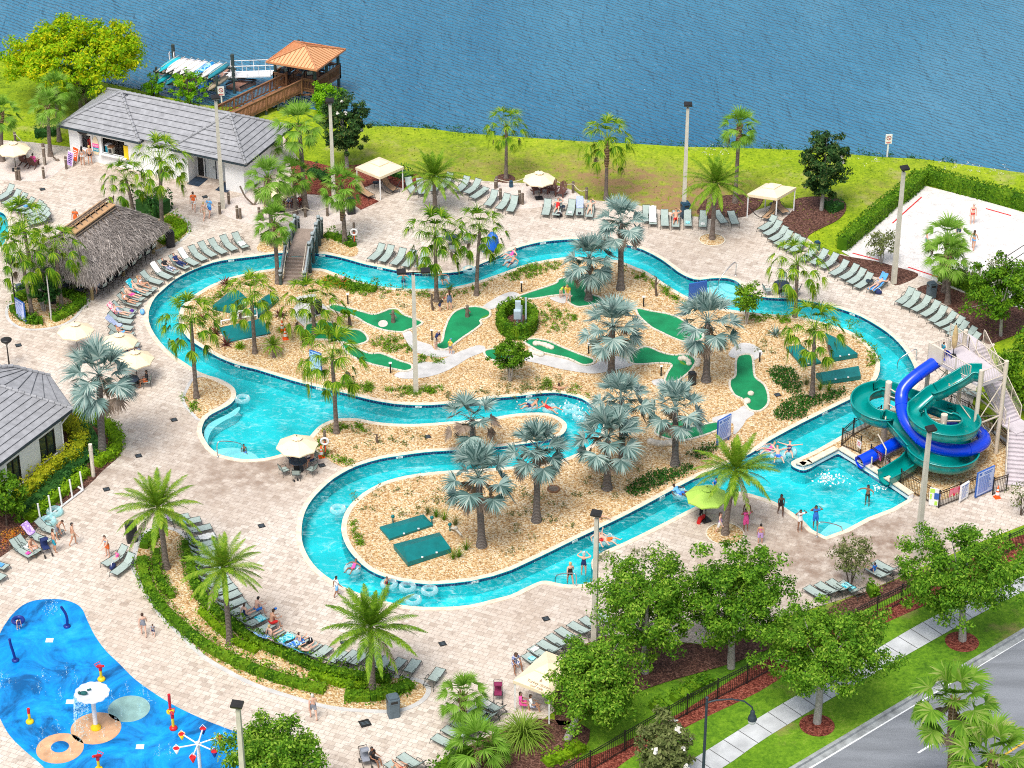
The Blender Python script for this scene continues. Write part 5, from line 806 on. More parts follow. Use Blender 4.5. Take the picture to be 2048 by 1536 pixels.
def rope(label,pts,sag=.35,z=.82):
 g=MB()
 for a,b in zip(pts[:-1],pts[1:]):
  A,Bv=P(*a),P(*b);g.tube([A.lerp(Bv,i/8)+Vector((0,0,z-sag*math.sin(math.pi*i/8)))for i in range(9)],.028,5)
 tag(obj('rope',g,MC['rope']),label,'rope','ropes between timber posts')
rope('pale rope swagged round the roped beach at the lawn edge',[(993,376),(1055,372),(1102,371),(1146,386),(1173,398)]);rope('rope strung between the posts beside the bridge landing',[(519,440),(611,434),(655,432)]);rope('rope strung along the posts of the upper beach',[(31,284),(90,330),(88,357)])
def bin_proto():
 t=thing('litter_bin','x','bin');g=MB();q=[(-.27,-.33),(.27,-.33),(.33,-.27),(.33,.27),(.27,.33),(-.27,.33),(-.33,.27),(-.33,-.27)];g.prism(q,0,.95);obj('body',g,None,t);g2=MB();g2.prism([(x*1.05,y*1.05)for x,y in q],.95,1.28);g2.prism([(x*.8,y*.8)for x,y in q],1.28,1.38);obj('lid',g2,None,t);obj('slot',MB().box((0,-.35,1.12),(.4,.01,.16)).box((-.35,0,1.12),(.01,.4,.16)),M_black,t);return t
M_binb=mk('black_bin',(.02,.022,.026),.5,.2,3);M_bing=mk('grey_blue_bin',(.10,.14,.17),.55,.15,3);M_bint=mk('blue_bin',(.02,.07,.12),.5,.15,3)
def binat(b,m,l,s=1.0,rz=.3):
 t=bin_proto();t.location=P(*b);t.rotation_euler.z=rz;t.scale=(s,s,s);tag(t,l,'bin','litter bins')
 for c_ in t.children:
  if c_.name.split('.')[0]!='slot':c_.data.materials.clear();c_.data.materials.append(m)
for b,m,l,s in(((341,492),M_binb,'black octagonal bin beside the thatched hut',.95),((702,426),M_binb,'black octagonal bin beside the red mulch tip',.95),((264,1081),M_binb,'black octagonal bin above the planter tip',1.0),((787,1430),M_bing,'grey blue bin at the wide end of the planter',1.0),((1370,434),M_bint,'dark bin at the foot of the lawn lamp pole',.95),((1862,594),M_bing,'blue bin on the mulch by the court loungers',.9),((1634,500),M_bint,'small blue bin behind the cabana loungers',.55),((1384,768),M_binb,'slim black bin beside the hooked putting green',.7),((637,626),M_binb,'black bin under the palm by the pale golf path',.75),((107,606),M_binb,'short dark bin in the palm bed by the hut',.55),((40,592),M_bing,'grey bin behind the leaning rules board',.7),((1022,374),M_bint,'small blue pail on the roped beach',.4)):binat(b,m,l,s)
for i,(b,l)in enumerate((((523,1052),'square drain grate on the open deck left of the river bend'),((348,840),'square drain grate beside the lagoon bed'),((277,912),'square drain grate beside the house bed tip'),((213,979),'square drain grate in the rust stain by the pale post'),((885,1288),'square drain grate on the deck below the lower river'),((688,1286),'square drain grate above the big date palm'),((730,1447),'large square drain grate beside the grey blue bin'),((1092,1238),'square drain grate beside the cabana loungers'),((644,931),'square drain grate beside the lagoon table'),((37,691),'square drain grate beside the black globe lamp'),((85,379),'square drain grate on the upper deck'),((410,394),'square drain grate before the restroom doors'),((1555,790),'small drain box on the gravel by the ivy'),((855,874),'brown drain box on the pebble spit'))):
 t=thing('drain_grate',l,'drain',P(*b)+Vector((0,0,.024)),.4,'drain grates');s=.42 if i!=6 else .62;obj('cover',MB().box((0,0,0),(s,s,.02)),M_black,t);obj('slots',MB().box((0,-.1,.011),(s*.8,.03,.006)).box((0,0,.011),(s*.8,.03,.006)).box((0,.1,.011),(s*.8,.03,.006)),M_bing,t)
def cone(b,l):
 t=thing('traffic_cone',l,'cone',P(*b),.3,'traffic cones');obj('base',MB().box((0,0,.02),(.4,.4,.04)),M_org,t);obj('body',MB().lathe([(.16,.04),(.035,.9),(.001,.91)],14,m=0).lathe([(.137,.25),(.107,.45)],14,m=1).lathe([(.09,.56),(.073,.68)],14,m=1),[M_org,M_white],t)
 o=t.children[-1]if False else None
for b,l in(((565,662),'rear orange cone of the pair by the young palm'),((571,678),'front orange cone of the pair by the young palm'),((643,914),'orange cone beside the lifebuoy post at the lagoon'),((1994,995),'orange cone at the slide gate')):cone(b,l)
t=thing('manhole_lid','round brown manhole lid on the gravel among silver palms','manhole',P(1107,979));obj('ring',MB().lathe([(.42,0),(.42,.1),(.34,.1),(.34,.06)],24),M_brown,t);obj('cover',MB().lathe([(.34,.07),(.001,.08)],24),M_wood,t)
def lamp(label,b,H=9.2,heads=1,rz=0):
 t=thing('lamp_post',label,'lamp post',P(*b),rz,'square floodlight poles');g=MB();a,c_=.17,.11;vs=[(s*x,q*x,z)for x,z in((a,-.2),(c_,H))for s,q in((-1,-1),(1,-1),(1,1),(-1,1))];g.add(vs,[(0,1,5,4),(1,2,6,5),(2,3,7,6),(3,0,4,7),(4,5,6,7)]);obj('pole',g,M_pole,t)
 if heads==2:obj('bracket',MB().tube([(0,0,H),(0,0,H+.25)],.06,8).bar((-.7,0,H+.2),(.7,0,H+.2),.06,.06),M_black,t)
 else:obj('bracket',MB().tube([(0,0,H),(0,0,H+.35)],.055,8),M_black,t)
 for s in((-1,1)if heads==2 else(0,)):
  o=obj('floodlight',MB().box((s*.8,-.12,H+.38),(.62,.46,.14),0,0,rad(14)),M_black,t);obj('lens',MB().box((s*.8,-.14,H+.285),(.5,.36,.03),0,0,rad(14)),M_steel,o)
for b,l,n,rz in(((446,417),'concrete floodlight pole before the restroom doors',1,.2),((669,424),'concrete floodlight pole beside the first magnolia',1,0),((1367,432),'concrete floodlight pole on the lawn above the loungers',1,0),((1787,567),'concrete floodlight pole beside the sand court',1,.3),((832,785),'twin headed floodlight pole in the middle of the island',2,.1),((1188,1293),'concrete floodlight pole between the loungers and the oaks',1,-.3),((1833,1116),'concrete floodlight pole beside the slide fence',1,.4),((496,1690),'concrete floodlight pole rising from the splash pad edge',1,-.2)):lamp(l,b,9.2,n,rz)
def globe(label,b,H,m=None):
 t=thing('garden_lamp',label,'lamp post',P(*b),0,'black dished garden lamps');obj('pole',MB().tube([(0,0,0),(0,0,H*.55),(0,0,H)],[.07,.05,.04],8),m or M_black,t);obj('shade',MB().lathe([(.05,H-.1),(.12,H+.05),(.36,H+.25),(.4,H+.36),(.3,H+.42),(.001,H+.44)],16),M_black,t);obj('lens',MB().lathe([(.12,H+.04),(.16,H+.14),(.3,H+.22)],12),M_white,t)
globe('dished garden lamp on a brown pole beside the grey roof',(19,735),1.9);globe('dished garden lamp on the tall dark pole by the leaning board',(33,628),4.1);globe('dished garden lamp on a pale pole among the hut palms',(103,640),3.8,M_conc)
b=P(1404,1590);t=thing('street_lamp','black street lamp with a curved arm and bell lantern over the sidewalk','street lamp',b);H=height(b,1398);obj('pole',MB().tube([(0,0,0),(0,0,.8),(0,0,H)],[.13,.09,.07],10).sphere((0,0,H+.06),.1,8,6),mk('blue_black_steel',(.03,.045,.06),.45,.2,3),t)
obj('arm',MB().tube([(0,0,H-.25),(.5,.05,H-.12),(1.3,.12,H-.1),(2.0,.2,H-.3),(2.45,.25,H-.75),(2.5,.25,H-.95)],.045,8),MC['blue_black_steel'],t);o=obj('lantern',MB().lathe([(.05,0),(.12,-.08),(.13,-.3),(.2,-.4),(.26,-.62),(.24,-.66)],14,(2.5,.25,H-.95)),MC['blue_black_steel'],t);obj('glass',MB().lathe([(.24,-.66),(.2,-.84),(.1,-.93),(.001,-.95)],14,(2.5,.25,H-.95)),M_white,o)
for b,l in(((696,608),'hole marker post above the bonsai green'),((864,680),'hole marker post behind the navy shirted golfer'),((781,746),'hole marker post at the narrow green end'),((1043,584),'hole marker post above the ring hedge'),((1287,613),'hole marker post below the tall silver palm'),((1177,707),'hole marker post above the tapering green'),((1322,752),'hole marker post at the hooked green'),((1519,723),'hole marker post at the bottle green'),((1444,856),'hole marker post beside the rules board')):
 t=thing('hole_marker',l,'marker post',P(*b),0,'golf hole markers');obj('post',MB().box((0,0,.4),(.1,.1,.8)),M_black,t);obj('plaque',MB().box((0,-.03,.83),(.2,.14,.05),0,0,rad(25)),M_white,t)
def boulders(label,pts,r,z=None,s=4.0):
 g=MB();q=Q(*z,pts,s);rr=random.Random(len(label));b=q[0];o=None
 for p in q:
  g.sphere(p-b+Vector((0,0,r*.35)),r*rr.uniform(.85,1.15),9,6,0,(1,rr.uniform(.9,1.3),.75))
 return tag(obj('boulder_row',g,M_stone,None,b),label,'boulders','boulder rows on the golf greens')
boulders('arc of tan boulders inside the tapering green',[(190,1220),(215,1220),(240,1225),(265,1232),(290,1242),(315,1252)],.26,Z3);boulders('line of tan boulders between the tapering green and the path',[(150,1275),(180,1290),(205,1298),(230,1305)],.24,Z3);boulders('crescent of tan boulders in the hooked green',[(1350,1340),(1370,1338),(1390,1345),(1410,1360),(1415,1380)],.24,Z3);boulders('boulders on the rim of the hooked green',[(1490,1350),(1490,1370),(1480,1390)],.22,Z3);boulders('rough rock edge below the curved green',[(1110,470),(1140,480),(1170,486),(1200,488),(1230,485),(1260,482)],.28,Z6);boulders('flat stones on the bottle green',[(1910,85),(1880,145)],.28,Z6)
for(z_,p),l in(((Z2,(1098,1045)),'small grey frog figure on the long green'),((Z2,(1690,1000)),'tall grey figure on the golfer green')):
 b=Q(*z_,[p])[0];tag(obj('statue',MB().lathe([(.16,0),(.17,.15),(.12,.4),(.14,.6),(.09,.75),(.12,.85),(.1,.98),(.001,1.05)],10).tube([(.1,0,.65),(.25,-.05,.4)],[.05,.04],6).tube([(-.1,0,.65),(-.22,-.08,.8)],[.05,.04],6),M_wood,None,b),l,'statue')
def cover(label,q,h=.32,ridge=.35,rise=0.0,name='pump_cover'):
 q=[P(*p)for p in q];b=q[0].copy();c_=sum(q,Vector())/4;t=thing(name,label,'pump cover',b,0,'teal pump covers');L0=[p-b+Vector((0,0,.03))for p in q];L1=[p-b+Vector((0,0,.03+h*.45))for p in q];e=((q[1]-q[0])+(q[2]-q[3])).normalized();hw=((q[1]-q[0]).length)*.5-ridge
 R0=c_-b-e*hw+Vector((0,0,.03+h));R1=c_-b+e*hw+Vector((0,0,.03+h));V=L0+L1+[R0,R1];obj('shell',MB().add(V,[(0,1,5,4),(1,2,6,5),(2,3,7,6),(3,0,4,7),(4,5,9,8),(5,6,9),(6,7,8,9),(7,4,8),(3,2,1,0)]),M_teal,t);g=MB()
 for k in(1,2):g.box(L1[3].lerp(L1[2],k/3)+Vector((0,0,.03)),(.12,.1,.05))
 obj('latch',g,M_white,t);return t
cover('flat teal cover, rear of the pair near the lower river bend',[(759,1058),(847,1033),(866,1053),(779,1082)]);cover('tall ridged teal cover, front of the pair near the lower river bend',[(787,1098),(879,1074),(902,1106),(816,1134)],.75,.25)
cover('teal cover lying against its peaked neighbour on the island',[(1572,698),(1601,693),(1642,728),(1604,735)],.35,.3);cover('peaked teal cover beyond the palm on the island',[(1650,674),(1676,686),(1715,716),(1662,725)],.75,.5);cover('lone long teal box nearest the ivy',[(1631,755),(1716,740),(1721,760),(1645,771)],.7,.2);cover('folded teal cover at the island tip',[(426,620),(462,590),(498,608),(474,630)],.8,.3);cover('teal cover behind the drooping palm near the pale path',[(492,630),(530,600),(558,602),(519,637)],.7,.3)
t=thing('pump_pit_cover','lifted teal lid propped over the open pump pit','pump cover',P(440,680));a,b_,c_,d_=[P(*p,0)-P(440,680)for p in((437,664),(527,647),(533,672),(462,684))];up_=Vector((0,0,.38));obj('panel',MB().bar((c_+d_)*.5*1.0+Vector((0,0,.1)),(a+b_)*.5+up_,(b_-a).length*.98,.06,0,(0,0,1)),M_teal,t);obj('frame',MB().tube([a,b_,c_,d_,a],.05,6),M_white,t)
t=thing('pump_pit','exposed white pump pipes and grey motors in the open pit','pump',P(480,646));g=MB();g.tube([(-1.3,-.3,.35),(-.1,.1,.35),(1.2,.5,.35)],.06,8).tube([(-.1,.1,.35),(-.1,.1,.9),(1.2,.5,.9),(1.2,.5,.1)],.06,8).tube([(-1.3,-.3,.35),(-1.3,-.3,0)],.06,8);obj('pipes',g,M_white,t)
for x,y in((-.55,.1),(.2,.35),(.7,.45)):obj('motor',MB().tube([(x,y,0),(x,y,.7)],.17,10).tube([(x,y,.7),(x,y,.82)],.1,8),M_pole,t)
g=MB().tube([(0,0,0),(0,0,.45)],.045,6).sphere((0,0,.5),.13,8,6)
for i,(b,l)in enumerate((((786,1046),'teal valve knob above the flat cover'),((864,1048),'teal valve knob at the corner of the flat cover'),((900,1062),'teal valve knob by the meter pipe'))):tag(obj('valve',g,M_teal,None,P(*b)),l,'valve','teal valves')
tag(obj('meter_pipe',MB().tube([(-.35,.5,.2),(0,0,.45),(.35,-.45,.3)],.07,8).sphere((0,0,.55),.13,8,5),M_pole,None,P(912,1070)),'grey meter pipe lying beside the grass clumps','pipe')
t=thing('utility_cabinet','grey blue electrical cabinets on posts inside the ring hedge','cabinet',P(1040,655));M_box=mk('grey_blue_box',(.42,.52,.58),.5,.1,3);obj('cabinet',MB().box((-.2,-.1,1.15),(.5,.35,.65)),M_box,t);obj('cabinet',MB().box((-.15,.2,1.75),(.4,.3,.6)),M_box,t)
for x,y,h in((-.2,-.1,.85),(.1,.2,1.7),(.42,.25,2.3)):obj('post',MB().box((x,y,h/2),(.13,.13,h)),M_box,t)
# ================================================================ PEOPLE
def V3(*a):return Vector(a)
SKIN={k:mk(k+'_skin',c,.5,.05,4)for k,c in(('fair',(.72,.43,.32)),('tan',(.58,.31,.20)),('brown',(.30,.14,.08)),('dark',(.12,.055,.035)))}
HAIR={k:mk(k+'_hair',c,.6,.25,12)for k,c in(('black',(.012,.01,.01)),('brown',(.06,.03,.018)),('blond',(.55,.38,.16)),('grey',(.6,.57,.52)))}
CLO={k:mk(k+'_fabric',c,.8,.1,7)for k,c in(('navy',(.015,.03,.12)),('red',(.62,.02,.02)),('blue',(.03,.18,.62)),('turq',(.02,.30,.42)),('black',(.015,.015,.018)),('white',(.78,.78,.78)),('orange',(.85,.16,.03)),('pink',(.85,.10,.38)),('lilac',(.55,.35,.72)),('teal',(.01,.10,.10)),('grey',(.25,.27,.32)),('yellow',(.80,.60,.08)),('lime',(.45,.75,.1)),('denim',(.12,.18,.32)),('sky',(.15,.45,.85)),('beige',(.6,.5,.38)))}
CLO['bluestripe']=TM['stripe'];CLO['pattern']=spots('patterned_fabric',(.75,.75,.78),(.10,.14,.35),14)
class Pose:
 def __init__(s,pel=(0,0,.93),tor=(0,.03,1),fwd=(0,-1,0),th=((.06,-.03,-1),(-.06,-.03,-1)),sh=((.02,.06,-1),(-.02,.06,-1)),ua=((.22,.03,-1),(-.22,.03,-1)),fa=((.05,-.25,-1),(-.05,-.25,-1)),head=None,foot=None):
  tor=Vector(tor).normalized();fwd=Vector(fwd).normalized();X=tor.cross(fwd).normalized();X=X if X.x>0 else-X;pel=Vector(pel);hd=Vector(head).normalized()if head else tor
  fr=(fwd-tor*0).normalized();s.fw=fr;s.up=hd
  v=[];e=[];r=[];s.bones=[]
  def add(p,rx,ry=None):v.append(Vector(p));r.append((rx,ry or rx));return len(v)-1
  def link(a,b,nm):e.append((a,b));s.bones.append((a,b,nm))
  p0=add(pel,.13,.105);p1=add(pel+tor*.2,.115,.09);p2=add(pel+tor*.40,.135,.1);p3=add(pel+tor*.52,.055);p4=add(p_:=pel+tor*.53+hd*.07+fr*.01,.062);p5=add(p_+hd*.09+fr*.015,.088,.098);p6=add(p_+hd*.175,.06)
  for a,b,n in((p0,p1,'pelvis'),(p1,p2,'chest'),(p2,p3,'neck'),(p3,p4,'neck'),(p4,p5,'head'),(p5,p6,'head')):link(a,b,n)
  s.hc=v[p5];s.hands=[]
  for i,sg in enumerate((1,-1)):
   S=add(v[p2]+X*sg*.175+tor*.045,.058);E=add(v[S]+Vector(ua[i]).normalized()*.28,.043);Wr=add(v[E]+Vector(fa[i]).normalized()*.25,.029);Hn=add(v[Wr]+Vector(fa[i]).normalized()*.075,.036,.022)
   link(p2,S,'shoulder');link(S,E,'uarm');link(E,Wr,'farm');link(Wr,Hn,'hand');s.hands.append((v[Hn],Vector(fa[i]).normalized(),fr))
   Hp=add(pel+X*sg*.095-tor*.03,.098);K=add(v[Hp]+Vector(th[i]).normalized()*.42,.06);A=add(v[K]+Vector(sh[i]).normalized()*.41,.04);sd=Vector(sh[i]).normalized();fd=Vector(foot)if foot else(fr if abs(fr.dot(sd))<.8 else tor);T=add(v[A]+(fd-sd*fd.dot(sd)).normalized()*.15+sd*.05,.033,.028)
   link(p0,Hp,'hip');link(Hp,K,'thigh');link(K,A,'shin');link(A,T,'foot')
  me=bpy.data.meshes.new('pose');me.from_pydata([tuple(q)for q in v],e,[]);o=bpy.data.objects.new('pose',me);C.objects.link(o)
  m=o.modifiers.new('skin','SKIN');m.use_smooth_shade=True
  for q,rr in zip(me.skin_vertices[0].data,r):q.radius=rr
  me.skin_vertices[0].data[0].use_root=True;m2=o.modifiers.new('sub','SUBSURF');m2.levels=1;m2.render_levels=1
  dg=bpy.context.evaluated_depsgraph_get();dg.update();bm_=bpy.data.meshes.new_from_object(o.evaluated_get(dg));bpy.data.objects.remove(o);s.v=v;s.r=r
  s.bv=[Vector(q.co)for q in bm_.vertices];s.bn=[Vector(q.normal)for q in bm_.vertices];s.bf=[tuple(p.vertices)for p in bm_.polygons];s.cl={}
  s.fb=[]
  for f in s.bf:
   c=sum((s.bv[i]for i in f),Vector())/len(f);best=None
   for a,b,n in s.bones:
    d=v[b]-v[a];t=max(0,min(1,(c-v[a]).dot(d)/max(1e-9,d.dot(d))));ds=(c-v[a]-d*t).length-(r[a][0]*(1-t)+r[b][0]*t)
    if best is None or ds<best[0]:best=(ds,n,t,c)
   s.fb.append(best[1:])
  g=MB();g.add(s.bv,s.bf,0,True);X2=X
  for h,d,n in s.hands:
   sd=d.cross(n).normalized()if d.cross(n).length>.1 else X2
   for k in range(4):
    o_=sd*(k-1.5)*.019;L=(.075,.085,.08,.062)[k];g.tube([h+o_+d*.01,h+o_*1.15+d*(.02+L*.55)+n*.008,h+o_*1.1+d*(.02+L)+n*.03],[.0095,.009,.006],5)
   g.tube([h+sd*.03-d*.03,h+sd*.06+d*.01+n*.012,h+sd*.065+d*.045+n*.02],[.011,.01,.007],5)
  rt=hd.cross(fr).normalized()
  for sg in(-1,1):g.sphere(s.hc+rt*sg*.034+fr*.09+hd*.012,.012,6,4,1);g.sphere(s.hc+rt*sg*.09-hd*.01,.022,6,4,0,(.6,1,1.3))
  g.tube([s.hc+fr*.085+hd*.01,s.hc+fr*.115-hd*.025,s.hc+fr*.09-hd*.03],[.008,.013,.008],5);g.bar(s.hc+fr*.089-hd*.05-rt*.022,s.hc+fr*.089-hd*.05+rt*.022,.008,.012,2)
  s.body=g
  s.bm=g.mesh('body',[SKIN['fair'],HAIR['black'],CLO['red']])
 def cloth(s,typ):
  if typ in s.cl:return s.cl[typ]
  T={'trunks':lambda n,t:n=='hip' or(n=='pelvis' and t<.25)or(n=='thigh' and t<.68),'shorts':lambda n,t:n=='hip' or(n=='pelvis' and t<.5)or(n=='thigh' and t<.6),'brief':lambda n,t:n=='hip' or(n=='pelvis' and t<.12)or(n=='thigh' and t<.13),'top':lambda n,t:n=='chest' and .35<t<.95,'suit':lambda n,t:n=='hip' or n=='pelvis' or(n=='chest' and t<.96)or(n=='thigh' and t<.1),'shirt':lambda n,t:n in('pelvis','chest','shoulder')or(n=='uarm' and t<.6),'dress':lambda n,t:n in('pelvis','chest','shoulder','hip')or(n=='uarm' and t<.3)or(n=='thigh' and t<.8),'skirt':lambda n,t:n=='hip' or(n=='pelvis' and t<.3)or(n=='thigh' and t<.9),'trousers':lambda n,t:n in('hip','thigh')or(n=='pelvis' and t<.3)or(n=='shin' and t<.9)}
  push={'brief':.008,'top':.01,'suit':.009,'trunks':.02,'shorts':.018,'shirt':.02,'dress':.028,'skirt':.03,'trousers':.015}.get(typ,.015)
  if typ in('hair','longhair','cap','hat'):
   push=.02 if typ!='hat' else .03
   ok=[n=='head' and((c-s.hc).dot(s.up)>.035 or((c-s.hc).dot(s.fw)<-.005 and(c-s.hc).dot(s.up)>-.07))for n,t,c in s.fb]if typ in('hair','longhair')else[n=='head' and(c-s.hc).dot(s.up)>.025 for n,t,c in s.fb]
  else:ok=[T[typ](n,t)for n,t,c in s.fb]
  idx={};vs=[];fs=[]
  for f,k in zip(s.bf,ok):
   if not k:continue
   nf=[]
   for i in f:
    if i not in idx:idx[i]=len(vs);vs.append(s.bv[i]+s.bn[i]*push)
    nf.append(idx[i])
   fs.append(tuple(nf))
  g=MB().add(vs,fs,0,True)
  if typ=='longhair':g.tube([s.hc+s.up*.05-s.fw*.07,s.hc-s.up*.06-s.fw*.1,s.hc-s.up*.2-s.fw*.12,s.hc-s.up*.33-s.fw*.12],[.06,.08,.07,.03],8)
  if typ=='cap':g.tube([s.hc+s.up*.045+s.fw*.06,s.hc+s.up*.035+s.fw*.19],[.08,.06],8)
  if typ=='hat':g.lathe([(.17,.045),(.1,.06)],14,s.hc)
  s.cl[typ]=g.mesh(typ,[CLO['red']])if vs else None;return s.cl[typ]
c42,s42=math.cos(rad(42)),math.sin(rad(42))
POSE={'stand':Pose(),'walk':Pose(th=((.05,-.35,-1),(-.05,.28,-1)),sh=((0,.05,-1),(0,.5,-1)),ua=((.2,.35,-1),(-.2,-.35,-1)),fa=((.05,.1,-1),(-.05,-.75,-1)),pel=(0,0,.91)),'reach':Pose(tor=(0,-.18,1),ua=((.15,-.5,-1),(-.15,-.5,-1)),fa=((-.15,-.8,-.5),(.15,-.8,-.5))),'putt':Pose(tor=(0,-.45,1),pel=(0,.08,.92),ua=((-.02,-.25,-1),(.02,-.25,-1)),fa=((-.35,-.2,-1),(.35,-.2,-1)),head=(0,-.35,1)),'headhands':Pose(ua=((.8,-.3,.2),(-.8,-.3,.2)),fa=((-.75,-.1,.75),(.75,-.1,.75))),'bend':Pose(tor=(0,-.8,1),pel=(0,.15,.92),ua=((.1,-.3,-1),(-.1,-.3,-1)),fa=((0,-.3,-1),(0,-.3,-1)),head=(0,-.7,.8)),'sit':Pose(pel=(0,0,.53),tor=(0,.08,1),th=((.12,-1,0),(-.12,-1,0)),sh=((.02,-.12,-1),(-.02,-.12,-1)),ua=((.25,-.35,-1),(-.25,-.35,-1)),fa=((-.1,-1,-.15),(.1,-1,-.15))),'hunch':Pose(pel=(0,0,.5),tor=(0,-.25,1),th=((.3,-1,.05),(-.3,-1,.05)),sh=((.05,-.1,-1),(-.05,-.1,-1)),ua=((.2,-.6,-1),(-.2,-.6,-1)),fa=((-.25,-1,-.2),(.25,-1,-.2)),head=(0,-.4,1)),'longsit':Pose(pel=(0,.0,.50),tor=(0,.12,1),th=((.1,-1,.03),(-.1,-1,.03)),sh=((.05,-1,-.05),(-.05,-1,-.05)),ua=((.25,.3,-1),(-.25,.3,-1)),fa=((.05,.1,-1),(-.05,-.6,-.6)),foot=(0,0,1)),'recline':Pose(pel=(0,1.12,.47),tor=(0,c42,s42),fwd=(0,-s42,c42),th=((.1,-1,.06),(-.1,-1,.06)),sh=((.05,-1,-.06),(-.05,-1,-.06)),ua=((.5,-.6,-.25),(-.5,-.6,-.25)),fa=((-.3,-.9,.1),(.3,-.9,.1)),head=(0,c42*.7,s42*1.3),foot=(0,0,1)),'recline_knee':Pose(pel=(0,1.12,.47),tor=(0,c42,s42),fwd=(0,-s42,c42),th=((.1,-.75,.65),(-.1,-1,.06)),sh=((.02,-.45,-.9),(-.05,-1,-.06)),ua=((.8,.3,.3),(-.5,-.6,-.25)),fa=((-.8,.4,.4),(.3,-.9,.1)),head=(0,c42*.7,s42*1.3),foot=(0,-.4,.6)),'prone':Pose(pel=(0,.95,.5),tor=(0,1,.22),fwd=(0,.2,-1),th=((.08,-1,-.02),(-.08,-1,-.02)),sh=((.04,-1,-.02),(-.04,-1,-.02)),ua=((.8,.5,-.1),(-.8,.5,-.1)),fa=((-.3,1,.1),(.3,1,.1)),foot=(0,-1,-.3)),'float':Pose(pel=(0,.05,.02),tor=(0,.75,.65),fwd=(0,-.65,.75),th=((.22,-.85,.5),(-.22,-.85,.5)),sh=((.1,-.85,-.45),(-.1,-.85,-.45)),ua=((.75,.05,-.3),(-.75,.05,-.3)),fa=((.3,-.8,-.1),(-.3,-.8,-.1)),head=(0,.4,1),foot=(0,-.2,1)),'float_open':Pose(pel=(0,.05,.02),tor=(0,.9,.42),fwd=(0,-.42,.9),th=((.3,-.9,.3),(-.3,-.9,.3)),sh=((.2,-.9,-.35),(-.2,-.9,-.35)),ua=((1,.35,.05),(-1,.35,.05)),fa=((1,.2,.1),(-1,.2,.1)),head=(0,.6,.8),foot=(0,-.2,1)),'swim':Pose(pel=(0,0,.86),tor=(0,-.1,1),ua=((.9,-.4,-.15),(-.9,-.4,-.15)),fa=((.3,-1,.1),(-.3,-1,.1))),}
NP=0
def person(at,pose,rz,label,skin,outfit,hair='brown',scale=1.0,z=0.0,group=None,long=False,cap=None):
 global NP
 p=POSE[pose];loc=at if isinstance(at,Vector)else P(at[0],at[1],z)
 o=bpy.data.objects.new('person',p.bm);C.objects.link(o);o.location=loc;o.rotation_euler.z=rad(rz);o.scale=(scale,)*3;tag(o,label,'person',group)
 o.material_slots[0].link='OBJECT';o.material_slots[0].material=SKIN[skin]
 items=[('longhair' if long else 'hair',HAIR[hair])]+[(t_,CLO[c_])for t_,c_ in outfit]+([(cap[0],CLO[cap[1]])]if cap else[])
 for t_,m in items:
  me=p.cloth(t_)
  if me is None:continue
  nm={'brief':'swim_bottoms','top':'swim_top','suit':'swimsuit','trunks':'swim_trunks','longhair':'hair'}.get(t_,t_)
  k=bpy.data.objects.new(nm,me);C.objects.link(k);k.parent=o;k.material_slots[0].link='OBJECT';k.material_slots[0].material=m
 return o
def onseat(key,i,pose,label,skin,outfit,hair='brown',scale=1.0,dy=0,**kw):
 F,dv,rz=LOUNGES[key][i];return person(Vector((F.x,F.y,0))+dv*dy,pose,math.degrees(rz),label,skin,outfit,hair,scale,**kw)
person((166,331),'stand',175,'woman with long dark hair in white swimwear at the snack counter','tan',[('brief','white'),('top','white')],'black',long=True);person((181,329),'stand',190,'person in black swim bottoms at the snack counter','tan',[('brief','black'),('top','beige')],'blond')
person((153,456),'walk',160,'woman in a long orange dress crossing the upper deck','tan',[('dress','orange'),('skirt','orange')],'grey',1.02);person((388,422),'walk',180,'person in an orange shirt before the restrooms','fair',[('shirt','orange'),('shorts','white')],'brown');person((420,434),'walk',150,'person in a blue shirt before the restrooms','fair',[('shirt','sky'),('shorts','blue')],'grey',1.02);person((409,440),'walk',150,'slim person in beige swimwear beside the blue shirt','fair',[('brief','beige'),('top','beige')],'blond',.93)
person((529,414),'stand',90,'woman in black shorts standing at the cream parasol by the palms','fair',[('brief','black'),('top','black')],'brown',long=True)
for(b,l,s_,of,h,cp,rz)in(((558,411),'seated guest in a pale blue shirt on a brown chair','fair',[('shirt','pattern'),('shorts','grey')],'brown',None,30),((580,413),'seated guest with a dark sun hat and patterned shirt','fair',[('shirt','pattern'),('shorts','sky')],'black',('hat','black'),-20),((600,413),'seated child wrapped in red beside the palm trunk','fair',[('shirt','red'),('shorts','blue')],'brown',None,-40),((68,334),'seated girl in pink on a brown chair of the upper beach','tan',[('dress','pink')],'black',None,165)):person(b,'sit',rz,l,s_,of,h,.95 if 'child' not in l else .7,-.1,'guests seated on brown chairs',False,cp)
person((899,620),'stand',185,'woman in a denim romper watching the golf','fair',[('suit','denim'),('shorts','denim')],'brown',long=True);person((882,622),'bend',120,'child with a red cap bending beside the denim romper','fair',[('shirt','black'),('shorts','navy')],'brown',.68,cap=('cap','red'));person((874,699),'putt',60,'older golfer in a navy shirt and beige shorts','fair',[('shirt','navy'),('shorts','beige')],'grey',1.0);person((901,708),'stand',150,'child in a yellow shirt and blue cap on the golf path','fair',[('shirt','yellow'),('shorts','grey')],'blond',.72,cap=('cap','sky'));person((1136,606),'putt',-20,'blond woman in a yellow top and white shorts playing golf','fair',[('shirt','yellow'),('shorts','white')],'blond');person((1124,597),'bend',40,'child in lime green beside the blond golfer','fair',[('shirt','lime'),('shorts','beige')],'brown',.75)
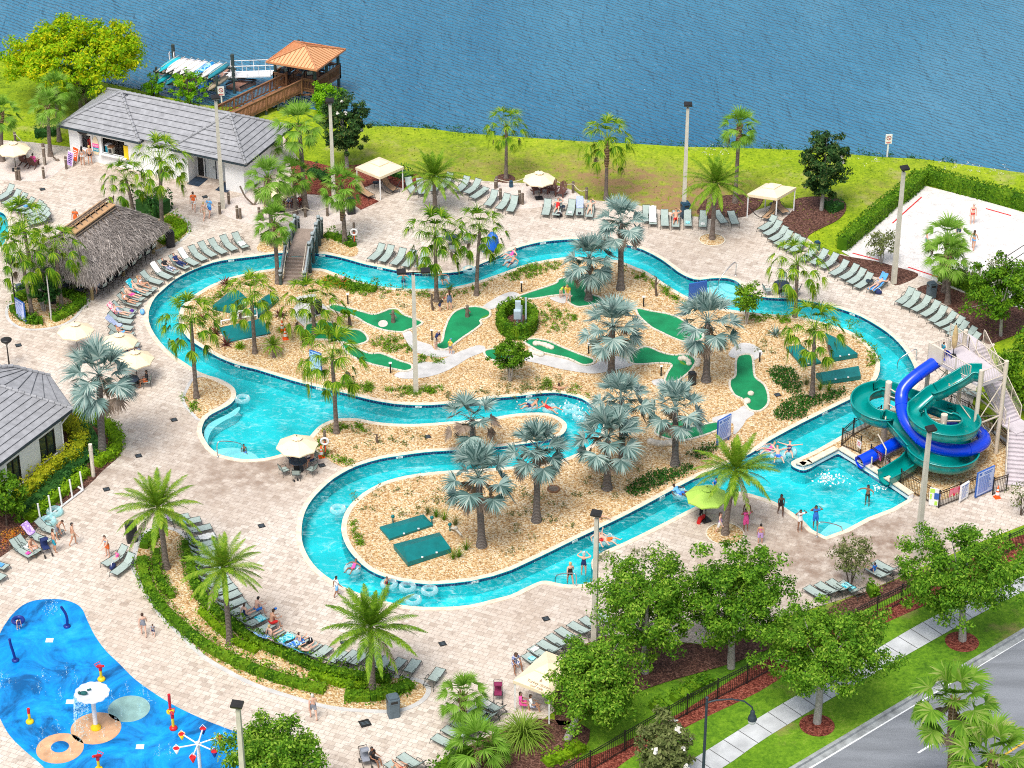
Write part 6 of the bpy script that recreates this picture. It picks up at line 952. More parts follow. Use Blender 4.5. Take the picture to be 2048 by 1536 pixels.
person((1944,448),'stand',10,'bather in red swimwear on the far half of the sand court','fair',[('top','red'),('brief','red')],'grey',1.03);person((1852,497),'stand',90,'boy in turquoise shorts on the sand court','fair',[('trunks','turq')],'black',.92);person((1946,499),'walk',150,'girl in pale blue swimwear walking on the sand court','tan',[('brief','sky'),('top','sky')],'brown',.98,long=True);person((1916,476),'stand',0,'dark haired player behind the cabbage palm pair on the sand','fair',[('trunks','navy')],'black',.9);person((1931,547),'bend',200,'crouching child near the court hedge','fair',[('shorts','grey')],'brown',.6)
person((1561,1031),'walk',10,'girl in a black swimsuit leaving the slide pool','dark',[('suit','black')],'black',.95,long=True);person((1599,1062),'headhands',20,'girl in a white top holding her head by the slide pool','brown',[('shirt','white'),('brief','white')],'black',.95);person((1630,1054),'headhands',10,'girl in a blue dress standing on the slide pool steps','brown',[('dress','blue')],'black',.95,-.3,long=True);person((1734,1010),'swim',-30,'bather standing chest deep in front of the green flume','brown',[('brief','black')],'black',.98,-1.08,long=True)
person((1440,1066),'walk',60,'girl in a pale lilac swimsuit left of the round planter palm','fair',[('suit','lilac'),('skirt','white')],'brown',.92,long=True);person((1491,1061),'headhands',20,'girl in a hot pink dress right of the round planter palm','brown',[('dress','pink')],'black',.95);person((1493,1044),'stand',170,'person behind the girl in hot pink','dark',[('shorts','teal')],'black',.95);person((1520,1087),'stand',175,'girl in a blue and pink skirt near the stained pavers','tan',[('skirt','lilac'),('top','pink')],'black',.88);person((1402,1031),'stand',60,'lifeguard in a red shirt and black trousers under the lime parasol','dark',[('shirt','red'),('trousers','black')],'black',1.03)
person((1140,1170),'walk',200,'woman in a black swimsuit on the river steps nearest the lounger row','fair',[('suit','black')],'blond',1.02,-.4);person((1167,1152),'headhands',170,'woman with white cap in a navy swimsuit on the river steps','fair',[('suit','navy')],'grey',1.02,-.4,cap=('cap','white'))
person((674,1192),'walk',120,'boy in a white vest and blue shorts at the river edge','brown',[('shirt','white'),('trunks','sky')],'black',.88);person((627,1437),'walk',200,'shirtless man in grey shorts walking past the planter','fair',[('shorts','grey')],'grey',1.05);person((288,1271),'walk',190,'woman in dark swimwear leading a toddler past the splash pad','fair',[('suit','grey')],'brown',.98);person((307,1272),'walk',190,'toddler in dark clothes led by the woman near the splash pad','fair',[('shirt','grey'),('shorts','navy')],'brown',.52)
person((148,1090),'walk',100,'tanned bather walking alone near the house bed','tan',[('brief','beige')],'black',1.0);person((216,1113),'reach',-40,'woman in orange shorts leaning over the lounger pair','fair',[('shorts','orange'),('top','sky')],'brown',.98);person((110,1104),'stand',120,'man in teal patterned trunks beside the stroller','tan',[('trunks','turq')],'brown',1.03);person((121,1078),'bend',60,'bather bending behind the man in teal trunks','tan',[('trunks','grey')],'brown',1.0);person((1029,1338),'hunch',30,'woman in a white patterned top and red sash beside the lettered cabana','brown',[('dress','pattern'),('brief','red')],'brown',1.05,long=True);person((38,1260),'bend',30,'child crouching under a dark float on the splash pad','fair',[('suit','navy')],'black',.6)
onseat('house',1,'hunch','bare backed woman sitting among the loungers by the flowers','tan',[('brief','teal')],'black',1.0,dy=.75,z=0);onseat('duo',0,'longsit','small child in pink sitting on the lounger','fair',[('shirt','hotp')if False else('shirt','pink')],'brown',.6,dy=1.1)
for key,i,po,l,s_,of,h,sc_ in(('hut',6,'recline','reclining woman in a long navy dress below the bar hut','fair',[('dress','navy'),('trousers','navy')],'black',.98),('hut',7,'recline','reclining woman in a black top and white patterned skirt','fair',[('shirt','black'),('trousers','pattern')],'black',.98),('hut',10,'recline_knee','sunbather with raised knee next to the hut corner post','tan',[('brief','beige'),('top','white')],'blond',1.0),('hut',11,'recline','sunbather in a beige suit on the turquoise towel','fair',[('suit','beige')],'blond',1.0),('hut',12,'recline','sunbather in bright pink shorts','fair',[('trunks','pink')],'black',1.03),('hut',13,'recline','sunbather in a white top and black bottoms','tan',[('brief','black'),('top','white')],'black',.98),('hut',15,'recline','sunbather in blue white stripes on a pink towel','fair',[('suit','bluestripe')],'black',.98),('hut',18,'recline','boy in bright blue shorts on a striped towel','tan',[('trunks','sky')],'black',.85),('hut',21,'recline','sunbather under the parasol with only the legs showing','fair',[('trunks','navy')],'brown',1.0),('beach',1,'recline_knee','sunbather in red on the second lounger by the roped beach','fair',[('suit','red')],'black',1.0),('beach',4,'recline_knee','pale sunbather on the lounger beside the tall silver palm','fair',[('brief','beige'),('top','beige')],'black',1.0),('bin',3,'recline_knee','sunbather in red trunks with one foot on the deck','tan',[('trunks','red')],'brown',1.02),('cab',13,'prone','sunbather lying face down beside the sand court','fair',[('brief','grey')],'brown',1.02),('plant',21,'recline','bald sunbather on the lounger behind the big date palm','fair',[('trunks','beige')],'blond',1.03),('low',0,'recline_knee','sunbather in red swimwear at the lower edge','tan',[('brief','red'),('top','red')],'brown',1.0)):onseat(key,i,po,l,s_,of,h,sc_,group='sunbathers on the loungers')
for key,i,po,l,s_,of,h,sc_,dy,cp in(('plant',15,'longsit','woman in a navy swimsuit sitting with her back to the hedge','fair',[('suit','navy')],'brown',1.0,.9,None),('plant',15,'hunch','man in blue trunks sitting at the lounger foot','fair',[('trunks','blue')],'black',1.02,.12,None),('plant',17,'hunch','man in red shorts and a blue cap','tan',[('trunks','red')],'brown',1.08,.12,('cap','blue')),('plant',18,'longsit','woman on the bright blue towel beside the red shorts','fair',[('brief','beige'),('top','beige')],'blond',.95,.95,None),('plant',20,'longsit','child sitting on the blue leaf patterned towel','fair',[('trunks','blue')],'brown',.82,.55,None),('cabl',0,'sit','x','brown',[('dress','white')],'black',1,.2,None),('oak',4,'longsit','child in a blue shirt on the lounger by the far oak','fair',[('shirt','blue'),('shorts','navy')],'black',.75,.5,None)):
 if l!='x':onseat(key,i,po,l,s_,of,h,sc_,dy=dy,group='guests sitting on the loungers',cap=cp)
c=P(597,940);person(c+dirv(rad(120),0)*1.05,'sit',math.degrees(face(c+dirv(rad(120),0),c)),'guest in a red shirt at the lagoon table','tan',[('shirt','red'),('shorts','navy')],'black',1.0);person(c+dirv(rad(35),0)*1.05,'sit',math.degrees(face(c+dirv(rad(35),0),c)),'tanned bather at the lagoon table','tan',[('trunks','navy')],'brown',1.0);c=P(262,776);person(c+dirv(rad(10),0)*1.1,'sit',math.degrees(face(c+dirv(rad(10),0),c)),'guest in a dark shirt holding something orange under silver fronds','brown',[('shirt','black'),('shorts','orange')],'black',1.0);person((196,580),'sit',-20,'guest wrapped in a blue striped towel at the bar hut','fair',[('dress','sky')],'brown',1.0,.28)
person((489,913),'longsit',20,'child in blue trunks sitting on the lagoon steps','brown',[('trunks','blue')],'black',.75,-.75);person((746,1531),'sit',60,'dark haired guest beside the grey stroller at the lower edge','brown',[('dress','black')],'black',1.0,-.1);person((1042,1420),'sit',90,'guest under the lettered cabana wrapped in a pink towel','tan',[('dress','pink')],'brown',1.0,-.1);person((1062,1425),'sit',100,'guest in white under the lettered cabana','tan',[('shirt','white'),('shorts','pattern')],'brown',1.0,-.1)
M_tube=clear('clear_tube',(.72,.95,.97),.22)
def torus(R_,r,n=28,k=10,m=0):
 vs=[((R_+r*math.cos(b*2*math.pi/k))*math.cos(a*2*math.pi/n),(R_+r*math.cos(b*2*math.pi/k))*math.sin(a*2*math.pi/n),r*math.sin(b*2*math.pi/k))for a in range(n)for b in range(k)]
 return vs,[(a*k+b,((a+1)%n)*k+b,((a+1)%n)*k+(b+1)%k,a*k+(b+1)%k)for a in range(n)for b in range(k)]
tv,tf=torus(.39,.165);tt=thing('swim_ring','x','swim ring');obj('ring',MB().add(tv,tf,0,True),M_tube,tt)
for s in(-1,1):obj('handle',MB().tube([(s*.39,-.12,.15),(s*.42,-.05,.22),(s*.42,.05,.22),(s*.39,.12,.15)],.02,5),M_white,tt)
RING=Proto(tt)
def swimring(b,l,rz=.3):RING.place(P(b[0],b[1],-.1),rz,1,l,'clear swim rings on the river')
for b,l in(((485,798),'empty clear swim ring beside the lagoon bed'),((676,1019),'empty clear swim ring in the lower river bend'),((778,1168),'empty swim ring touching the lower island rim'),((815,1174),'empty swim ring between two others below the island'),((859,1181),'empty swim ring farthest along below the island'),((826,1200),'empty swim ring closest to the lower deck edge'),((938,540),'empty swim ring on the upper river near the lift'),((1140,818),'empty swim ring at the inner river turn'),((1160,832),'second empty swim ring at the inner river turn below its twin')):swimring(b,l)
for b,rz,po,l,s_,of,h,sc_ in(((886,561),20,'float','dark haired bather in a ring on the upper river','tan',[('suit','teal')],'black',.95),((1020,512),-60,'float','bather in the farther ring by the blue chair lift','fair',[('suit','pink')],'black',.95),((1022,527),-40,'float','bather in the nearer ring by the blue chair lift','tan',[('trunks','navy')],'black',.95),((1061,813),-80,'float','bather in a ring in front of the channel notch','tan',[('trunks','navy')],'black',1.0),((1100,818),60,'float_open','bather in red reclining at the channel notch','tan',[('suit','red')],'black',1.0),((1361,988),60,'float','bather in bright blue floating beside the lime parasol','dark',[('shirt','sky'),('trunks','blue')],'black',1.0),((1200,1082),30,'float','bather reclining in the ring next to the lamp pole','fair',[('trunks','red')],'brown',1.0),((1216,1080),70,'float_open','sunburnt bather in the second ring next to the lamp pole','fair',[('trunks','orange')],'brown',1.0),((705,1138),-30,'float','girl in pink in a ring at the lower island curve','brown',[('suit','pink')],'black',.85),((1535,902),-70,'float','bather in pink in a ring before the slide pool','fair',[('suit','pink')],'blond',1.0),((1556,913),0,'float_open','bather in bright blue trunks with arms spread','fair',[('trunks','blue')],'brown',1.05),((1578,903),-10,'float_open','bather in navy with arms spread by the gravel spit','fair',[('suit','navy')],'black',1.0)):
 person(P(b[0],b[1],-.02),po,rz,l,s_,of,h,sc_,group='bathers floating on the river');swimring(b,'clear swim ring carrying the '+l.split(' ',1)[1]if False else 'clear swim ring under the '+' '.join(l.split()[:10]),rad(rz))
person(P(807,574,-1.05),'swim',0,'bather with only the head above water behind the twin lamp','tan',[('trunks','navy')],'black',.78);person(P(1198,1066,-1.05),'swim',20,'bather standing in the river behind the lamp pole','fair',[('trunks','navy')],'black',1.0);person(P(773,1187,-.98),'swim',50,'bather in red swimming among the empty rings','tan',[('suit','red')],'brown',.8);person(P(1117,806,-1.05),'swim',170,'bather with raised arms at the channel notch wall','tan',[('brief','beige')],'brown',.95);person(P(1430,986,-1.0),'swim',30,'child in the water behind the date palm trunk','tan',[('shirt','blue')],'black',.75)
# ================================================================ BUILDINGS
def text(s,size,m,parent=None,loc=(0,0,0),rot=(0,0,0),name='lettering',depth=.006):
 cu=bpy.data.curves.new('t','FONT');cu.body=s;cu.size=size;cu.extrude=depth;cu.align_x='CENTER';cu.align_y='CENTER';o=bpy.data.objects.new('t',cu);C.objects.link(o)
 dg=bpy.context.evaluated_depsgraph_get();dg.update();me=bpy.data.meshes.new_from_object(o.evaluated_get(dg));bpy.data.objects.remove(o);me.materials.clear();me.materials.append(m)
 k=bpy.data.objects.new(name,me);C.objects.link(k);k.parent=parent;k.location=loc;k.rotation_euler=rot;return k
M_roof=mk('grey_roof_tile',(.31,.315,.335),.75,.2,2.2,bump=.35);M_roofshade=mk('roof_lap_shade',(.11,.115,.13),.9,.2,3);M_fascia=mk('dark_gutter',(.03,.05,.065),.5,.2,3);M_glass=mk('dark_window_glass',(.03,.05,.05),.08,.3,1,spec=.8);M_door=mk('pale_door',(.55,.60,.62),.5,.05,2)  # the darker roof tile colour paints shade lines under the courses
def roofplane(g,a,b,c,d,n,lift=.05):
 a,b,c,d=map(Vector,(a,b,c,d));nr=(b-a).cross(d-a).normalized()
 if nr.z<0:nr=-nr
 for i in range(n):
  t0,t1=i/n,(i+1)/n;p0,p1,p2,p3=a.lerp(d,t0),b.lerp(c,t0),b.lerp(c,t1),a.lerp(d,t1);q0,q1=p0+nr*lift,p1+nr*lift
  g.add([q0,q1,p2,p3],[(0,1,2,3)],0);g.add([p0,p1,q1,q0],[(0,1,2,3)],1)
  dn=(p0-p3).normalized()*.035;g.add([q0+nr*.004,q1+nr*.004,q1+nr*.004-dn,q0+nr*.004-dn],[(0,1,2,3)],1)  # dark riser and edge strip: course shadow put into the colour
def ridge(g,a,b,w=.17):
 a,b=Vector(a),Vector(b);n=max(2,int((b-a).length/.4))
 for i in range(n):g.tube([a.lerp(b,i/n)+Vector((0,0,.07)),a.lerp(b,(i+.97)/n)+Vector((0,0,.035))],[w*.75,w*.6],7)
def frontwall(L,H,th,ops,y=0):
 g=MB();xs=sorted(ops);x=0
 for x0,x1,z0,z1 in xs:
  if x0>x:g.box(((x+x0)/2,y+th/2,H/2),(x0-x,th,H))
  if z0>0:g.box(((x0+x1)/2,y+th/2,z0/2),(x1-x0,th,z0))
  if z1<H:g.box(((x0+x1)/2,y+th/2,(z1+H)/2),(x1-x0,th,H-z1))
  x=x1
 if x<L:g.box(((x+L)/2,y+th/2,H/2),(L-x,th,H))
 return g
FL,FR,BR=P(142,313),P(490,388),P(578,325);L=(FR-FL).length;D=max(4.5,(BR-FR).length);rz=math.atan2(FR.y-FL.y,FR.x-FL.x)
t=thing('snack_building','white snack bar and restroom building under a grey tiled hip roof','building',FL,rz);H=2.95;ob=[]
o1=(.068*L,.128*L,.98,2.25);o2=(.19*L,.325*L,.95,2.35);o3=(.685*L,.895*L,0,2.4)
w_=frontwall(L,H,.22,[o1,o2,o3]);w_.box((L-.11,D/2+.11,H/2),(.22,D-.22,H));w_.box((.11,D/2+.11,H/2),(.22,D-.22,H));w_.box((L/2,D-.11,H/2),(L-.44,.22,H))
w_.box(((o3[0]+o3[1])/2,1.45,1.3),(o3[1]-o3[0]+.3,.12,2.6));w_.box((o3[0]-.08,.8,1.3),(.16,1.18,2.6));w_.box((o3[1]+.08,.8,1.3),(.16,1.18,2.6));w_.box(((o3[0]+o3[1])/2,.8,2.62),(o3[1]-o3[0]+.4,1.2,.1))
obj('wall',w_,M_wall,t)
obj('trim',MB().box((o1[0]-.12,-.03,1.6),(.16,.08,1.6)).box((o1[1]+.12,-.03,1.6),(.16,.08,1.6)).box(((o2[0]+o2[1])/2,-.03,2.45),(o2[1]-o2[0]+.3,.08,.14)).box(((o2[0]+o2[1])/2,-.12,.92),(o2[1]-o2[0]+.3,.36,.06)).box(((o1[0]+o1[1])/2,-.12,.95),(o1[1]-o1[0]+.3,.34,.06)),M_white,t)
ze=H-.02;s_=2.1/(D/2+.6);yc=D/2
def pyramid(x0,x1,nm):
 g=MB();px=(x0+x1)/2;y0,y1=-.6,D+.6;ry=(x1-x0)/2;pk=(px,yc,ze+2.1)
 for a,b in(((x0,y0),(x1,y0)),((x1,y0),(x1,y1)),((x1,y1),(x0,y1)),((x0,y1),(x0,y0))):roofplane(g,(*a,ze),(*b,ze),pk,pk,9)
 g2=MB()
 for q in((x0,y0),(x1,y0),(x1,y1),(x0,y1)):ridge(g2,(*q,ze),pk)
 o=obj('roof',g,[M_roof,M_roofshade],t);obj('ridge_tiles',g2,M_roof,o)
 f=MB()
 for a,b in(((x0,y0),(x1,y0)),((x1,y0),(x1,y1)),((x1,y1),(x0,y1)),((x0,y1),(x0,y0))):f.bar((*a,ze-.07),(*b,ze-.07),.06,.15)
 obj('gutter',f,M_fascia,o);sf=MB();sf.box((px,yc,ze-.17),(x1-x0-.1,y1-y0-.1,.04));obj('soffit',sf,M_white,o);return pk
pa=pyramid(-.6,.44*L,0);pb=pyramid(.61*L,L+.6,1)
g=MB();zz=lambda y:ze+s_*(y+.6)-.03;roofplane(g,(.2*L,-.3,zz(-.3)),(.86*L,-.3,zz(-.3)),(.8*L,yc,zz(yc)),(.25*L,yc,zz(yc)),7);roofplane(g,(.86*L,D-.3,zz(.3)),(.2*L,D-.3,zz(.3)),(.25*L,yc,zz(yc)),(.8*L,yc,zz(yc)),7);o=obj('roof',g,[M_roof,M_roofshade],t);g2=MB();ridge(g2,(pa[0],yc,zz(yc)),(pb[0],yc,zz(yc)));obj('ridge_tiles',g2,M_roof,o)
for k,(x0,x1)in enumerate(((.735*L,.79*L),(.815*L,.875*L))):
 d_=obj('door',MB().box(((x0+x1)/2,1.37,1.05),(x1-x0,.05,2.1)),M_door,t);obj('handle',MB().box((x1-.12,1.33,1.0),(.04,.05,.3)),M_black,d_);obj('frame',MB().box((x0-.04,1.36,1.08),(.06,.08,2.16)).box((x1+.04,1.36,1.08),(.06,.08,2.16)).box(((x0+x1)/2,1.36,2.14),(x1-x0+.14,.08,.08)),M_fascia,d_)
obj('doorway',MB().box((.705*L,1.375,1.05),(.5,.03,2.1)),M_black,t);text('RESTROOMS',.3,M_fascia,t,(.79*L,-.012,2.66),(math.pi/2,0,0))
def loc(t_,x,y,z=0):return t_.matrix_basis@Vector((x,y,z))
bpy.context.view_layer.update()
for x,l in((.72*L,'dark door mat before the restroom doorway'),(.88*L,'dark door mat at the utility door')):tag(obj('door_mat',MB().box((0,0,.012),(1.1,1.5,.022)),M_navy,None,loc(t,x,.35),rz),l,'mat','door mats')
def pers2(x,y,l,c_,**k):return person(loc(t,x,y),'stand',math.degrees(rz),l,'tan',[('shirt',c_),('trousers','black')],'black',1.05,group='staff behind the snack counter')
pers2(.092*L,.75,'server in red standing closest to the corner behind the snack counter','red');pers2(.112*L,.8,'server in red standing next to the surfboard side of the counter','red')
q=thing('oval_sign','black oval sign with pink letters above the snack counter','sign',loc(t,.085*L,-.05,2.55),rz);obj('panel',MB().lathe([(.001,-.03),(.3,-.03),(.3,.03),(.001,.03)],24),M_black,q);q.children[0].rotation_euler=(math.pi/2,0,0);q.children[0].scale=(1.7,1,1);obj('rim',MB().add(*torus(.3,.025,28,6),0,True),M_pole,q);q.children[1].rotation_euler=(math.pi/2,0,0);q.children[1].scale=(1.7,1,1);text('PIZZA',.22,CLO['pink'],q,(0,-.045,.03),(math.pi/2,0,0))
q=thing('surfboard_sign','surfboard shaped sign with pink and teal bands beside the snack counter','sign',loc(t,.157*L,-.05,1.5),rz);prof=[(0,.85),(.12,.75),(.22,.55),(.29,.25),(.3,0),(.27,-.4),(.2,-.75),(0,-.78)];out_=prof+[(-x,z)for x,z in reversed(prof[1:-1])];obj('board',MB().add([(x,-.02,z)for x,z in out_]+[(x,.03,z)for x,z in out_],[tuple(reversed(range(len(out_))))]+[(i,(i+1)%len(out_),len(out_)+(i+1)%len(out_),len(out_)+i)for i in range(len(out_))]),M_cream,q)
obj('band',MB().box((0,-.028,.02),(.58,.012,.34)),CLO['pink'],q);obj('band',MB().box((0,-.028,-.33),(.5,.012,.34)),CLO['turq'],q);text('SURF',.2,M_white,q,(0,-.04,.02),(math.pi/2,0,0));text('BAR',.22,M_white,q,(0,-.04,-.33),(math.pi/2,0,0))
q=thing('drink_machine','small counter machine with a brown top in the serving window','machine',loc(t,.235*L,.25,.95),rz);obj('body',MB().box((0,0,.3),(.42,.4,.55)),M_pole,q);obj('top',MB().box((0,0,.61),(.5,.46,.08)),M_brown,q);obj('front',MB().box((0,-.21,.28),(.3,.02,.36)),M_black,q);q=thing('drink_cooler','turquoise drink cooler behind the serving window','cooler',loc(t,.208*L,.55,.7),rz);obj('body',MB().box((0,0,.35),(.4,.4,.8)),CLO['turq'],q);obj('lid',MB().box((0,0,.8),(.44,.44,.1)),M_white,q)
q=thing('wall_poster','yellow poster panel at the end of the serving window','poster',loc(t,.332*L,-.02,1.45),rz);obj('panel',MB().box((0,0,0),(.4,.03,1.2)),M_yel,q);obj('frame',MB().box((0,-.005,.62),(.44,.04,.04)).box((0,-.005,-.62),(.44,.04,.04)),M_black,q)
def aboard(l,b,rz_,m,m2,lines):
 q=thing('menu_board',l,'sign',P(*b),rz_,'leaning menu boards');obj('panel',MB().box((0,0,.62),(.72,.04,1.2),0,0,rad(-14)),M_white,q);obj('face',MB().box((0,-.03,.62),(.62,.02,1.08),0,0,rad(-14)),m,q);g=MB()
 for i in range(lines):g.box((0,-.05+(.25-i*.14)*.24,.92-i*.15),(.48-.1*(i%2),.012,.06),0,0,rad(-14))
 obj('lettering',g,m2,q);obj('leg',MB().bar((0,.05,1.1),(0,.45,0),.04,.04),M_black,q)
aboard('white menu board with a blue printed face on the beach corner',(142,331),rad(-42),CLO['lilac'],CLO['navy'],5);aboard('orange menu board leaning behind the blue one',(152,322),rad(-42),M_org,M_white,4)
t0=t
Cx=P(146,818,3.0);Ax=P(0,928,3.0);Sx=P(100,752,3.0);A2=Cx+(Ax-Cx)*1.9;Kx=P(26,733,4.4);Rx=P(-110,738,5.6);W0=P(127,908);wd=(P(50,968)-W0).normalized();t=thing('grey_roofed_house','white walled house with grey tiled roof and dark windows','building',W0)
g=MB();off_=lambda v:v-W0;roofplane(g,off_(A2),off_(Cx),off_(Rx),off_(Rx),16);roofplane(g,off_(Cx),off_(Sx),off_(Kx),off_(Rx),9);o=obj('roof',g,[M_roof,M_roofshade],t);g2=MB();ridge(g2,off_(Cx),off_(Rx));ridge(g2,off_(Sx),off_(Kx));ridge(g2,off_(Kx),off_(Rx));obj('ridge_tiles',g2,M_roof,o);obj('gutter',MB().bar(off_(A2)-Vector((0,0,.08)),off_(Cx)-Vector((0,0,.08)),.08,.16).bar(off_(Cx)-Vector((0,0,.08)),off_(Sx)-Vector((0,0,.08)),.08,.16),M_fascia,o)
obj('soffit',MB().add([off_(A2)-Vector((0,0,.12)),off_(Cx)-Vector((0,0,.12)),off_(Sx)-Vector((0,0,.12)),off_(Rx)-Vector((0,0,2.72))],[(0,1,2,3)]),M_white,o)
wz=math.atan2(wd.y,wd.x);s1=(P(115,917.4)-W0).length;s2=(P(85,940.8)-W0).length;s3=(P(46,971)-W0).length;s4=s3+1.3;wl=frontwall(13,2.85,.2,[(s1,s2,.5,2.4),(s3,s4,.3,2.4)]);nrm=Vector((wd.y,-wd.x,0));wob=obj('wall',wl,M_wall,t);wob.rotation_euler.z=wz;wob.scale=(1,-1 if nrm.dot(Vector((.8,-.6,0)))<0 else 1,1)
sgn=wob.scale[1];obj('wall',MB().bar(Vector((0,0,1.42)),(Sx-Cx).normalized()*5+Vector((0,0,1.42)),.2,2.84),M_wall,t);obj('downpipe',MB().tube([off_(Cx)+Vector((-.1,0,-.15)),Vector((.1,-.1,2.4)),Vector((.1,-.1,0))],.05,6),M_white,t)
for a_,b_,z0_,z1_ in((s1,s2,.5,2.4),(s3,s4,.3,2.4)):
 wn=obj('window',MB().box(((a_+b_)/2,sgn*.1,(z0_+z1_)/2),(b_-a_-.02,.04,z1_-z0_-.02)),M_glass,t);wn.rotation_euler.z=wz;fr_=MB()
 for x in(a_+.05,(a_+b_)/2,b_-.05):fr_.box((x,sgn*.06,(z0_+z1_)/2),(.08,.1,z1_-z0_))
 fr_.box(((a_+b_)/2,sgn*.06,z1_-.05),(b_-a_,.1,.1)).box(((a_+b_)/2,sgn*.06,z0_+.05),(b_-a_,.1,.1));obj('frame',fr_,M_black,wn);obj('sill',MB().box(((a_+b_)/2,sgn*-.04,z0_-.05),(b_-a_+.2,.12,.08)),M_white,wn)
p1,p2=P(185,599),P(307,506);u=(p2-p1).normalized();v=Vector((-u.y,u.x,0));Lh=(p2-p1).length;Dh=4.3;t=thing('thatched_hut','open bar hut with a shaggy grey thatch roof and stripped ridge','hut',p1);LV=lambda a,b,z:u*a+v*b+Vector((0,0,z))
for a in(0,Lh*.5,Lh):
 for b in(0,Dh):obj('post',MB().tube([LV(a,b,0),LV(a,b,2.5)],.13,9),mk('peeled_log',(.32,.25,.12),.8,.3,3,bump=.3),t)
obj('counter',MB().bar(LV(.9,.75,.55),LV(Lh-.9,.75,.55),.25,1.1).bar(LV(.8,.6,1.13),LV(Lh-.8,.6,1.13),.7,.07),M_wood,t);obj('bar_back',MB().bar(LV(1.2,2.6,.9),LV(Lh-1.2,2.6,.9),.8,1.8),M_black,t)
r0,r1=P(145,472,4.75)-p1,P(237,417,4.75)-p1;ra,rb=max(1.2,r0.dot(u)),r1.dot(u);rm=Dh/2;e0=-.95;ezz=2.05
M_th=leafmat('thatch_straw',[(.10,.088,.08),(.24,.21,.195),(.38,.335,.31),(.55,.49,.45)],0,.9,.75)
crn={'f':[(e0,e0),(Lh-e0,e0),(rb,rm),(ra,rm)],'b':[(Lh-e0,Dh-e0),(e0,Dh-e0),(ra,rm),(rb,rm)],'l':[(e0,Dh-e0),(e0,e0),(ra,rm),(ra,rm)],'r':[(Lh-e0,e0),(Lh-e0,Dh-e0),(rb,rm),(rb,rm)]}
g=MB();Vs=[];Fs=[];rr=np.random.default_rng(4)
def surf(q,s,tt):
 (a0,b0),(a1,b1),(a2,b2),(a3,b3)=q;x0,y0=a0+(a1-a0)*s,b0+(b1-b0)*s;x1,y1=a3+(a2-a3)*s,b3+(b2-b3)*s;z=ezz+(4.75-ezz)*(tt**.88)+.28*math.sin(math.pi*tt)*.5;return LV(x0+(x1-x0)*tt,y0+(y1-y0)*tt,z)
for q in crn.values():
 n,m=14,8;vs=[surf(q,i/n,j/m)for j in range(m+1)for i in range(n+1)];g.add(vs,[(j*(n+1)+i,j*(n+1)+i+1,(j+1)*(n+1)+i+1,(j+1)*(n+1)+i)for j in range(m)for i in range(n)],0,True);g.add([p-Vector((0,0,.3))for p in vs],[(j*(n+1)+i+1,j*(n+1)+i,(j+1)*(n+1)+i,(j+1)*(n+1)+i+1)for j in range(m)for i in range(n)],0,True);g.add(vs[:n+1]+[p-Vector((0,0,.3))for p in vs[:n+1]],[(i,n+1+i,n+2+i,i+1)for i in range(n)])
 wdt=(Vector(q[1])-Vector(q[0])).length
 for _ in range(int(wdt*520)):
  s,tt=rr.uniform(0,1),rr.uniform(-.02,.93)**1.0;p=surf(q,s,max(0,tt));dn=surf(q,s,max(0,tt));top=surf(q,min(1,max(0,s+rr.normal(0,.03))),min(1,max(0,tt)+.1));d=(dn-top).normalized();l=rr.uniform(.25,.6);off3=Vector(rr.normal(0,.035,3));sd=d.cross(Vector((0,0,1))).normalized()*rr.uniform(.012,.03);nn=sd.cross(d).normalized();nn=nn if nn.z>0 else-nn;k=len(Vs);a=p+nn*.05+off3;b=a+d*l+nn*rr.uniform(-.02,.09)-(Vector((0,0,.12))if tt<.03 else Vector());Vs+=[a-sd,a+sd,b+sd*.4,b-sd*.4];Fs.append((k,k+1,k+2,k+3))
o=obj('thatch',g,M_th,t);obj('straw_ends',npmesh('straw_ends',np.array([tuple(x)for x in Vs]),np.array(Fs),[M_th]),None,o)
g=MB();g2=MB();A,B=LV(ra-.5,rm,4.72),LV(rb+.4,rm,4.72);g.bar(A+v*.3+Vector((0,0,.02)),B+v*.3+Vector((0,0,.02)),.75,.1).bar(A-v*.3+Vector((0,0,.02)),B-v*.3+Vector((0,0,.02)),.75,.1);obj('ridge_underlay',g,mk('bare_tan_ply',(.48,.29,.15),.8,.15,4),t)
for s in(-1,1):g2.bar(A+v*s*.72-Vector((0,0,.2)),B+v*s*.72-Vector((0,0,.2)),.09,.07);g2.bar(A+v*s*.1+Vector((0,0,.42)),B+v*s*.1+Vector((0,0,.42)),.06,.06)
for i in range(9):
 c0=A.lerp(B,i/8)
 for s in(-1,1):g2.bar(c0+v*s*.02+Vector((0,0,.45)),c0+v*s*1.25-Vector((0,0,.75)),.06,.06)
obj('ridge_poles',g2,M_wood,t)
for i in range(8):
 pos_=p1+LV(.8+i*(Lh-1.4)/7,-.35+.12*(i%2),0);STL.place(pos_,math.atan2(u.y,u.x)+math.pi+.1*(i%3-1),1,f'black bar stool, {ORD[i]} from the lone front post along the hut counter','bar stools at the thatched hut')
for i in range(3):pos_=p1+LV(-.2,.9+i*1.2,0);STL.place(pos_,math.atan2(u.y,u.x)+math.pi/2*3,1,f'black bar stool, {ORD[i]} from the lone front post along the short hut side','bar stools at the thatched hut')
M_orr=mk('copper_roof',(.78,.42,.21),.45,.08,1.5);M_orr2=mk('copper_seam',(.55,.24,.11),.5,.1,2);M_pile=mk('green_pile',(.05,.075,.07),.8,.3,3)
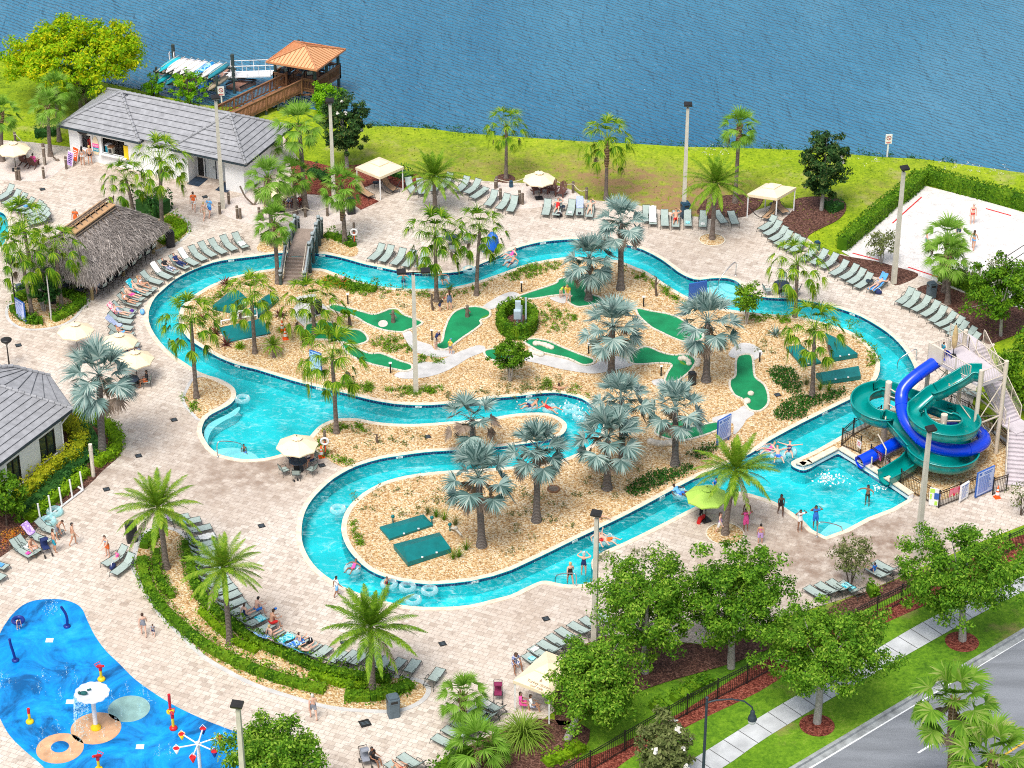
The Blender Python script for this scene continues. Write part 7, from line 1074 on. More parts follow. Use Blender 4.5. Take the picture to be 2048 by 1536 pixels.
def railing(parent,pts,h=1.05,sp=1.9,m=None,slat=.14,nm='railing'):
 g=MB()
 for a,b in zip(pts[:-1],pts[1:]):
  a,b=Vector(a),Vector(b);Lr=(b-a).length;d=(b-a)/Lr;n=max(1,round(Lr/sp))
  for i in range(n+1):q=a+d*Lr*i/n;g.bar(q-Vector((0,0,.25)),q+Vector((0,0,h+.06)),.12,.12)
  for z,w__,t__ in((h,.14,.05),(h-.14,.05,.1),(.14,.05,.12)):g.bar(a+Vector((0,0,z)),b+Vector((0,0,z)),w__,t__)
  k=int(Lr/slat)
  for i in range(k):q=a+d*(i+.5)*Lr/k;g.bar(q+Vector((0,0,.12)),q+Vector((0,0,h-.1)),.07,.035,0,d)
 return obj(nm,g,m or M_brown,parent)
F_,R_,L_=P(632,184,1.0),P(681,151,1.0),P(548,167,1.0);B_=L_+R_-F_;o_=Vector((F_.x,F_.y,0));t=thing('pier_pavilion','brown timber pavilion with a copper coloured hip roof on the lake','pavilion',o_);lc=lambda p_:p_-o_
fl_=MB();fl_.prism([tuple(lc(p_))[:2]for p_ in(F_,R_,B_,L_)],.85,1.0);obj('floor',fl_,M_brown,t);w1,w2=F_.lerp(L_,.32),F_.lerp(L_,.70)
railing(t,[lc(w1),lc(F_),lc(R_),lc(B_),lc(L_),lc(w2)])
for p_ in(F_,R_,B_,L_,F_.lerp(R_,.5),L_.lerp(B_,.5)):q=lc(p_.lerp((F_+B_)/2,.06));obj('pile',MB().tube([(q.x,q.y,-2.2),(q.x,q.y,3.6)],.14,9),M_pile,t)
obj('cross_brace',MB().bar(lc(F_)+Vector((0,0,-1.2)),lc(F_.lerp(R_,.5))+Vector((0,0,-.1)),.08,.12).bar(lc(R_)+Vector((0,0,-1.2)),lc(F_.lerp(R_,.5))+Vector((0,0,-.1)),.08,.12).bar(lc(F_)+Vector((0,0,-.2)),lc(L_)+Vector((0,0,-1.2)),.08,.12),M_brown,t)
q4=[lc(P(532,124,3.7)),lc(P(634,141,3.7)),lc(P(691.5,99,3.7)),lc(P(589,82.5,3.7))];pk=lc(P(610.5,91,5.35));g=MB();g2=MB()
for i in range(4):
 a,b=q4[i],q4[(i+1)%4];g.add([a,b,pk],[(0,1,2)],0);g.bar(a,b,.06,.16,1);g2.tube([a+Vector((0,0,.03)),pk+Vector((0,0,.03))],.07,6)
 n=15
 for k in range(1,n):
  s=k/n;e=a.lerp(b,s);d=(pk-(a+b)/2);tmax=1-abs(2*s-1);top=e+d*tmax*.99;g2.bar(e+Vector((0,0,.025)),top+Vector((0,0,.025)),.035,.05)
g.add([x-Vector((0,0,.1))for x in q4],[(3,2,1,0)],1);o=obj('roof',g,[M_orr,M_orr2],t);obj('roof_seams',g2,M_orr2,o)
for b__,l in(((572,156),'high black table on the gangway side of the pier pavilion'),((610,160),'high black table at the front rail of the pier pavilion'),((648,148),'high black table at the lake rail of the pier pavilion')):
 q=thing('bar_table',l,'table',P(b__[0],b__[1],1.0),0,'high tables in the pavilion');obj('top',MB().lathe([(.001,1.0),(.5,1.0),(.5,1.05),(.001,1.05)],16),M_navy,q);obj('pedestal',MB().tube([(0,0,0),(0,0,1)],.05,6).lathe([(.3,0),(.3,.04),(.001,.05)],12),M_black,q)
for i,(b__,l)in enumerate((((562,160),'bar stool by the gangway corner of the pavilion'),((579,163),'bar stool at the pavilion entrance'),((590,152),'bar stool in the middle of the pavilion'),((620,165),'bar stool with a pale back at the front rail'),((600,166),'bar stool beside the walkway mouth'),((640,156),'bar stool at the side rail of the pavilion'),((660,145),'bar stool at the lake corner of the pavilion'))):STL.place(P(b__[0],b__[1],1.0),i*1.1,1,l,'bar stools in the pavilion')
wa,wb=(w1+w2)/2,P(448,243,.2);d=(wb-wa);d.z=0;d.normalize();n2=Vector((-d.y,d.x,0));hw=1.0;wo=Vector((wa.x,wa.y,0));t=thing('pier_walkway','brown railed timber walkway climbing to the pier pavilion','walkway',wo);obj('floor',MB().bar(wa-wo-d*.05+Vector((0,0,-.06)),wb-wo+Vector((0,0,-.06)),2.0,.12),M_brown,t)
for s in(-1,1):railing(t,[wa-wo+n2*s*hw,wb-wo+n2*s*hw])
for i in range(1,6):
 for s in(-1,1):q=wa.lerp(wb,i/6)-wo+n2*s*.9;obj('pile',MB().tube([(q.x,q.y,-1.8),(q.x,q.y,q.z)],.11,8),M_pile,t)
M_dk=mk('red_brown_decking',(.36,.19,.14),.8,.2,3);dp=[P(*p_,-.25)for p_ in((318,142),(353,113),(463,134),(432,166))];o_=Vector((dp[0].x,dp[0].y,0));t=thing('floating_dock','red brown floating dock behind the kayak rack','dock',o_);g=MB();g.prism([tuple(p_-o_)[:2]for p_ in dp],-.6,-.25);obj('decking',g,M_dk,t)
for b__,ty in(((348,124),89),((468,170),109)):q=P(*b__,-.6);h_=height(Vector((q.x,q.y,0)),ty);obj('pile',MB().tube([q-o_+Vector((0,0,-1.5)),Vector((q.x,q.y,h_))-o_],.16,9),M_pile,t)
t=thing('swim_ladder','white ladder rails at the corner of the floating dock','ladder',P(345,122,-.25));obj('rail',MB().tube([(-.2,0,0),(-.2,0,.9),(-.2,-.4,.9),(-.2,-.4,-.3)],.03,6),M_white,t);obj('rail',MB().tube([(.2,0,0),(.2,0,.9),(.2,-.4,.9),(.2,-.4,-.3)],.03,6),M_white,t)
ga,gb=P(455,150,.0),P(548,147,.9);o_=Vector((ga.x,ga.y,0));t=thing('gangway','white railed gangway from the pavilion to the floating dock','gangway',o_);d=(gb-ga);n2=Vector((-d.y,d.x,0)).normalized();obj('floor',MB().bar(ga-o_,gb-o_,1.3,.12),M_white,t)
for s in(-1,1):
 g=MB()
 for z in(.5,1.05):g.tube([ga-o_+n2*s*.65+Vector((0,0,z)),gb-o_+n2*s*.65+Vector((0,0,z))],.03,6)
 for i in range(5):q=ga.lerp(gb,i/4)-o_+n2*s*.65;g.tube([q,q+Vector((0,0,1.05))],.025,6)
 obj('railing',g,M_white,t)
lp=[P(*p_,-.3)for p_ in((452,172),(478,160),(512,163),(480,178))];t=thing('landing_float','small brown landing float under the gangway','dock',Vector((lp[0].x,lp[0].y,0)));g=MB();g.prism([tuple(p_-lp[0])[:2]for p_ in lp],-.6,-.3);obj('decking',g,M_dk,t);obj('bumper',MB().tube([(p_-lp[0])+Vector((0,0,-.15))for p_ in lp],.08,6),M_black,t)
fa,fb=P(315.6,181,0),P(436,198,0);kd=wdir((345,140),(43,-29));K0=Vector((fa.x,fa.y,0));t=thing('kayak_rack','dark timber kayak rack with two tiers of arms','rack',K0);fu=(fb-fa).normalized();Lr=(fb-fa).length
for a in(0,Lr*.5,Lr):
 for b in(0,2.6):q=fu*a+kd*b;obj('post',MB().tube([q+Vector((0,0,-1.5)),q+Vector((0,0,2.15 if b==0 else 2.0))],.11,8),M_pile,t)
for z in(.75,1.75):
 for b in(0,2.6):obj('beam',MB().bar(fu*-.3+kd*b+Vector((0,0,z)),fu*(Lr+.3)+kd*b+Vector((0,0,z)),.1,.16),M_pile,t)
g=MB()
for z in(.87,1.87):
 for i in range(int(Lr/.32)):g.bar(fu*(.1+i*.32)+kd*-.2+Vector((0,0,z)),fu*(.1+i*.32)+kd*2.9+Vector((0,0,z)),.12,.04)
obj('slats',g,M_pole,t)
KM={'turq':mk('turquoise_hull',(.02,.48,.58),.35,.12,2),'white':mk('white_hull',(.75,.72,.72),.4,.06,2),'blue':spots('blue_white_hull',(.02,.26,.62),(.35,.72,.80),1.6),'teal':mk('teal_hull',(.02,.22,.28),.35,.15,2),'royal':mk('royal_hull',(.02,.16,.62),.35,.1,2),'tan':mk('tan_hull',(.42,.34,.24),.45,.15,2),'yel':mk('yellow_hull',(.75,.55,.03),.4,.1,2)}
kp=thing('kayak','x','kayak');g=MB();n=14;k=10;vs=[]
for i in range(n+1):
 y=-1.65+3.3*i/n;w__=.38*max(.03,1-abs(y/1.66)**2.6)**.75;h__=.17*max(.1,1-abs(y/1.7)**4);rise_=.12*abs(y/1.65)**3
 for j in range(k):a=j*2*math.pi/k;vs.append((w__*math.cos(a),y,-rise_+h__*math.sin(a)*(1.2 if math.sin(a)>0 else .7)))
g.add(vs,[(i*k+j,i*k+(j+1)%k,(i+1)*k+(j+1)%k,(i+1)*k+j)for i in range(n)for j in range(k)],0,True);hull0=obj('hull',g,M_white,kp);obj('keel',MB().bar((0,-1.3,.2),(0,1.3,.2),.05,.03),M_pole,kp);obj('handle',MB().tube([(-.06,-1.5,.08),(0,-1.55,.14),(.06,-1.5,.08)],.02,5),M_black,kp);KP=Proto(kp)
for a,z,c_,l in((.6,2.1,'turq','upturned turquoise kayak at the open water end of the top tier'),(1.25,2.1,'white','upturned white kayak beside the turquoise one'),(1.95,2.1,'white','upturned white kayak behind the cypress top'),(2.6,2.1,'white','upturned white kayak in the middle of the top tier'),(3.25,2.1,'white','upturned white kayak next to the blue patterned one'),(3.95,2.1,'blue','upturned blue patterned kayak on the top tier'),(4.7,2.1,'white','upturned white kayak next to the dark teal one'),(5.35,2.1,'teal','dark teal kayak at the gangway end of the top tier'),(.5,1.1,'turq','turquoise kayak at the open water end of the lower tier'),(1.3,1.1,'teal','teal kayak in the lower tier'),(2.3,1.1,'yel','yellow kayak behind the cypress in the lower tier'),(4.5,1.1,'royal','royal blue kayak at the low front of the rack'),(5.4,1.1,'tan','tan kayak at the gangway end of the lower tier')):
 a=a*Lr/5.9;r_=KP.place(K0+fu*a+kd*(1.25 if z>2 else .95)+Vector((0,0,z)),math.atan2(kd.y,kd.x)-math.pi/2,1,l,'kayaks on the rack')
 h_=[x for x in r_.children if x.name.split('.')[0]=='hull'][0];h_.material_slots[0].link='OBJECT';h_.material_slots[0].material=KM[c_]
def lakesign(l,b,h=1.9):
 t=thing('warning_sign',l,'sign',P(*b,-.2),.1,'white warning signs');obj('post',MB().box((0,0,h/2),(.12,.1,h)),M_white,t);obj('panel',MB().box((0,-.07,h-.25),(.55,.04,.85)),M_white,t);obj('symbol',MB().add([(x,-.095,z+h-.15)for x,y,z in[]],[]).add(*(lambda T:([(x,-.095,y+h-.15)for x,y,z in T[0]],T[1]))(torus(.17,.03,16,5)),0).bar((-.12,-.095,h-.03),(.12,-.095,h-.27),.02,.04).box((0,-.093,h-.52),(.4,.01,.05)).box((0,-.093,h-.6),(.3,.01,.04)),M_red2,t)
lakesign('white warning sign at the lake edge beyond the court',(1774,314));lakesign('white warning sign below the kayak rack',(444,213),1.7)
b0,b1=P(586,570),Vector(P(613,489));zt=1.35;sA=P(595,512,zt);sB=P(614,459,zt);o_=b0.copy();t=thing('foot_bridge','timber foot bridge with rope posts and stairs over the upper river','bridge',o_);M_bdk=mk('grey_brown_decking',(.33,.26,.22),.85,.15,4,bump=.2);M_net=mk('grey_rail_panel',(.33,.38,.40),.7,.15,3);dx=Vector((sB.x-sA.x,sB.y-sA.y,0));dl=dx.length;dx.normalize();nx=Vector((dx.y,-dx.x,0));hw=.78
g=MB()
for i in range(int(dl/.15)):q=sA+dx*(i*.15+.07)-o_;g.bar(q-nx*hw,q+nx*hw,.14,.07)
obj('deck',g,M_bdk,t);g=MB();n=8;e=sA-o_;bo=Vector((0,0,0))
for i in range(n):q=bo.lerp(Vector((e.x,e.y,zt)),(i+.5)/n);g.bar(q-nx*hw,q+nx*hw,.25,.05);g.bar(q-nx*hw-Vector((0,0,.09))-dx*.1,q+nx*hw-Vector((0,0,.09))-dx*.1,.03,.12)
obj('stairs',g,M_bdk,t);g=MB();e2=sB-o_;en=e2+dx*2.0;en.z=0
for i in range(n):q=e2.lerp(en,(i+.5)/n);g.bar(q-nx*hw,q+nx*hw,.25,.05)
obj('stairs',g,M_bdk,t)
for s in(-1,1):
 line=[bo,e,e+dx*dl*.36,e+dx*dl*.72,e2,e2+dx*1.2-Vector((0,0,.8))]
 for p_ in line:q=Vector(p_)+nx*s*(hw+.12);pp=obj('post',MB().tube([(q.x,q.y,-.0 if 0<dl else 0),(q.x,q.y,q.z+1.15)],.13,9),M_pile,t);obj('cap',MB().lathe([(.15,q.z+1.1),(.15,q.z+1.2),(.1,q.z+1.26),(.001,q.z+1.27)],10,(q.x,q.y,0)).lathe([(.145,q.z+.82),(.145,q.z+.95)],10,(q.x,q.y,0)),M_net,pp)
 g=MB()
 for a,b in zip(line[:-1],line[1:]):a,b=Vector(a)+nx*s*(hw+.12),Vector(b)+nx*s*(hw+.12);g.bar(a+Vector((0,0,.5)),b+Vector((0,0,.5)),.05,.85);g.bar(a+Vector((0,0,.96)),b+Vector((0,0,.96)),.12,.06)
 obj('railing',g,M_net,t);obj('handrail',MB().tube([Vector(bo)+nx*s*(hw-.08)+Vector((0,0,.9)),e+nx*s*(hw-.08)+Vector((0,0,.95)),e+nx*s*(hw-.08)+dx*.3+Vector((0,0,.95)),e+nx*s*(hw-.08)+dx*.3],.03,6),M_cope,t)
def cabana(l,pts,zt,grp='canvas cabanas',vent=.3,lettering=False):
 q=[P(*p_)for p_ in pts];o_=q[0].copy();t=thing('cabana',l,'cabana',o_,0,grp);q=[p_-o_ for p_ in q];c_=sum(q,Vector())/4;ex=[p_+(p_-c_)*.06+Vector((0,0,zt))for p_ in q];pk=c_+Vector((0,0,zt+.55));rz_=[p_.lerp(pk,.66)for p_ in ex];g=MB()
 for i in range(4):
  a,b=ex[i],ex[(i+1)%4];g.add([a,b,rz_[(i+1)%4],rz_[i]],[(0,1,2,3)]);dn=Vector((0,0,.22));g.add([a-dn,b-dn,b,a],[(0,1,2,3)])
 g.add([p_-Vector((0,0,.02))for p_ in rz_],[(0,1,2,3)]);cn=obj('canopy',g,M_cream,t);v_=MB();vt=[c_.lerp(p_,.42)+Vector((0,0,zt+.42))for p_ in q];vp=c_+Vector((0,0,zt+.68))
 for i in range(4):v_.add([vt[i],vt[(i+1)%4],vp],[(0,1,2)]);v_.add([vt[i],vt[(i+1)%4],vt[(i+1)%4]-Vector((0,0,.12)),vt[i]-Vector((0,0,.12))],[(0,1,2,3)])
 obj('vent',v_,M_cream,cn)
 for p_ in q:obj('post',MB().box((p_.x,p_.y,zt/2),(.09,.09,zt)),M_white,t)
 return t,q,ex,rz_
def quad4(a,f,c_):return[a,f,c_,(a[0]+c_[0]-f[0],a[1]+c_[1]-f[1])]
cabana('cream canvas cabana in the red mulch bed',quad4((715,381),(761,400),(806,380)),2.05);cabana('cream canvas cabana beside the court magnolia',quad4((1494,435),(1551,443),(1587,422)),2.05)
t,q,ex,rzz=cabana('cream canvas cabana with dark lettering, half covered by an oak',quad4((1030,1421),(1098,1448),(1160,1392)),2.2);M_let=mk('brown_lettering',(.16,.09,.05),.8,.1,5)
a,b,c_,d=ex[0],ex[1],rzz[1],rzz[0];X_=(b-a).normalized();N_=X_.cross(d-a).normalized();Y_=N_.cross(X_);R3=Matrix((X_,Y_,N_)).transposed().to_euler();m_=a.lerp(b,.62)
for s,k in(('Turkey dinner',.35),('&',.62),('our cafe',.12)):o=text(s,.26,M_let,t,(0,0,0),R3,'lettering',.003);o.location=m_+Y_*k+N_*.012
cabana('cream canvas cabana seen between two oaks',quad4((1360,1270),(1405,1290),(1448,1262)),2.2)
for l,a_,b_ in(('dark sagging hose across the open side of the first cabana',(763,398),(803,381)),('dark sagging hose across the open side of the second cabana',(1497,436),(1549,442))):
 A,B=P(*a_),P(*b_);tag(obj('hose',MB().tube([A.lerp(B,i/8)+Vector((0,0,1.0-.85*math.sin(math.pi*i/8)))for i in range(9)],.035,6),M_black),l,'hose','cabana hoses')
M_flu=mk('teal_fibreglass',(.0,.26,.24),.22,.12,1.2,spec=.6);M_blue=mk('blue_fibreglass',(.0,.05,.72),.25,.08,1.0,spec=.6)
c1,c2=P(1767,883),P(1877,941);PZ=6.0;TA,TC,TD,TE=P(1862,686,PZ+1.1),P(1963,742,PZ+1.1),P(2013.5,723,PZ+1.1),P(1932,661,PZ+1.1);W=thing('water_slide','water slide tower with teal flume, blue tube and beige stairs','water slide',Vector((c2.x,c2.y,0)));O=Vector((c2.x,c2.y,0));w2=lambda p_:Vector(p_)-O
def col(x,y,h,r=.22):obj('column',MB().tube([(x-O.x,y-O.y,0),(x-O.x,y-O.y,h)],r,12),M_beige,W)
col(c1.x,c1.y,height(c1,764));col(c2.x,c2.y,height(c2,829))
PLAT=[Vector((p_.x,p_.y,PZ))for p_ in(TA,TC,TD,TE)]
for p_ in PLAT:obj('tower_leg',MB().tube([(p_.x-O.x,p_.y-O.y,0),(p_.x-O.x,p_.y-O.y,PZ+1.15)],.15,10),M_beige,W)
g=MB();g.prism([tuple(w2(p_))[:2]for p_ in PLAT],PZ-.16,PZ);obj('platform',g,M_lav,W);g=MB()
for i in range(4):
 a,b=w2(PLAT[i]),w2(PLAT[(i+1)%4])
 for z0,z1 in((.3,3.0),(3.0,.3),(3.0,5.7),(5.7,3.0)):g.bar(Vector((a.x,a.y,z0)),Vector((b.x,b.y,z1)),.05,.05)
 g.bar(Vector((a.x,a.y,3.0)),Vector((b.x,b.y,3.0)),.08,.08)
obj('cross_brace',g,M_beige,W)
def rail2(pts,h=1.05,sp=.14,nm='railing'):
 g=MB()
 for a,b in zip(pts[:-1],pts[1:]):
  a,b=Vector(a),Vector(b);Lr=(b-a).length;n=max(1,round(Lr/1.5));k=int(Lr/sp)
  for i in range(n+1):q=a.lerp(b,i/n);g.tube([q,q+Vector((0,0,h))],.03,6)
  for z in(h,.12):g.tube([a+Vector((0,0,z)),b+Vector((0,0,z))],.03,6)
  for i in range(k):q=a.lerp(b,(i+.5)/max(1,k));g.tube([q+Vector((0,0,.12)),q+Vector((0,0,h))],.011,4,0,False)
 return obj(nm,g,M_beige,W)
pA,pC,pD,pE=[w2(p_)for p_ in PLAT];rail2([pA.lerp(pC,.22),pA.lerp(pC,.80)]);rail2([pA,pE]);rail2([pC.lerp(pD,.1),pD,pD.lerp(pE,.72)]);rail2([pA,pA.lerp(pC,.05)])
ld=w2(P(2036,852,2.35));st0=pD.lerp(pE,.86)+(pE-pC+pD-pC).normalized()*.2;st0=w2(P(1952,694,PZ));fd=Vector((ld.x-st0.x,ld.y-st0.y,0));Ls=fd.length;fd.normalize();fn=Vector((fd.y,-fd.x,0));swd=.62
g=MB();n=20;lz0=st0+Vector((0,0,0))
for i in range(n):q=st0.lerp(ld-fd*.55,(i+.5)/n);g.bar(q-fn*swd,q+fn*swd,Ls/n*1.02,.05);g.bar(q-fn*swd-Vector((0,0,.1))+fd*Ls/n*.45,q+fn*swd-Vector((0,0,.1))+fd*Ls/n*.45,.03,.15)
for s in(-1,1):g.bar(st0+fn*s*(swd+.04)-Vector((0,0,.12)),ld-fd*.55+fn*s*(swd+.04)-Vector((0,0,.12)),.06,.3)
obj('upper_stairs',g,M_lav,W);g=MB();g.box((ld.x,ld.y,2.3),(1.35,1.5,.12),math.atan2(fd.y,fd.x));be=w2(P(2030,972));bd=Vector((be.x-ld.x,be.y-ld.y,0));Lb=bd.length;bd.normalize();bn=Vector((bd.y,-bd.x,0));s0=ld+bd*.7;n=13
for i in range(n):q=s0.lerp(be,(i+.5)/n);g.bar(q-bn*swd,q+bn*swd,Lb/n,.05);g.bar(q-bn*swd-Vector((0,0,.1))+bd*.1,q+bn*swd-Vector((0,0,.1))+bd*.1,.03,.16)
for s in(-1,1):g.bar(s0+bn*s*(swd+.04)-Vector((0,0,.1)),be+bn*s*(swd+.04),.06,.3)
for s in(-1,1):g.tube([(ld.x+fn.x*s*.6,ld.y+fn.y*s*.6,0),(ld.x+fn.x*s*.6,ld.y+fn.y*s*.6,2.3)],.1,8)
obj('lower_stairs',g,M_lav,W)
tp=st0-fd*1.6;g=MB();q8=[tuple(p_)[:2]for p_ in(st0-fn*.75,st0+fn*.75,st0+fn*.75-fd*1.9,st0-fn*.75-fd*1.9)];g.prism(q8,PZ-.15,PZ-.004);obj('top_landing',g,M_lav,W)
for s in(-1,1):rail2([st0+fn*s*(swd+.05)-fd*(1.9 if s==1 else .1),st0+fn*s*(swd+.05),ld-fd*.55+fn*s*(swd+.05)]);rail2([s0+bn*s*(swd+.05),be+bn*s*(swd+.05)])
for p_ in(st0-fd*1.8-fn*.7,st0-fd*1.8+fn*.7):obj('tower_leg',MB().tube([(p_.x,p_.y,0),(p_.x,p_.y,PZ)],.11,9),M_beige,W)
def sweep(path,prof,m,nm,closed=False,joint=0):
 g=MB();n=len(path);k=len(prof);vs=[]
 for i,p_ in enumerate(path):
  tg=(path[min(i+1,n-1)]-path[max(i-1,0)]).normalized();sd=tg.cross(Vector((0,0,1))).normalized();up=sd.cross(tg).normalized()
  vs+=[p_+sd*x+up*z for x,z in prof]
 kk=k if closed else k-1
 g.add(vs,[(i*k+j,i*k+(j+1)%k,(i+1)*k+(j+1)%k,(i+1)*k+j)for i in range(n-1)for j in range(kk)],0,True);return obj(nm,g,m,W)
inn=[(-.53,.78),(-.53,.5),(-.47,.22),(-.3,.06),(0,0),(.3,.06),(.47,.22),(.53,.5),(.53,.78)];flg=[(.64,.80),(.64,.75),(.585,.72)];outp=[(.585,.5),(.52,.17),(.33,-.01),(0,-.06),(-.33,-.01),(-.52,.17),(-.585,.5)];PROF=inn+[(.54,.82)]+flg+outp+[(-.585,.72),(-.64,.75),(-.64,.80),(-.54,.82)]
def arc(c_,r,a0,a1,z0,z1,n):return[Vector((c_.x+r*math.cos(rad(a0+(a1-a0)*i/n)),c_.y+r*math.sin(rad(a0+(a1-a0)*i/n)),z0+(z1-z0)*i/n))for i in range(n+1)]
S0=pA.lerp(pC,.90)+Vector((0,0,.0));z_=Vector((0,0,0));cc2=Vector((0,0,0));cc1=w2(Vector((c1.x,c1.y,0)))
inw=(pC-pD).normalized();seg1=[w2(P(1960,758,6.0)),w2(P(1943,758,5.92)),w2(P(1912,776,5.4)),w2(P(1887,791,4.9)),w2(P(1861,803,4.4))]
lp1=arc(cc2+Vector((.0,.1,0)),1.78,150,430,3.75,2.95,26);lp2=arc(cc1+Vector((-.25,.3,0)),1.5,75,285,2.55,1.95,20);lp3=arc(cc2+Vector((.05,-.1,0)),1.82,178,480,1.45,.55,28)
ex_=w2(P(1768,968,.2));path=cr(seg1,5,False)[:-2]+lp1+lp2+lp3+[w2(P(1815,940,.42)),ex_];path=cr(path,2,False);sweep(path,PROF,M_flu,'open_flume',True)
rim=MB()
for i in range(6,len(path)-2,13):
 p_=path[i];tg=(path[i+1]-path[i-1]).normalized();sd=tg.cross(Vector((0,0,1))).normalized();up=sd.cross(tg);rim.add([p_+d2+sd*x*1.012+up*(z*1.0-.012)for d2 in(-tg*.05,tg*.05)for x,z in outp],[(j,j+1,7+j+1,7+j)for j in range(6)],0,True)
obj('flume_joints',rim,M_flu,W)
tb=[w2(P(a,b,z))for a,b,z in((1890,713,6.15),(1884,716,5.95),(1836,749,5.25),(1808,776,4.6),(1803,801,4.0),(1809,835,3.45),(1826,861,3.0),(1850,884,2.65),(1890,899,2.35),(1936,900,2.1),(1966,886,1.95),(1964,870,1.8),(1940,859,1.65),(1905,856,1.5),(1860,862,1.3),(1811,877,1.0),(1761,903,.75),(1720,924,.5))]
tp_=cr(tb,6,False);g=MB();k=18
g.tube(tp_,.43,k,0,False);g.tube(tp_,.40,k,0,False)
a_=tp_[-1];tg=(tp_[-1]-tp_[-2]).normalized();g.tube([a_-tg*.02,a_+tg*.06],[.46,.46],k,0,False)
for i in range(12,len(tp_)-3,14):tg=(tp_[i+1]-tp_[i-1]).normalized();g.tube([tp_[i]-tg*.05,tp_[i]+tg*.05],.455,k,0,False)
obj('tube_flume',g,M_blue,W)
g=MB()
for cc,zs,rr_ in((cc2,(4.3,3.2),1.3),(cc2,(1.6,.9),1.3),(cc1,(2.9,2.2),1.0)):
 for a in(20,140,260):
  d=dirv(rad(a),0);g.tube([cc+d*.2+Vector((0,0,zs[0]-.5)),cc+d*rr_+Vector((0,0,zs[0]-.75))],.05,6);g.tube([cc+d*.2+Vector((0,0,zs[1]-.8)),cc+d*rr_+Vector((0,0,zs[0]-.8))],.04,6)
for p_,q_ in((cc1+Vector((0,0,4.2)),tp_[22]),(cc1+Vector((0,0,3.6)),tp_[24]),(cc1+Vector((0,0,3.0)),tp_[28]),(tp_[96]+Vector((.2,-.9,-1.0)),tp_[96]+Vector((.2,-.9,.75))),(tp_[96]+Vector((.2,-.9,.75)),tp_[96]+Vector((-.1,.9,.75))),(tp_[100]+Vector((.3,-.8,-.7)),tp_[100]+Vector((.3,-.8,.7)))):g.tube([p_,q_],.05,6)
obj('support_arms',g,M_beige,W);b_=pA.lerp(pC,.12);obj('tube_entrance',MB().box((b_.x,b_.y,PZ+.55),(.15,1.2,1.1),math.atan2(pC.y-pA.y,pC.x-pA.x)+math.pi/2),M_beige,W)
person(Vector((b_.x+O.x,b_.y+O.y,PZ))+(PLAT[3]-PLAT[0]).normalized()*.6,'stand',120,'child in a turquoise shirt waiting on the slide tower','fair',[('shirt','turq'),('shorts','blue')],'brown',.72)
p_=path[20]+O;person(Vector((p_.x,p_.y,p_.z+.05)),'float',150,'slider in pink lying in the first teal bend','fair',[('suit','pink')],'blond',.85)
q=thing('closed_parasol','folded tan parasol standing on the slide tower','parasol',pE.lerp(pA,.55)+O+(pC-pA).normalized()*.7);obj('canopy',MB().lathe([(.03,.55),(.17,.8),(.2,1.3),(.16,1.8),(.08,2.25),(.02,2.4)],10),mk('tan_canvas',(.55,.40,.20),.85,.25,5),q);obj('pole',MB().tube([(0,0,0),(0,0,2.5)],.03,6).box((0,0,.04),(.4,.4,.08)),M_black,q)
def fence(l,pts,h=1.2,sp=.13,post=2.2,m=None,grp='black picket fences',nm='picket_fence'):
 o_=pts[0].copy();t=thing(nm,l,'fence',o_,0,grp)
 for a,b in zip(pts[:-1],pts[1:]):
  a,b=a-o_,b-o_;Lr=(b-a).length;n=max(1,round(Lr/post))
  for i in range(n):
   p_,q_=a.lerp(b,i/n),a.lerp(b,(i+1)/n);g=MB();d=(q_-p_).normalized()
   for z in(h,h-.16,.12):g.bar(p_+Vector((0,0,z)),q_+Vector((0,0,z)),.035,.04)
   k=int((q_-p_).length/sp)
   for j in range(1,k):x=p_.lerp(q_,j/k);g.bar(x+Vector((0,0,.06)),x+Vector((0,0,h)),.02,.02,0,d)
   obj('panel',g,m or M_black,t);obj('post',MB().box((p_.x,p_.y,(h+.08)/2),(.07,.07,h+.08),math.atan2(d.y,d.x)).box((p_.x,p_.y,h+.1),(.09,.09,.04),math.atan2(d.y,d.x)),M_black,t)
 e=pts[-1]-o_;obj('post',MB().box((e.x,e.y,(h+.08)/2),(.07,.07,h+.08)),M_black,t);return t
fence('black picket fence along the road verge under the oaks',fl,1.35,.14,2.4);M_rust=mk('dark_brown_metal',(.035,.022,.018),.5,.3,3)
fence('dark fence round the pointed river corner of the slide bed',[P(*p_)for p_ in((1720,908),(1683,892),(1706,872),(1760,845))],1.3,.13,2.2,M_rust);fence('short dark fence between the blue tube mouth and the teal exit',[P(*p_)for p_ in((1740,924),(1777,950))],1.25,.13,2.2,M_rust);fence('dark fence from the teal exit round the sign corner to the stairs',[P(*p_)for p_ in((1800,973),(1877,1016),(1918,1000),(1983,970))],1.25,.13,2.2,M_rust);fence('dark fence behind the slide columns along the curb',[P(*p_)for p_ in((1850,830),(1900,818),(1935,835),(1985,868),(2015,898))],1.2,.13,2.2,M_rust);fence('dark gate at the foot of the slide stairs',[P(*p_)for p_ in((1985,990),(2012,982))],1.25,.13,2.2,M_rust)
g=MB();q=[P(*p_)for p_ in((1935,832),(1960,852),(1995,872),(2022,892))]
for a,b in zip(q[:-1],q[1:]):g.bar(a+Vector((0,0,.06)),b+Vector((0,0,.06)),.25,.14)
struct('slide_bed_curb',g,M_conc)
M_pale=mk('pale_blue_board',(.48,.55,.80),.4,.04,2);M_frb=mk('blue_board_frame',(.03,.12,.45),.4,.1,2)
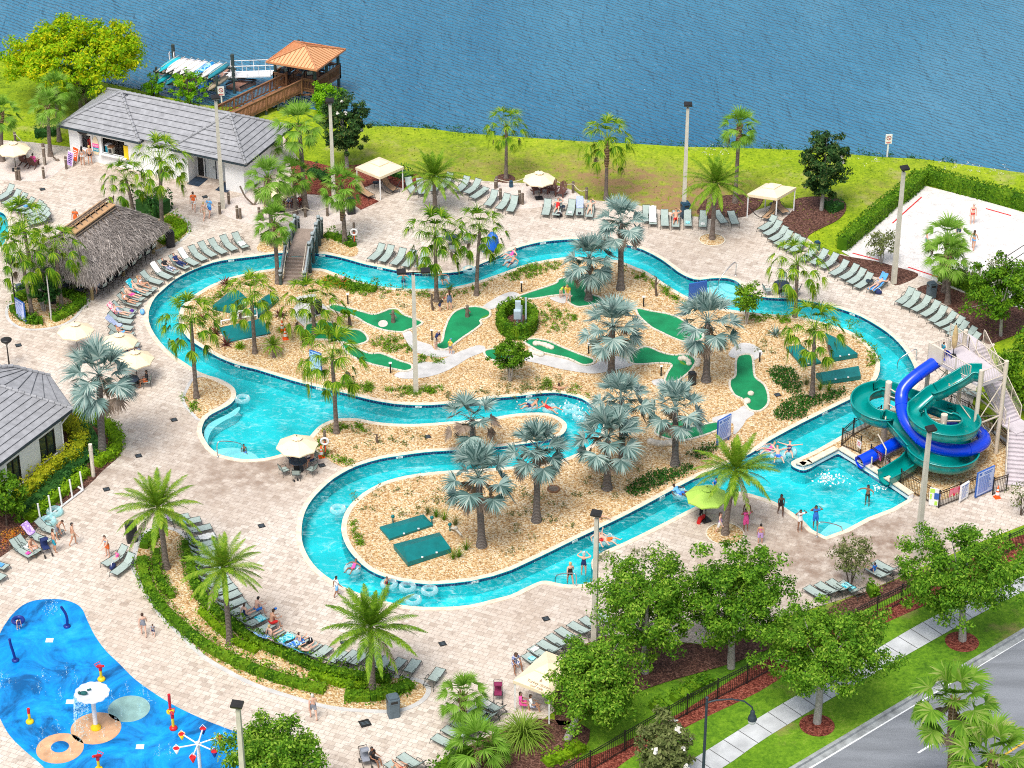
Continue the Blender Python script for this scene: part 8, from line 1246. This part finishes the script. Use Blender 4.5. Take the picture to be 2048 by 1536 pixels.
def board(l,b,rz_,w__,h__,z0,lines=9,face=None,frame=None,legs=True,blank=False,grp=None):
 t=thing('rules_board' if not blank else 'sign_board',l,'sign',P(*b),rz_,grp);fm=frame or M_frb
 obj('frame',MB().box((0,.03,z0+h__/2),(w__,.1,h__)),fm,t);obj('panel',MB().box((0,-.028,z0+h__/2+.02),(w__*.92,.02,h__*.93)),face or M_pale,t)
 if legs:obj('leg',MB().box((-w__*.42,.06,z0/2+.02),(.09,.09,z0+.04)),fm,t);obj('leg',MB().box((w__*.42,.06,z0/2+.02),(.09,.09,z0+.04)),fm,t)
 if not blank:
  g=MB();r=random.Random(len(l));g.box((-w__*.33,-.042,z0+h__*.9),(w__*.14,.008,h__*.09))
  g.box((w__*.1,-.042,z0+h__*.91),(w__*.5,.008,h__*.03)).box((w__*.1,-.042,z0+h__*.85),(w__*.4,.008,h__*.03))
  for i in range(lines):
   ww=w__*r.uniform(.55,.8);g.box((-w__*.4+ww/2,-.042,z0+h__*(.76-.68*i/lines)),(ww,.008,h__*.018))
  obj('lettering',g,M_frb,t)
 return t
def ang(a,b):A,B=P(*a),P(*b);return math.atan2(B.y-A.y,B.x-A.x)
board('leaning pale rules board at the hut palm bed',(43,642),ang((33,633),(51,645)),1.15,1.55,.15);board('tall pale rules board at the river bank above the slide pool',(1447,886),ang((1438,893),(1463,879)),1.3,1.75,.25,12);board('big pale rules board on the slide fence',(1967,990),ang((1954,998),(1982,985)),1.55,1.85,.12,14);board('small white rules board on the slide fence beside the red cloth',(1927,1002),ang((1920,1008),(1936,998)),.85,1.2,.15,8,M_white,M_white);board('deep blue board back behind the silver palm on the river rim',(1394,606),ang((1380,606),(1408,601))+math.pi,1.4,1.55,.2,0,M_frb,M_frb,True,True);board('light blue slanted board among the drooping island palms',(632,748),ang((622,742),(641,752))+.2,1.0,1.6,.2,3,mk('sky_board',(.35,.62,.80),.4,.1,2),M_frb)
t=thing('height_sign','white height check board with green patches and a blue panel on the fence','sign',P(1866,1013),-.35);obj('board',MB().box((0,0,.75),(.6,.05,1.3)),M_white,t);obj('patches',MB().box((-.12,-.03,1.2),(.3,.02,.3)).box((-.2,-.03,.75),(.12,.02,.4)).box((.16,-.03,.3),(.18,.02,.3)),CLO['lime'],t);obj('panel',MB().box((.22,-.05,.85),(.4,.03,.45)),M_frb,t);obj('leg',MB().box((0,.05,.06),(.4,.05,.12)),M_white,t)
for b_,l,m_ in(((1716,907),'white notice on the fence beside the blue tube mouth',M_white),((1756,931),'pink notice on the fence between the two slide exits',CLO['pink']),((1775,945),'white notice at the teal exit post',M_white)):
 t=thing('notice',l,'notice',P(*b_)+Vector((0,-.1,.55)),ang((1740,924),(1777,950)),'notices on the slide fence');obj('panel',MB().box((0,0,.25),(.42,.02,.55)),m_,t);obj('lettering',MB().box((0,-.014,.38),(.3,.008,.05)).box((0,-.014,.26),(.26,.008,.03)).box((0,-.014,.17),(.28,.008,.03)),CLO['red']if m_==M_white else M_white,t)
cl=MB();A,B=P(1896,1009),P(1922,999)
for i in range(9):
 p_=A.lerp(B,i/8);cl.add([p_+Vector((0,-.12,1.25)),p_+Vector((0,-.05-.06*(i%2),.55+.12*(i%3)))],[])
n=9;cl.f=[(2*i,2*i+1,2*i+3,2*i+2)for i in range(n-1)];cl.m=[0]*(n-1);cl.s=[True]*(n-1);tag(obj('banner',cl,spots('pink_red_cloth',(.75,.25,.32),(.8,.03,.1),1.2)),'pink and red cloth hung over the slide fence','cloth')
t=thing('flower_fountain','white scalloped dish fountain on a pole with yellow foot','fountain',P(192,1457));H_=height(P(192,1457),1388);obj('pole',MB().tube([(0,0,.2),(0,0,H_)],.13,12),M_white,t);obj('foot',MB().lathe([(.3,.03),(.3,.15),(.16,.3),(.14,.35)],16),M_yel,t);g=MB();vs=[];nn=48
for i in range(nn):a=i*2*math.pi/nn;r_=.92+.07*abs(math.sin(a*6));vs.append((r_*math.cos(a),r_*math.sin(a),H_+.12))
g.add([(0,0,H_-.02)]+vs,[(0,1+i,1+(i+1)%nn)for i in range(nn)]);g.add([(x*1.01,y*1.01,z-.05)for x,y,z in[(0,0,H_-.02)]+vs],[(0,1+(i+1)%nn,1+i)for i in range(nn)]);g.add(vs+[(x*1.01,y*1.01,z-.05)for x,y,z in vs],[(i,(i+1)%nn,nn+(i+1)%nn,nn+i)for i in range(nn)]);obj('dish',g,mk('pearl_dish',(.62,.66,.72),.3,.15,2),t);obj('figure',MB().sphere((-.45,-.1,H_+.15),.18,10,6,0,(1.3,.8,.6)).sphere((-.68,-.16,H_+.22),.09,8,5).tube([(-.3,.2,H_+.12),(-.1,.3,H_+.12)],.05,6),CLO['teal'],t)
g=np.random.default_rng(8);pts=[]
for _ in range(900):
 a=g.uniform(2.6,4.6);f_=g.uniform(0,1);pts.append((.95*math.cos(a)*(1+.25*f_),.95*math.sin(a)*(1+.25*f_),(H_+.05)*(1-f_**2)))
Vv,Ff=cloud(np.array(pts),np.tile([0,-1.,.3],(len(pts),1)),.05,.4,1,3);M_spray=clear('spray',(.9,.97,1),.35);obj('falling_water',npmesh('falling_water',Vv,Ff,[M_spray]),None,t)
def cannon(l,b,rz_,foot,mid,top,h=1.15,gun=True):
 t=thing('water_cannon',l,'water toy',P(*b),rz_,'water toys on the splash pad');obj('foot',MB().lathe([(.22,.01),(.24,.1),(.16,.2),(.001,.22)],14),foot,t);obj('post',MB().tube([(0,0,.2),(0,0,h*.7)],.085,10),mid,t)
 if gun:obj('nozzle',MB().tube([(0,.18,h*.78),(0,-.35,h+.05)],[.12,.07],10).tube([(0,0,h*.62),(0,0,h*.86)],.1,10).tube([(.13,.15,h*.8),(.2,.28,h*.95),(-.2,.28,h*.95),(-.13,.15,h*.8)],.025,6),top,t)
 else:obj('barrel',MB().tube([(0,0,h*.68),(0,0,h)],.09,10),top,t)
cannon('red topped water cannon with yellow post near the upper pad edge',(203,1360),.8,M_yel,M_yel,M_red2);cannon('short red and yellow stub on the left of the pad',(60,1445),0,M_yel,M_yel,M_red2,1.0,False);cannon('tall dark red pipe on a yellow foot at the pad edge',(341,1425),0,M_yel,M_red2,M_red2,1.3,False);cannon('water cannon with a red foot below the tall red pipe',(347,1458),.3,M_red2,M_yel,M_red2,1.3);cannon('water cannon at the lower edge of the pad',(198,1540),-.6,M_yel,M_yel,M_red2)
for b_,l,pts in(((134,1254),'curved deep blue spray pipe at the head of the pad',[(0,0,0),(.06,0,.5),(.0,0,1.0),(-.22,0,1.5)]),((31,1322),'leaning deep blue spray pipe at the frame side of the pad',[(0,0,0),(-.06,0,.6),(-.16,0,1.2),(-.18,0,1.6)])):
 t=thing('spray_pipe',l,'water toy',P(*b_),0,'water toys on the splash pad');obj('foot',MB().lathe([(.2,.01),(.22,.1),(.12,.16),(.001,.17)],12),M_dblue,t);obj('pipe',MB().tube(cr([Vector(p_)for p_ in pts],3,False),.085,10),M_dblue,t)
tag(obj('pool_float',MB().add(*torus(.3,.12,20,8),0,True),M_dblue,None,P(38,1254)+Vector((0,0,.5))),'dark blue ring over the crouching child on the pad','swim ring')
t=thing('bucket_wheel','tipping bucket wheel with six cone buckets on a white pole','water toy',P(402,1560));H_=height(P(402,1560),1488);obj('pole',MB().tube([(0,0,0),(0,0,H_+.15)],.1,10),M_white,t)
for k,m_ in enumerate((M_red2,M_dblue,M_yel,M_white,M_red2,M_dblue)):
 a=k*math.pi/3+.4;d=dirv(a,0)*1.05;obj('arm',MB().tube([(0,0,H_),(d.x,d.y,H_+.1)],.045,7),M_white,t);o=obj('bucket',MB().lathe([(.04,H_-.42),(.2,H_),(.19,H_),(.03,H_-.4)],14,(d.x*1.15,d.y*1.15,.12)),m_,t);obj('inside',MB().lathe([(.001,H_-.05),(.185,H_-.03)],14,(d.x*1.15,d.y*1.15,.12)),M_red2,o);obj('handle',MB().tube([(d.x*1.15-.19,d.y*1.15,H_+.12),(d.x*1.15,d.y*1.15,H_+.38),(d.x*1.15+.19,d.y*1.15,H_+.12)],.018,5),M_white,o)
jets=[]
for b_,n in(((258,1408),7),((192,1452),6),((120,1485),7),((104,1222),4),((115,1370),5),((8,1368),3),((330,1508),2),((455,1475),3)):
 c_=P(*b_)
 for k in range(n):
  a=k*2*math.pi/n;r_=1.15 if n>4 else .3;q=c_+Vector((r_*math.cos(a),r_*math.sin(a),0))
  for _ in range(30):z=g.uniform(0,.75);jets.append((q.x+g.normal(0,.02+.05*z),q.y+g.normal(0,.02+.05*z),z))
  for _ in range(16):jets.append((q.x+g.normal(0,.22),q.y+g.normal(0,.22),.03+abs(g.normal(0,.03))))
Vv,Ff=cloud(np.array(jets),np.tile([0,-1.,.3],(len(jets),1)),.035,.5,1,4);o=obj('water_jets',npmesh('water_jets',Vv,Ff,[M_spray]));o['kind']='stuff';tag(o,'low water jets and droplets over the splash pad','water jets')
sp=[]
for b_,s,hh,n in(((1652,962),.26,.7,110),((1678,960),.45,.06,60),((1758,976),.25,.06,40),((1145,815),.6,.06,70),((1165,832),.6,.06,80),((1060,815),.5,.06,50),((960,530),.6,.05,40)):
 c_=P(*b_,-.15)
 for _ in range(n):sp.append((c_.x+g.normal(0,s),c_.y+g.normal(0,s*.8),-.14+abs(g.normal(0,hh*.5))))
Vv,Ff=cloud(np.array(sp),np.tile([0,-.5,1.],(len(sp),1)),.075,.6,.9,5);o=obj('splash_foam',npmesh('splash_foam',Vv,Ff,[M_white]));o['kind']='stuff';tag(o,'white splashes and foam on the pool water','foam')
def handrail(l,b,rz_,s=1.0):
 t=thing('handrail',l,'handrail',P(*b,0),rz_,'steel pool handrails');obj('rail',MB().tube(cr([Vector(p_)for p_ in((0,.0,0),(0,0,.85*s),(.35*s,0,.95*s),(1.5*s,0,.35*s),(1.6*s,0,-.4))],3,False),.035,8),M_steel,t);obj('flange',MB().lathe([(.08,0),(.08,.05),(.001,.06)],10),M_steel,t)
handrail('steel handrail down the upper river steps',(1471,551),rad(225),1.2);handrail('dark handrail on the lagoon steps',(436,914),rad(35),1.15);handrail('steel handrail at the slide pool corner steps',(1634,1074),rad(20),1.1);handrail('hooked steel handrail on the bend below the court loungers',(1832,720),rad(200),.9);handrail('steel handrail at the women on the river steps',(1152,1172),rad(150),.9)
t=thing('chair_lift','bright blue pool chair lift beside the upper river','chair lift',P(985,503));obj('hood',MB().lathe([(.5,.35),(.52,.7),(.42,1.25),(.2,1.6),(.001,1.65)],14),mk('bright_blue_cover',(.01,.14,.68),.5,.08,2),t);obj('seat',MB().box((-.75,-.1,.55),(.5,.5,.08)).box((-.95,-.1,.75),(.06,.5,.45)),MC['bright_blue_cover'],t);obj('leg',MB().tube([(-.7,-.1,.5),(-.7,-.1,0)],.05,6).tube([(0,0,.4),(0,0,0)],.12,8),MC['bright_blue_cover'],t)
def buoy(l,b,h=1.9):
 t=thing('lifebuoy_post',l,'lifebuoy',P(*b),0,'lifebuoy posts');obj('post',MB().tube([(0,0,0),(0,0,h)],.09,8),M_wood,t);o=obj('buoy',MB().add(*(lambda T:([(x,-.13+z,y+h*.62)for x,y,z in T[0]],T[1]))(torus(.24,.07,20,8)),0,True),M_white,t);obj('rope',MB().tube([(0,-.12,h*.6),(.05,-.14,h*.35),(0,-.12,h*.2)],.03,6),M_org,o)
buoy('timber post with a white lifebuoy on the deck beside the bridge palm',(709,490));buoy('dark post with a white lifebuoy beside the lagoon cone',(651,912),2.0)
def stroller(l,b,rz_,m_):
 t=thing('stroller',l,'stroller',P(*b),rad(rz_),'strollers');obj('seat',MB().bar((0,-.15,.45),(0,.25,.5),.42,.06).bar((0,.25,.5),(0,.42,.98),.42,.06,0,(0,-1,0)),m_,t);obj('canopy',MB().add(*(lambda n=7:([(x,.42-.42*math.sin(i*math.pi/2/(n-1))-.0,1.0+.12*math.sin(i*math.pi/(n-1)))for i in range(n)for x in(-.23,.23)],[(2*i,2*i+1,2*i+3,2*i+2)for i in range(n-1)]))(),0,True),m_,t)
 g=MB()
 for s in(-1,1):g.tube([(s*.24,-.4,.12),(s*.24,.3,.6),(s*.24,.55,1.02)],.018,5).tube([(s*.24,.45,.12),(s*.24,-.1,.55)],.018,5)
 g.tube([(-.24,.55,1.02),(.24,.55,1.02)],.02,5);obj('frame',g,M_black,t)
 for x in(-.24,.24):
  for y in(-.4,.45):obj('wheel',MB().tube([(x-.03,y,.12),(x+.03,y,.12)],.12,12),M_black,t)
stroller('dark blue stroller beside the man in teal trunks',(93,1108),30,CLO['navy']);stroller('maroon stroller beside the squat palm loungers',(996,1400),0,mk('maroon_fabric',(.22,.02,.08),.8,.2,5));stroller('grey stroller at the lower edge of the deck',(732,1532),20,CLO['grey'])
t=thing('pipe_frame','white pipe frame with five uprights along the house bed','frame',P(82,1046));a,b=P(82,1046)-P(82,1046),P(166,982)-P(82,1046);g=MB().tube([a+Vector((0,0,.08)),b+Vector((0,0,.08))],.07,8).tube([b+Vector((0,0,.08)),b+Vector((-.6,.6,.08))],.07,8);obj('base_pipe',g,M_white,t)
for k in range(5):q=a.lerp(b,k/4)-Vector((0,0,0));obj('upright',MB().tube([q+Vector((0,0,.08)),q+Vector((-.08,.05,1.45))],.06,8),M_white,t)
swimring((110,1030),'clear swim ring leaning at the foot of the white pipe frame');swimring((97,1052),'second clear swim ring at the lowest pipe upright');swimring((10,1012),'clear swim ring hanging in the garden tree');
for k,rg in enumerate([o for o in C.objects if o.name.startswith('swim_ring')and o.parent is None][-3:]):rg.location.z=(.18,.3,.9)[k]
A,B=P(2006,566),P(2075,520);t=thing('volleyball_net','black volleyball net line over the sand court','net',A);obj('cord',MB().tube([Vector((0,0,2.2)),B-A+Vector((0,0,2.2))],.03,5).tube([Vector((0,0,1.5)),B-A+Vector((0,0,1.5))],.03,5),M_black,t);obj('post',MB().tube([(0,0,0),(0,0,2.4)],.06,8),M_black,t);obj('post',MB().tube([B-A,B-A+Vector((0,0,2.4))],.06,8),M_black,t)
tag(obj('anchor_timbers',MB().tube(cr([Vector((-.9,.1,1.6)),Vector((-.5,0,.7)),Vector((.1,0,0))],4,False),.07,8).tube(cr([Vector((.55,.1,1.5)),Vector((.5,.05,.7)),Vector((.1,0,0))],4,False),.08,8),M_wood,None,P(505,410)),'crossed bent anchor timbers on the sand before the restrooms','anchor');tag(obj('anchor_timbers',MB().tube(cr([Vector((-.35,0,1.2)),Vector((-.1,0,.5)),Vector((.3,0,0))],4,False),.07,8).sphere((.33,0,.08),.13,8,5),M_wood,None,P(108,322)),'bent anchor post leaning on the upper beach','anchor')
for b_,l,s in(((285,628),'blue cool bag on the deck beside the pink shorts sunbather','sky'),((1756,588),'navy bag and blue shoes before the face down sunbather','navy'),((620,1286),'dark bag at the foot of the bald sunbather','black'),((592,962),'black sandals on the deck before the lagoon table','black'),((1118,434),'dark bag between the second and third beach loungers','black'),((226,1138),'dark bag under the lounger of the pink child','navy'),((1403,1042),'red rescue tube at the foot of the lime parasol','red')):
 r=random.Random(len(l));w__=.55 if 'sandals' not in l else .35;t=thing('bag' if 'bag' in l else('sandals' if 'sandals' in l else 'rescue_tube'),l,'bag' if 'bag' in l else('sandals' if 'sandals' in l else 'rescue tube'),P(*b_),r.uniform(0,3))
 if 'sandals' in l:obj('sandal',MB().sphere((-.12,0,.04),.13,8,5,0,(.5,1.2,.4)),CLO[s],t);obj('sandal',MB().sphere((.12,.08,.04),.13,8,5,0,(.5,1.2,.4)),CLO[s],t)
 elif 'tube' in l:obj('float',MB().tube([(-.45,0,.12),(0,.1,.14),(.45,0,.12)],[.13,.15,.13],10),CLO[s],t);obj('strap',MB().tube([(-.4,-.1,.05),(0,-.3,.03),(.4,-.1,.05)],.02,5),M_white,t)
 else:obj('body',MB().sphere((0,0,.2),.3,10,6,0,(1.0,.6,.68)),CLO[s],t);obj('strap',MB().tube([(-.2,0,.32),(-.1,0,.5),(.1,0,.5),(.2,0,.32)],.02,5),M_white,t)
def nearest(poly,p_):
 k=min(range(len(poly)),key=lambda i:(poly[i]-p_).length);d=(poly[(k+1)%len(poly)]-poly[k-1]).normalized();return poly[k],d
for i,(b_,poly,l)in enumerate((((652,510),RIV,'beside the bridge landing'),((765,536),RIV,'below the lounger row beside the bridge'),((1083,485),RIV,'beyond the blue chair lift'),((1262,494),RIV,'beside the tall silver palm'),((470,519),RIV,'below the towel lounger'),((1703,626),RIV,'below the court entrance'),((845,810),ISL,'in the middle channel below the twin lamp'),((645,776),ISL,'in the lagoon channel'),((475,730),ISL,'at the island tip channel'),((1055,790),ISL,'beside the channel notch'),((790,913),RIV,'at the lower river inner bend'),((1320,993),ISL,'below the dark ivy patch'),((1145,1080),ISL,'along the straight lower island rim'),((955,1160),ISL,'at the lower island tip'),((1646,825),ISL,'at the ivy corner of the straight'))):
 q,d=nearest(poly,P(*b_));
 if d.x<0:d=-d
 t=thing('depth_tile','3 FT depth tile on the pool rim '+l,'depth marker',Vector((q.x,q.y,-.1)),math.atan2(d.y,d.x),'depth tiles on the pool rim');obj('tile',MB().box((0,-.03,0),(.45,.03,.14)),M_white,t);text('3 FT',.13,M_black,t,(0,-.05,0),(math.pi/2,0,0),'lettering',.003)
# ================================================================ LIGHT
w=bpy.data.worlds.new('World');sc.world=w;w.use_nodes=True;nt=w.node_tree;bg=nt.nodes['Background']
sk=nt.nodes.new('ShaderNodeTexSky');sk.sky_type='NISHITA';sk.sun_disc=False;SE,SR=rad(62),rad(205)
sk.sun_elevation=SE;sk.sun_rotation=SR;sk.air_density=1.0;sk.dust_density=3.0;sk.ozone_density=1.0
hs=nt.nodes.new('ShaderNodeHueSaturation');hs.inputs['Saturation'].default_value=.55
nt.links.new(sk.outputs[0],hs.inputs['Color']);nt.links.new(hs.outputs[0],bg.inputs[0]);bg.inputs[1].default_value=.15
sl_=bpy.data.lights.new('sun','SUN');sl_.energy=2.5;sl_.angle=rad(24);sl_.color=(1,.95,.87);so=bpy.data.objects.new('sun',sl_);C.objects.link(so)
sd=Vector((math.sin(SR)*math.cos(SE),math.cos(SR)*math.cos(SE),math.sin(SE)));so.rotation_euler=sd.to_track_quat('Z','Y').to_euler();so.location=(0,100,80)
sc.view_settings.view_transform='Standard';sc.view_settings.look='None';sc.view_settings.exposure=.33;sc.view_settings.gamma=1
try:
 sc.cycles.use_denoising=False;sc.cycles.filter_width=1.05;sc.cycles.denoiser='OPENIMAGEDENOISE';sc.cycles.denoising_input_passes='RGB_ALBEDO_NORMAL'
 sc.cycles.max_bounces=6;sc.cycles.diffuse_bounces=3;sc.cycles.glossy_bounces=2;sc.cycles.transmission_bounces=3;sc.cycles.transparent_max_bounces=10;sc.cycles.caustics_reflective=False;sc.cycles.caustics_refractive=False
except Exception as ex:print(ex)
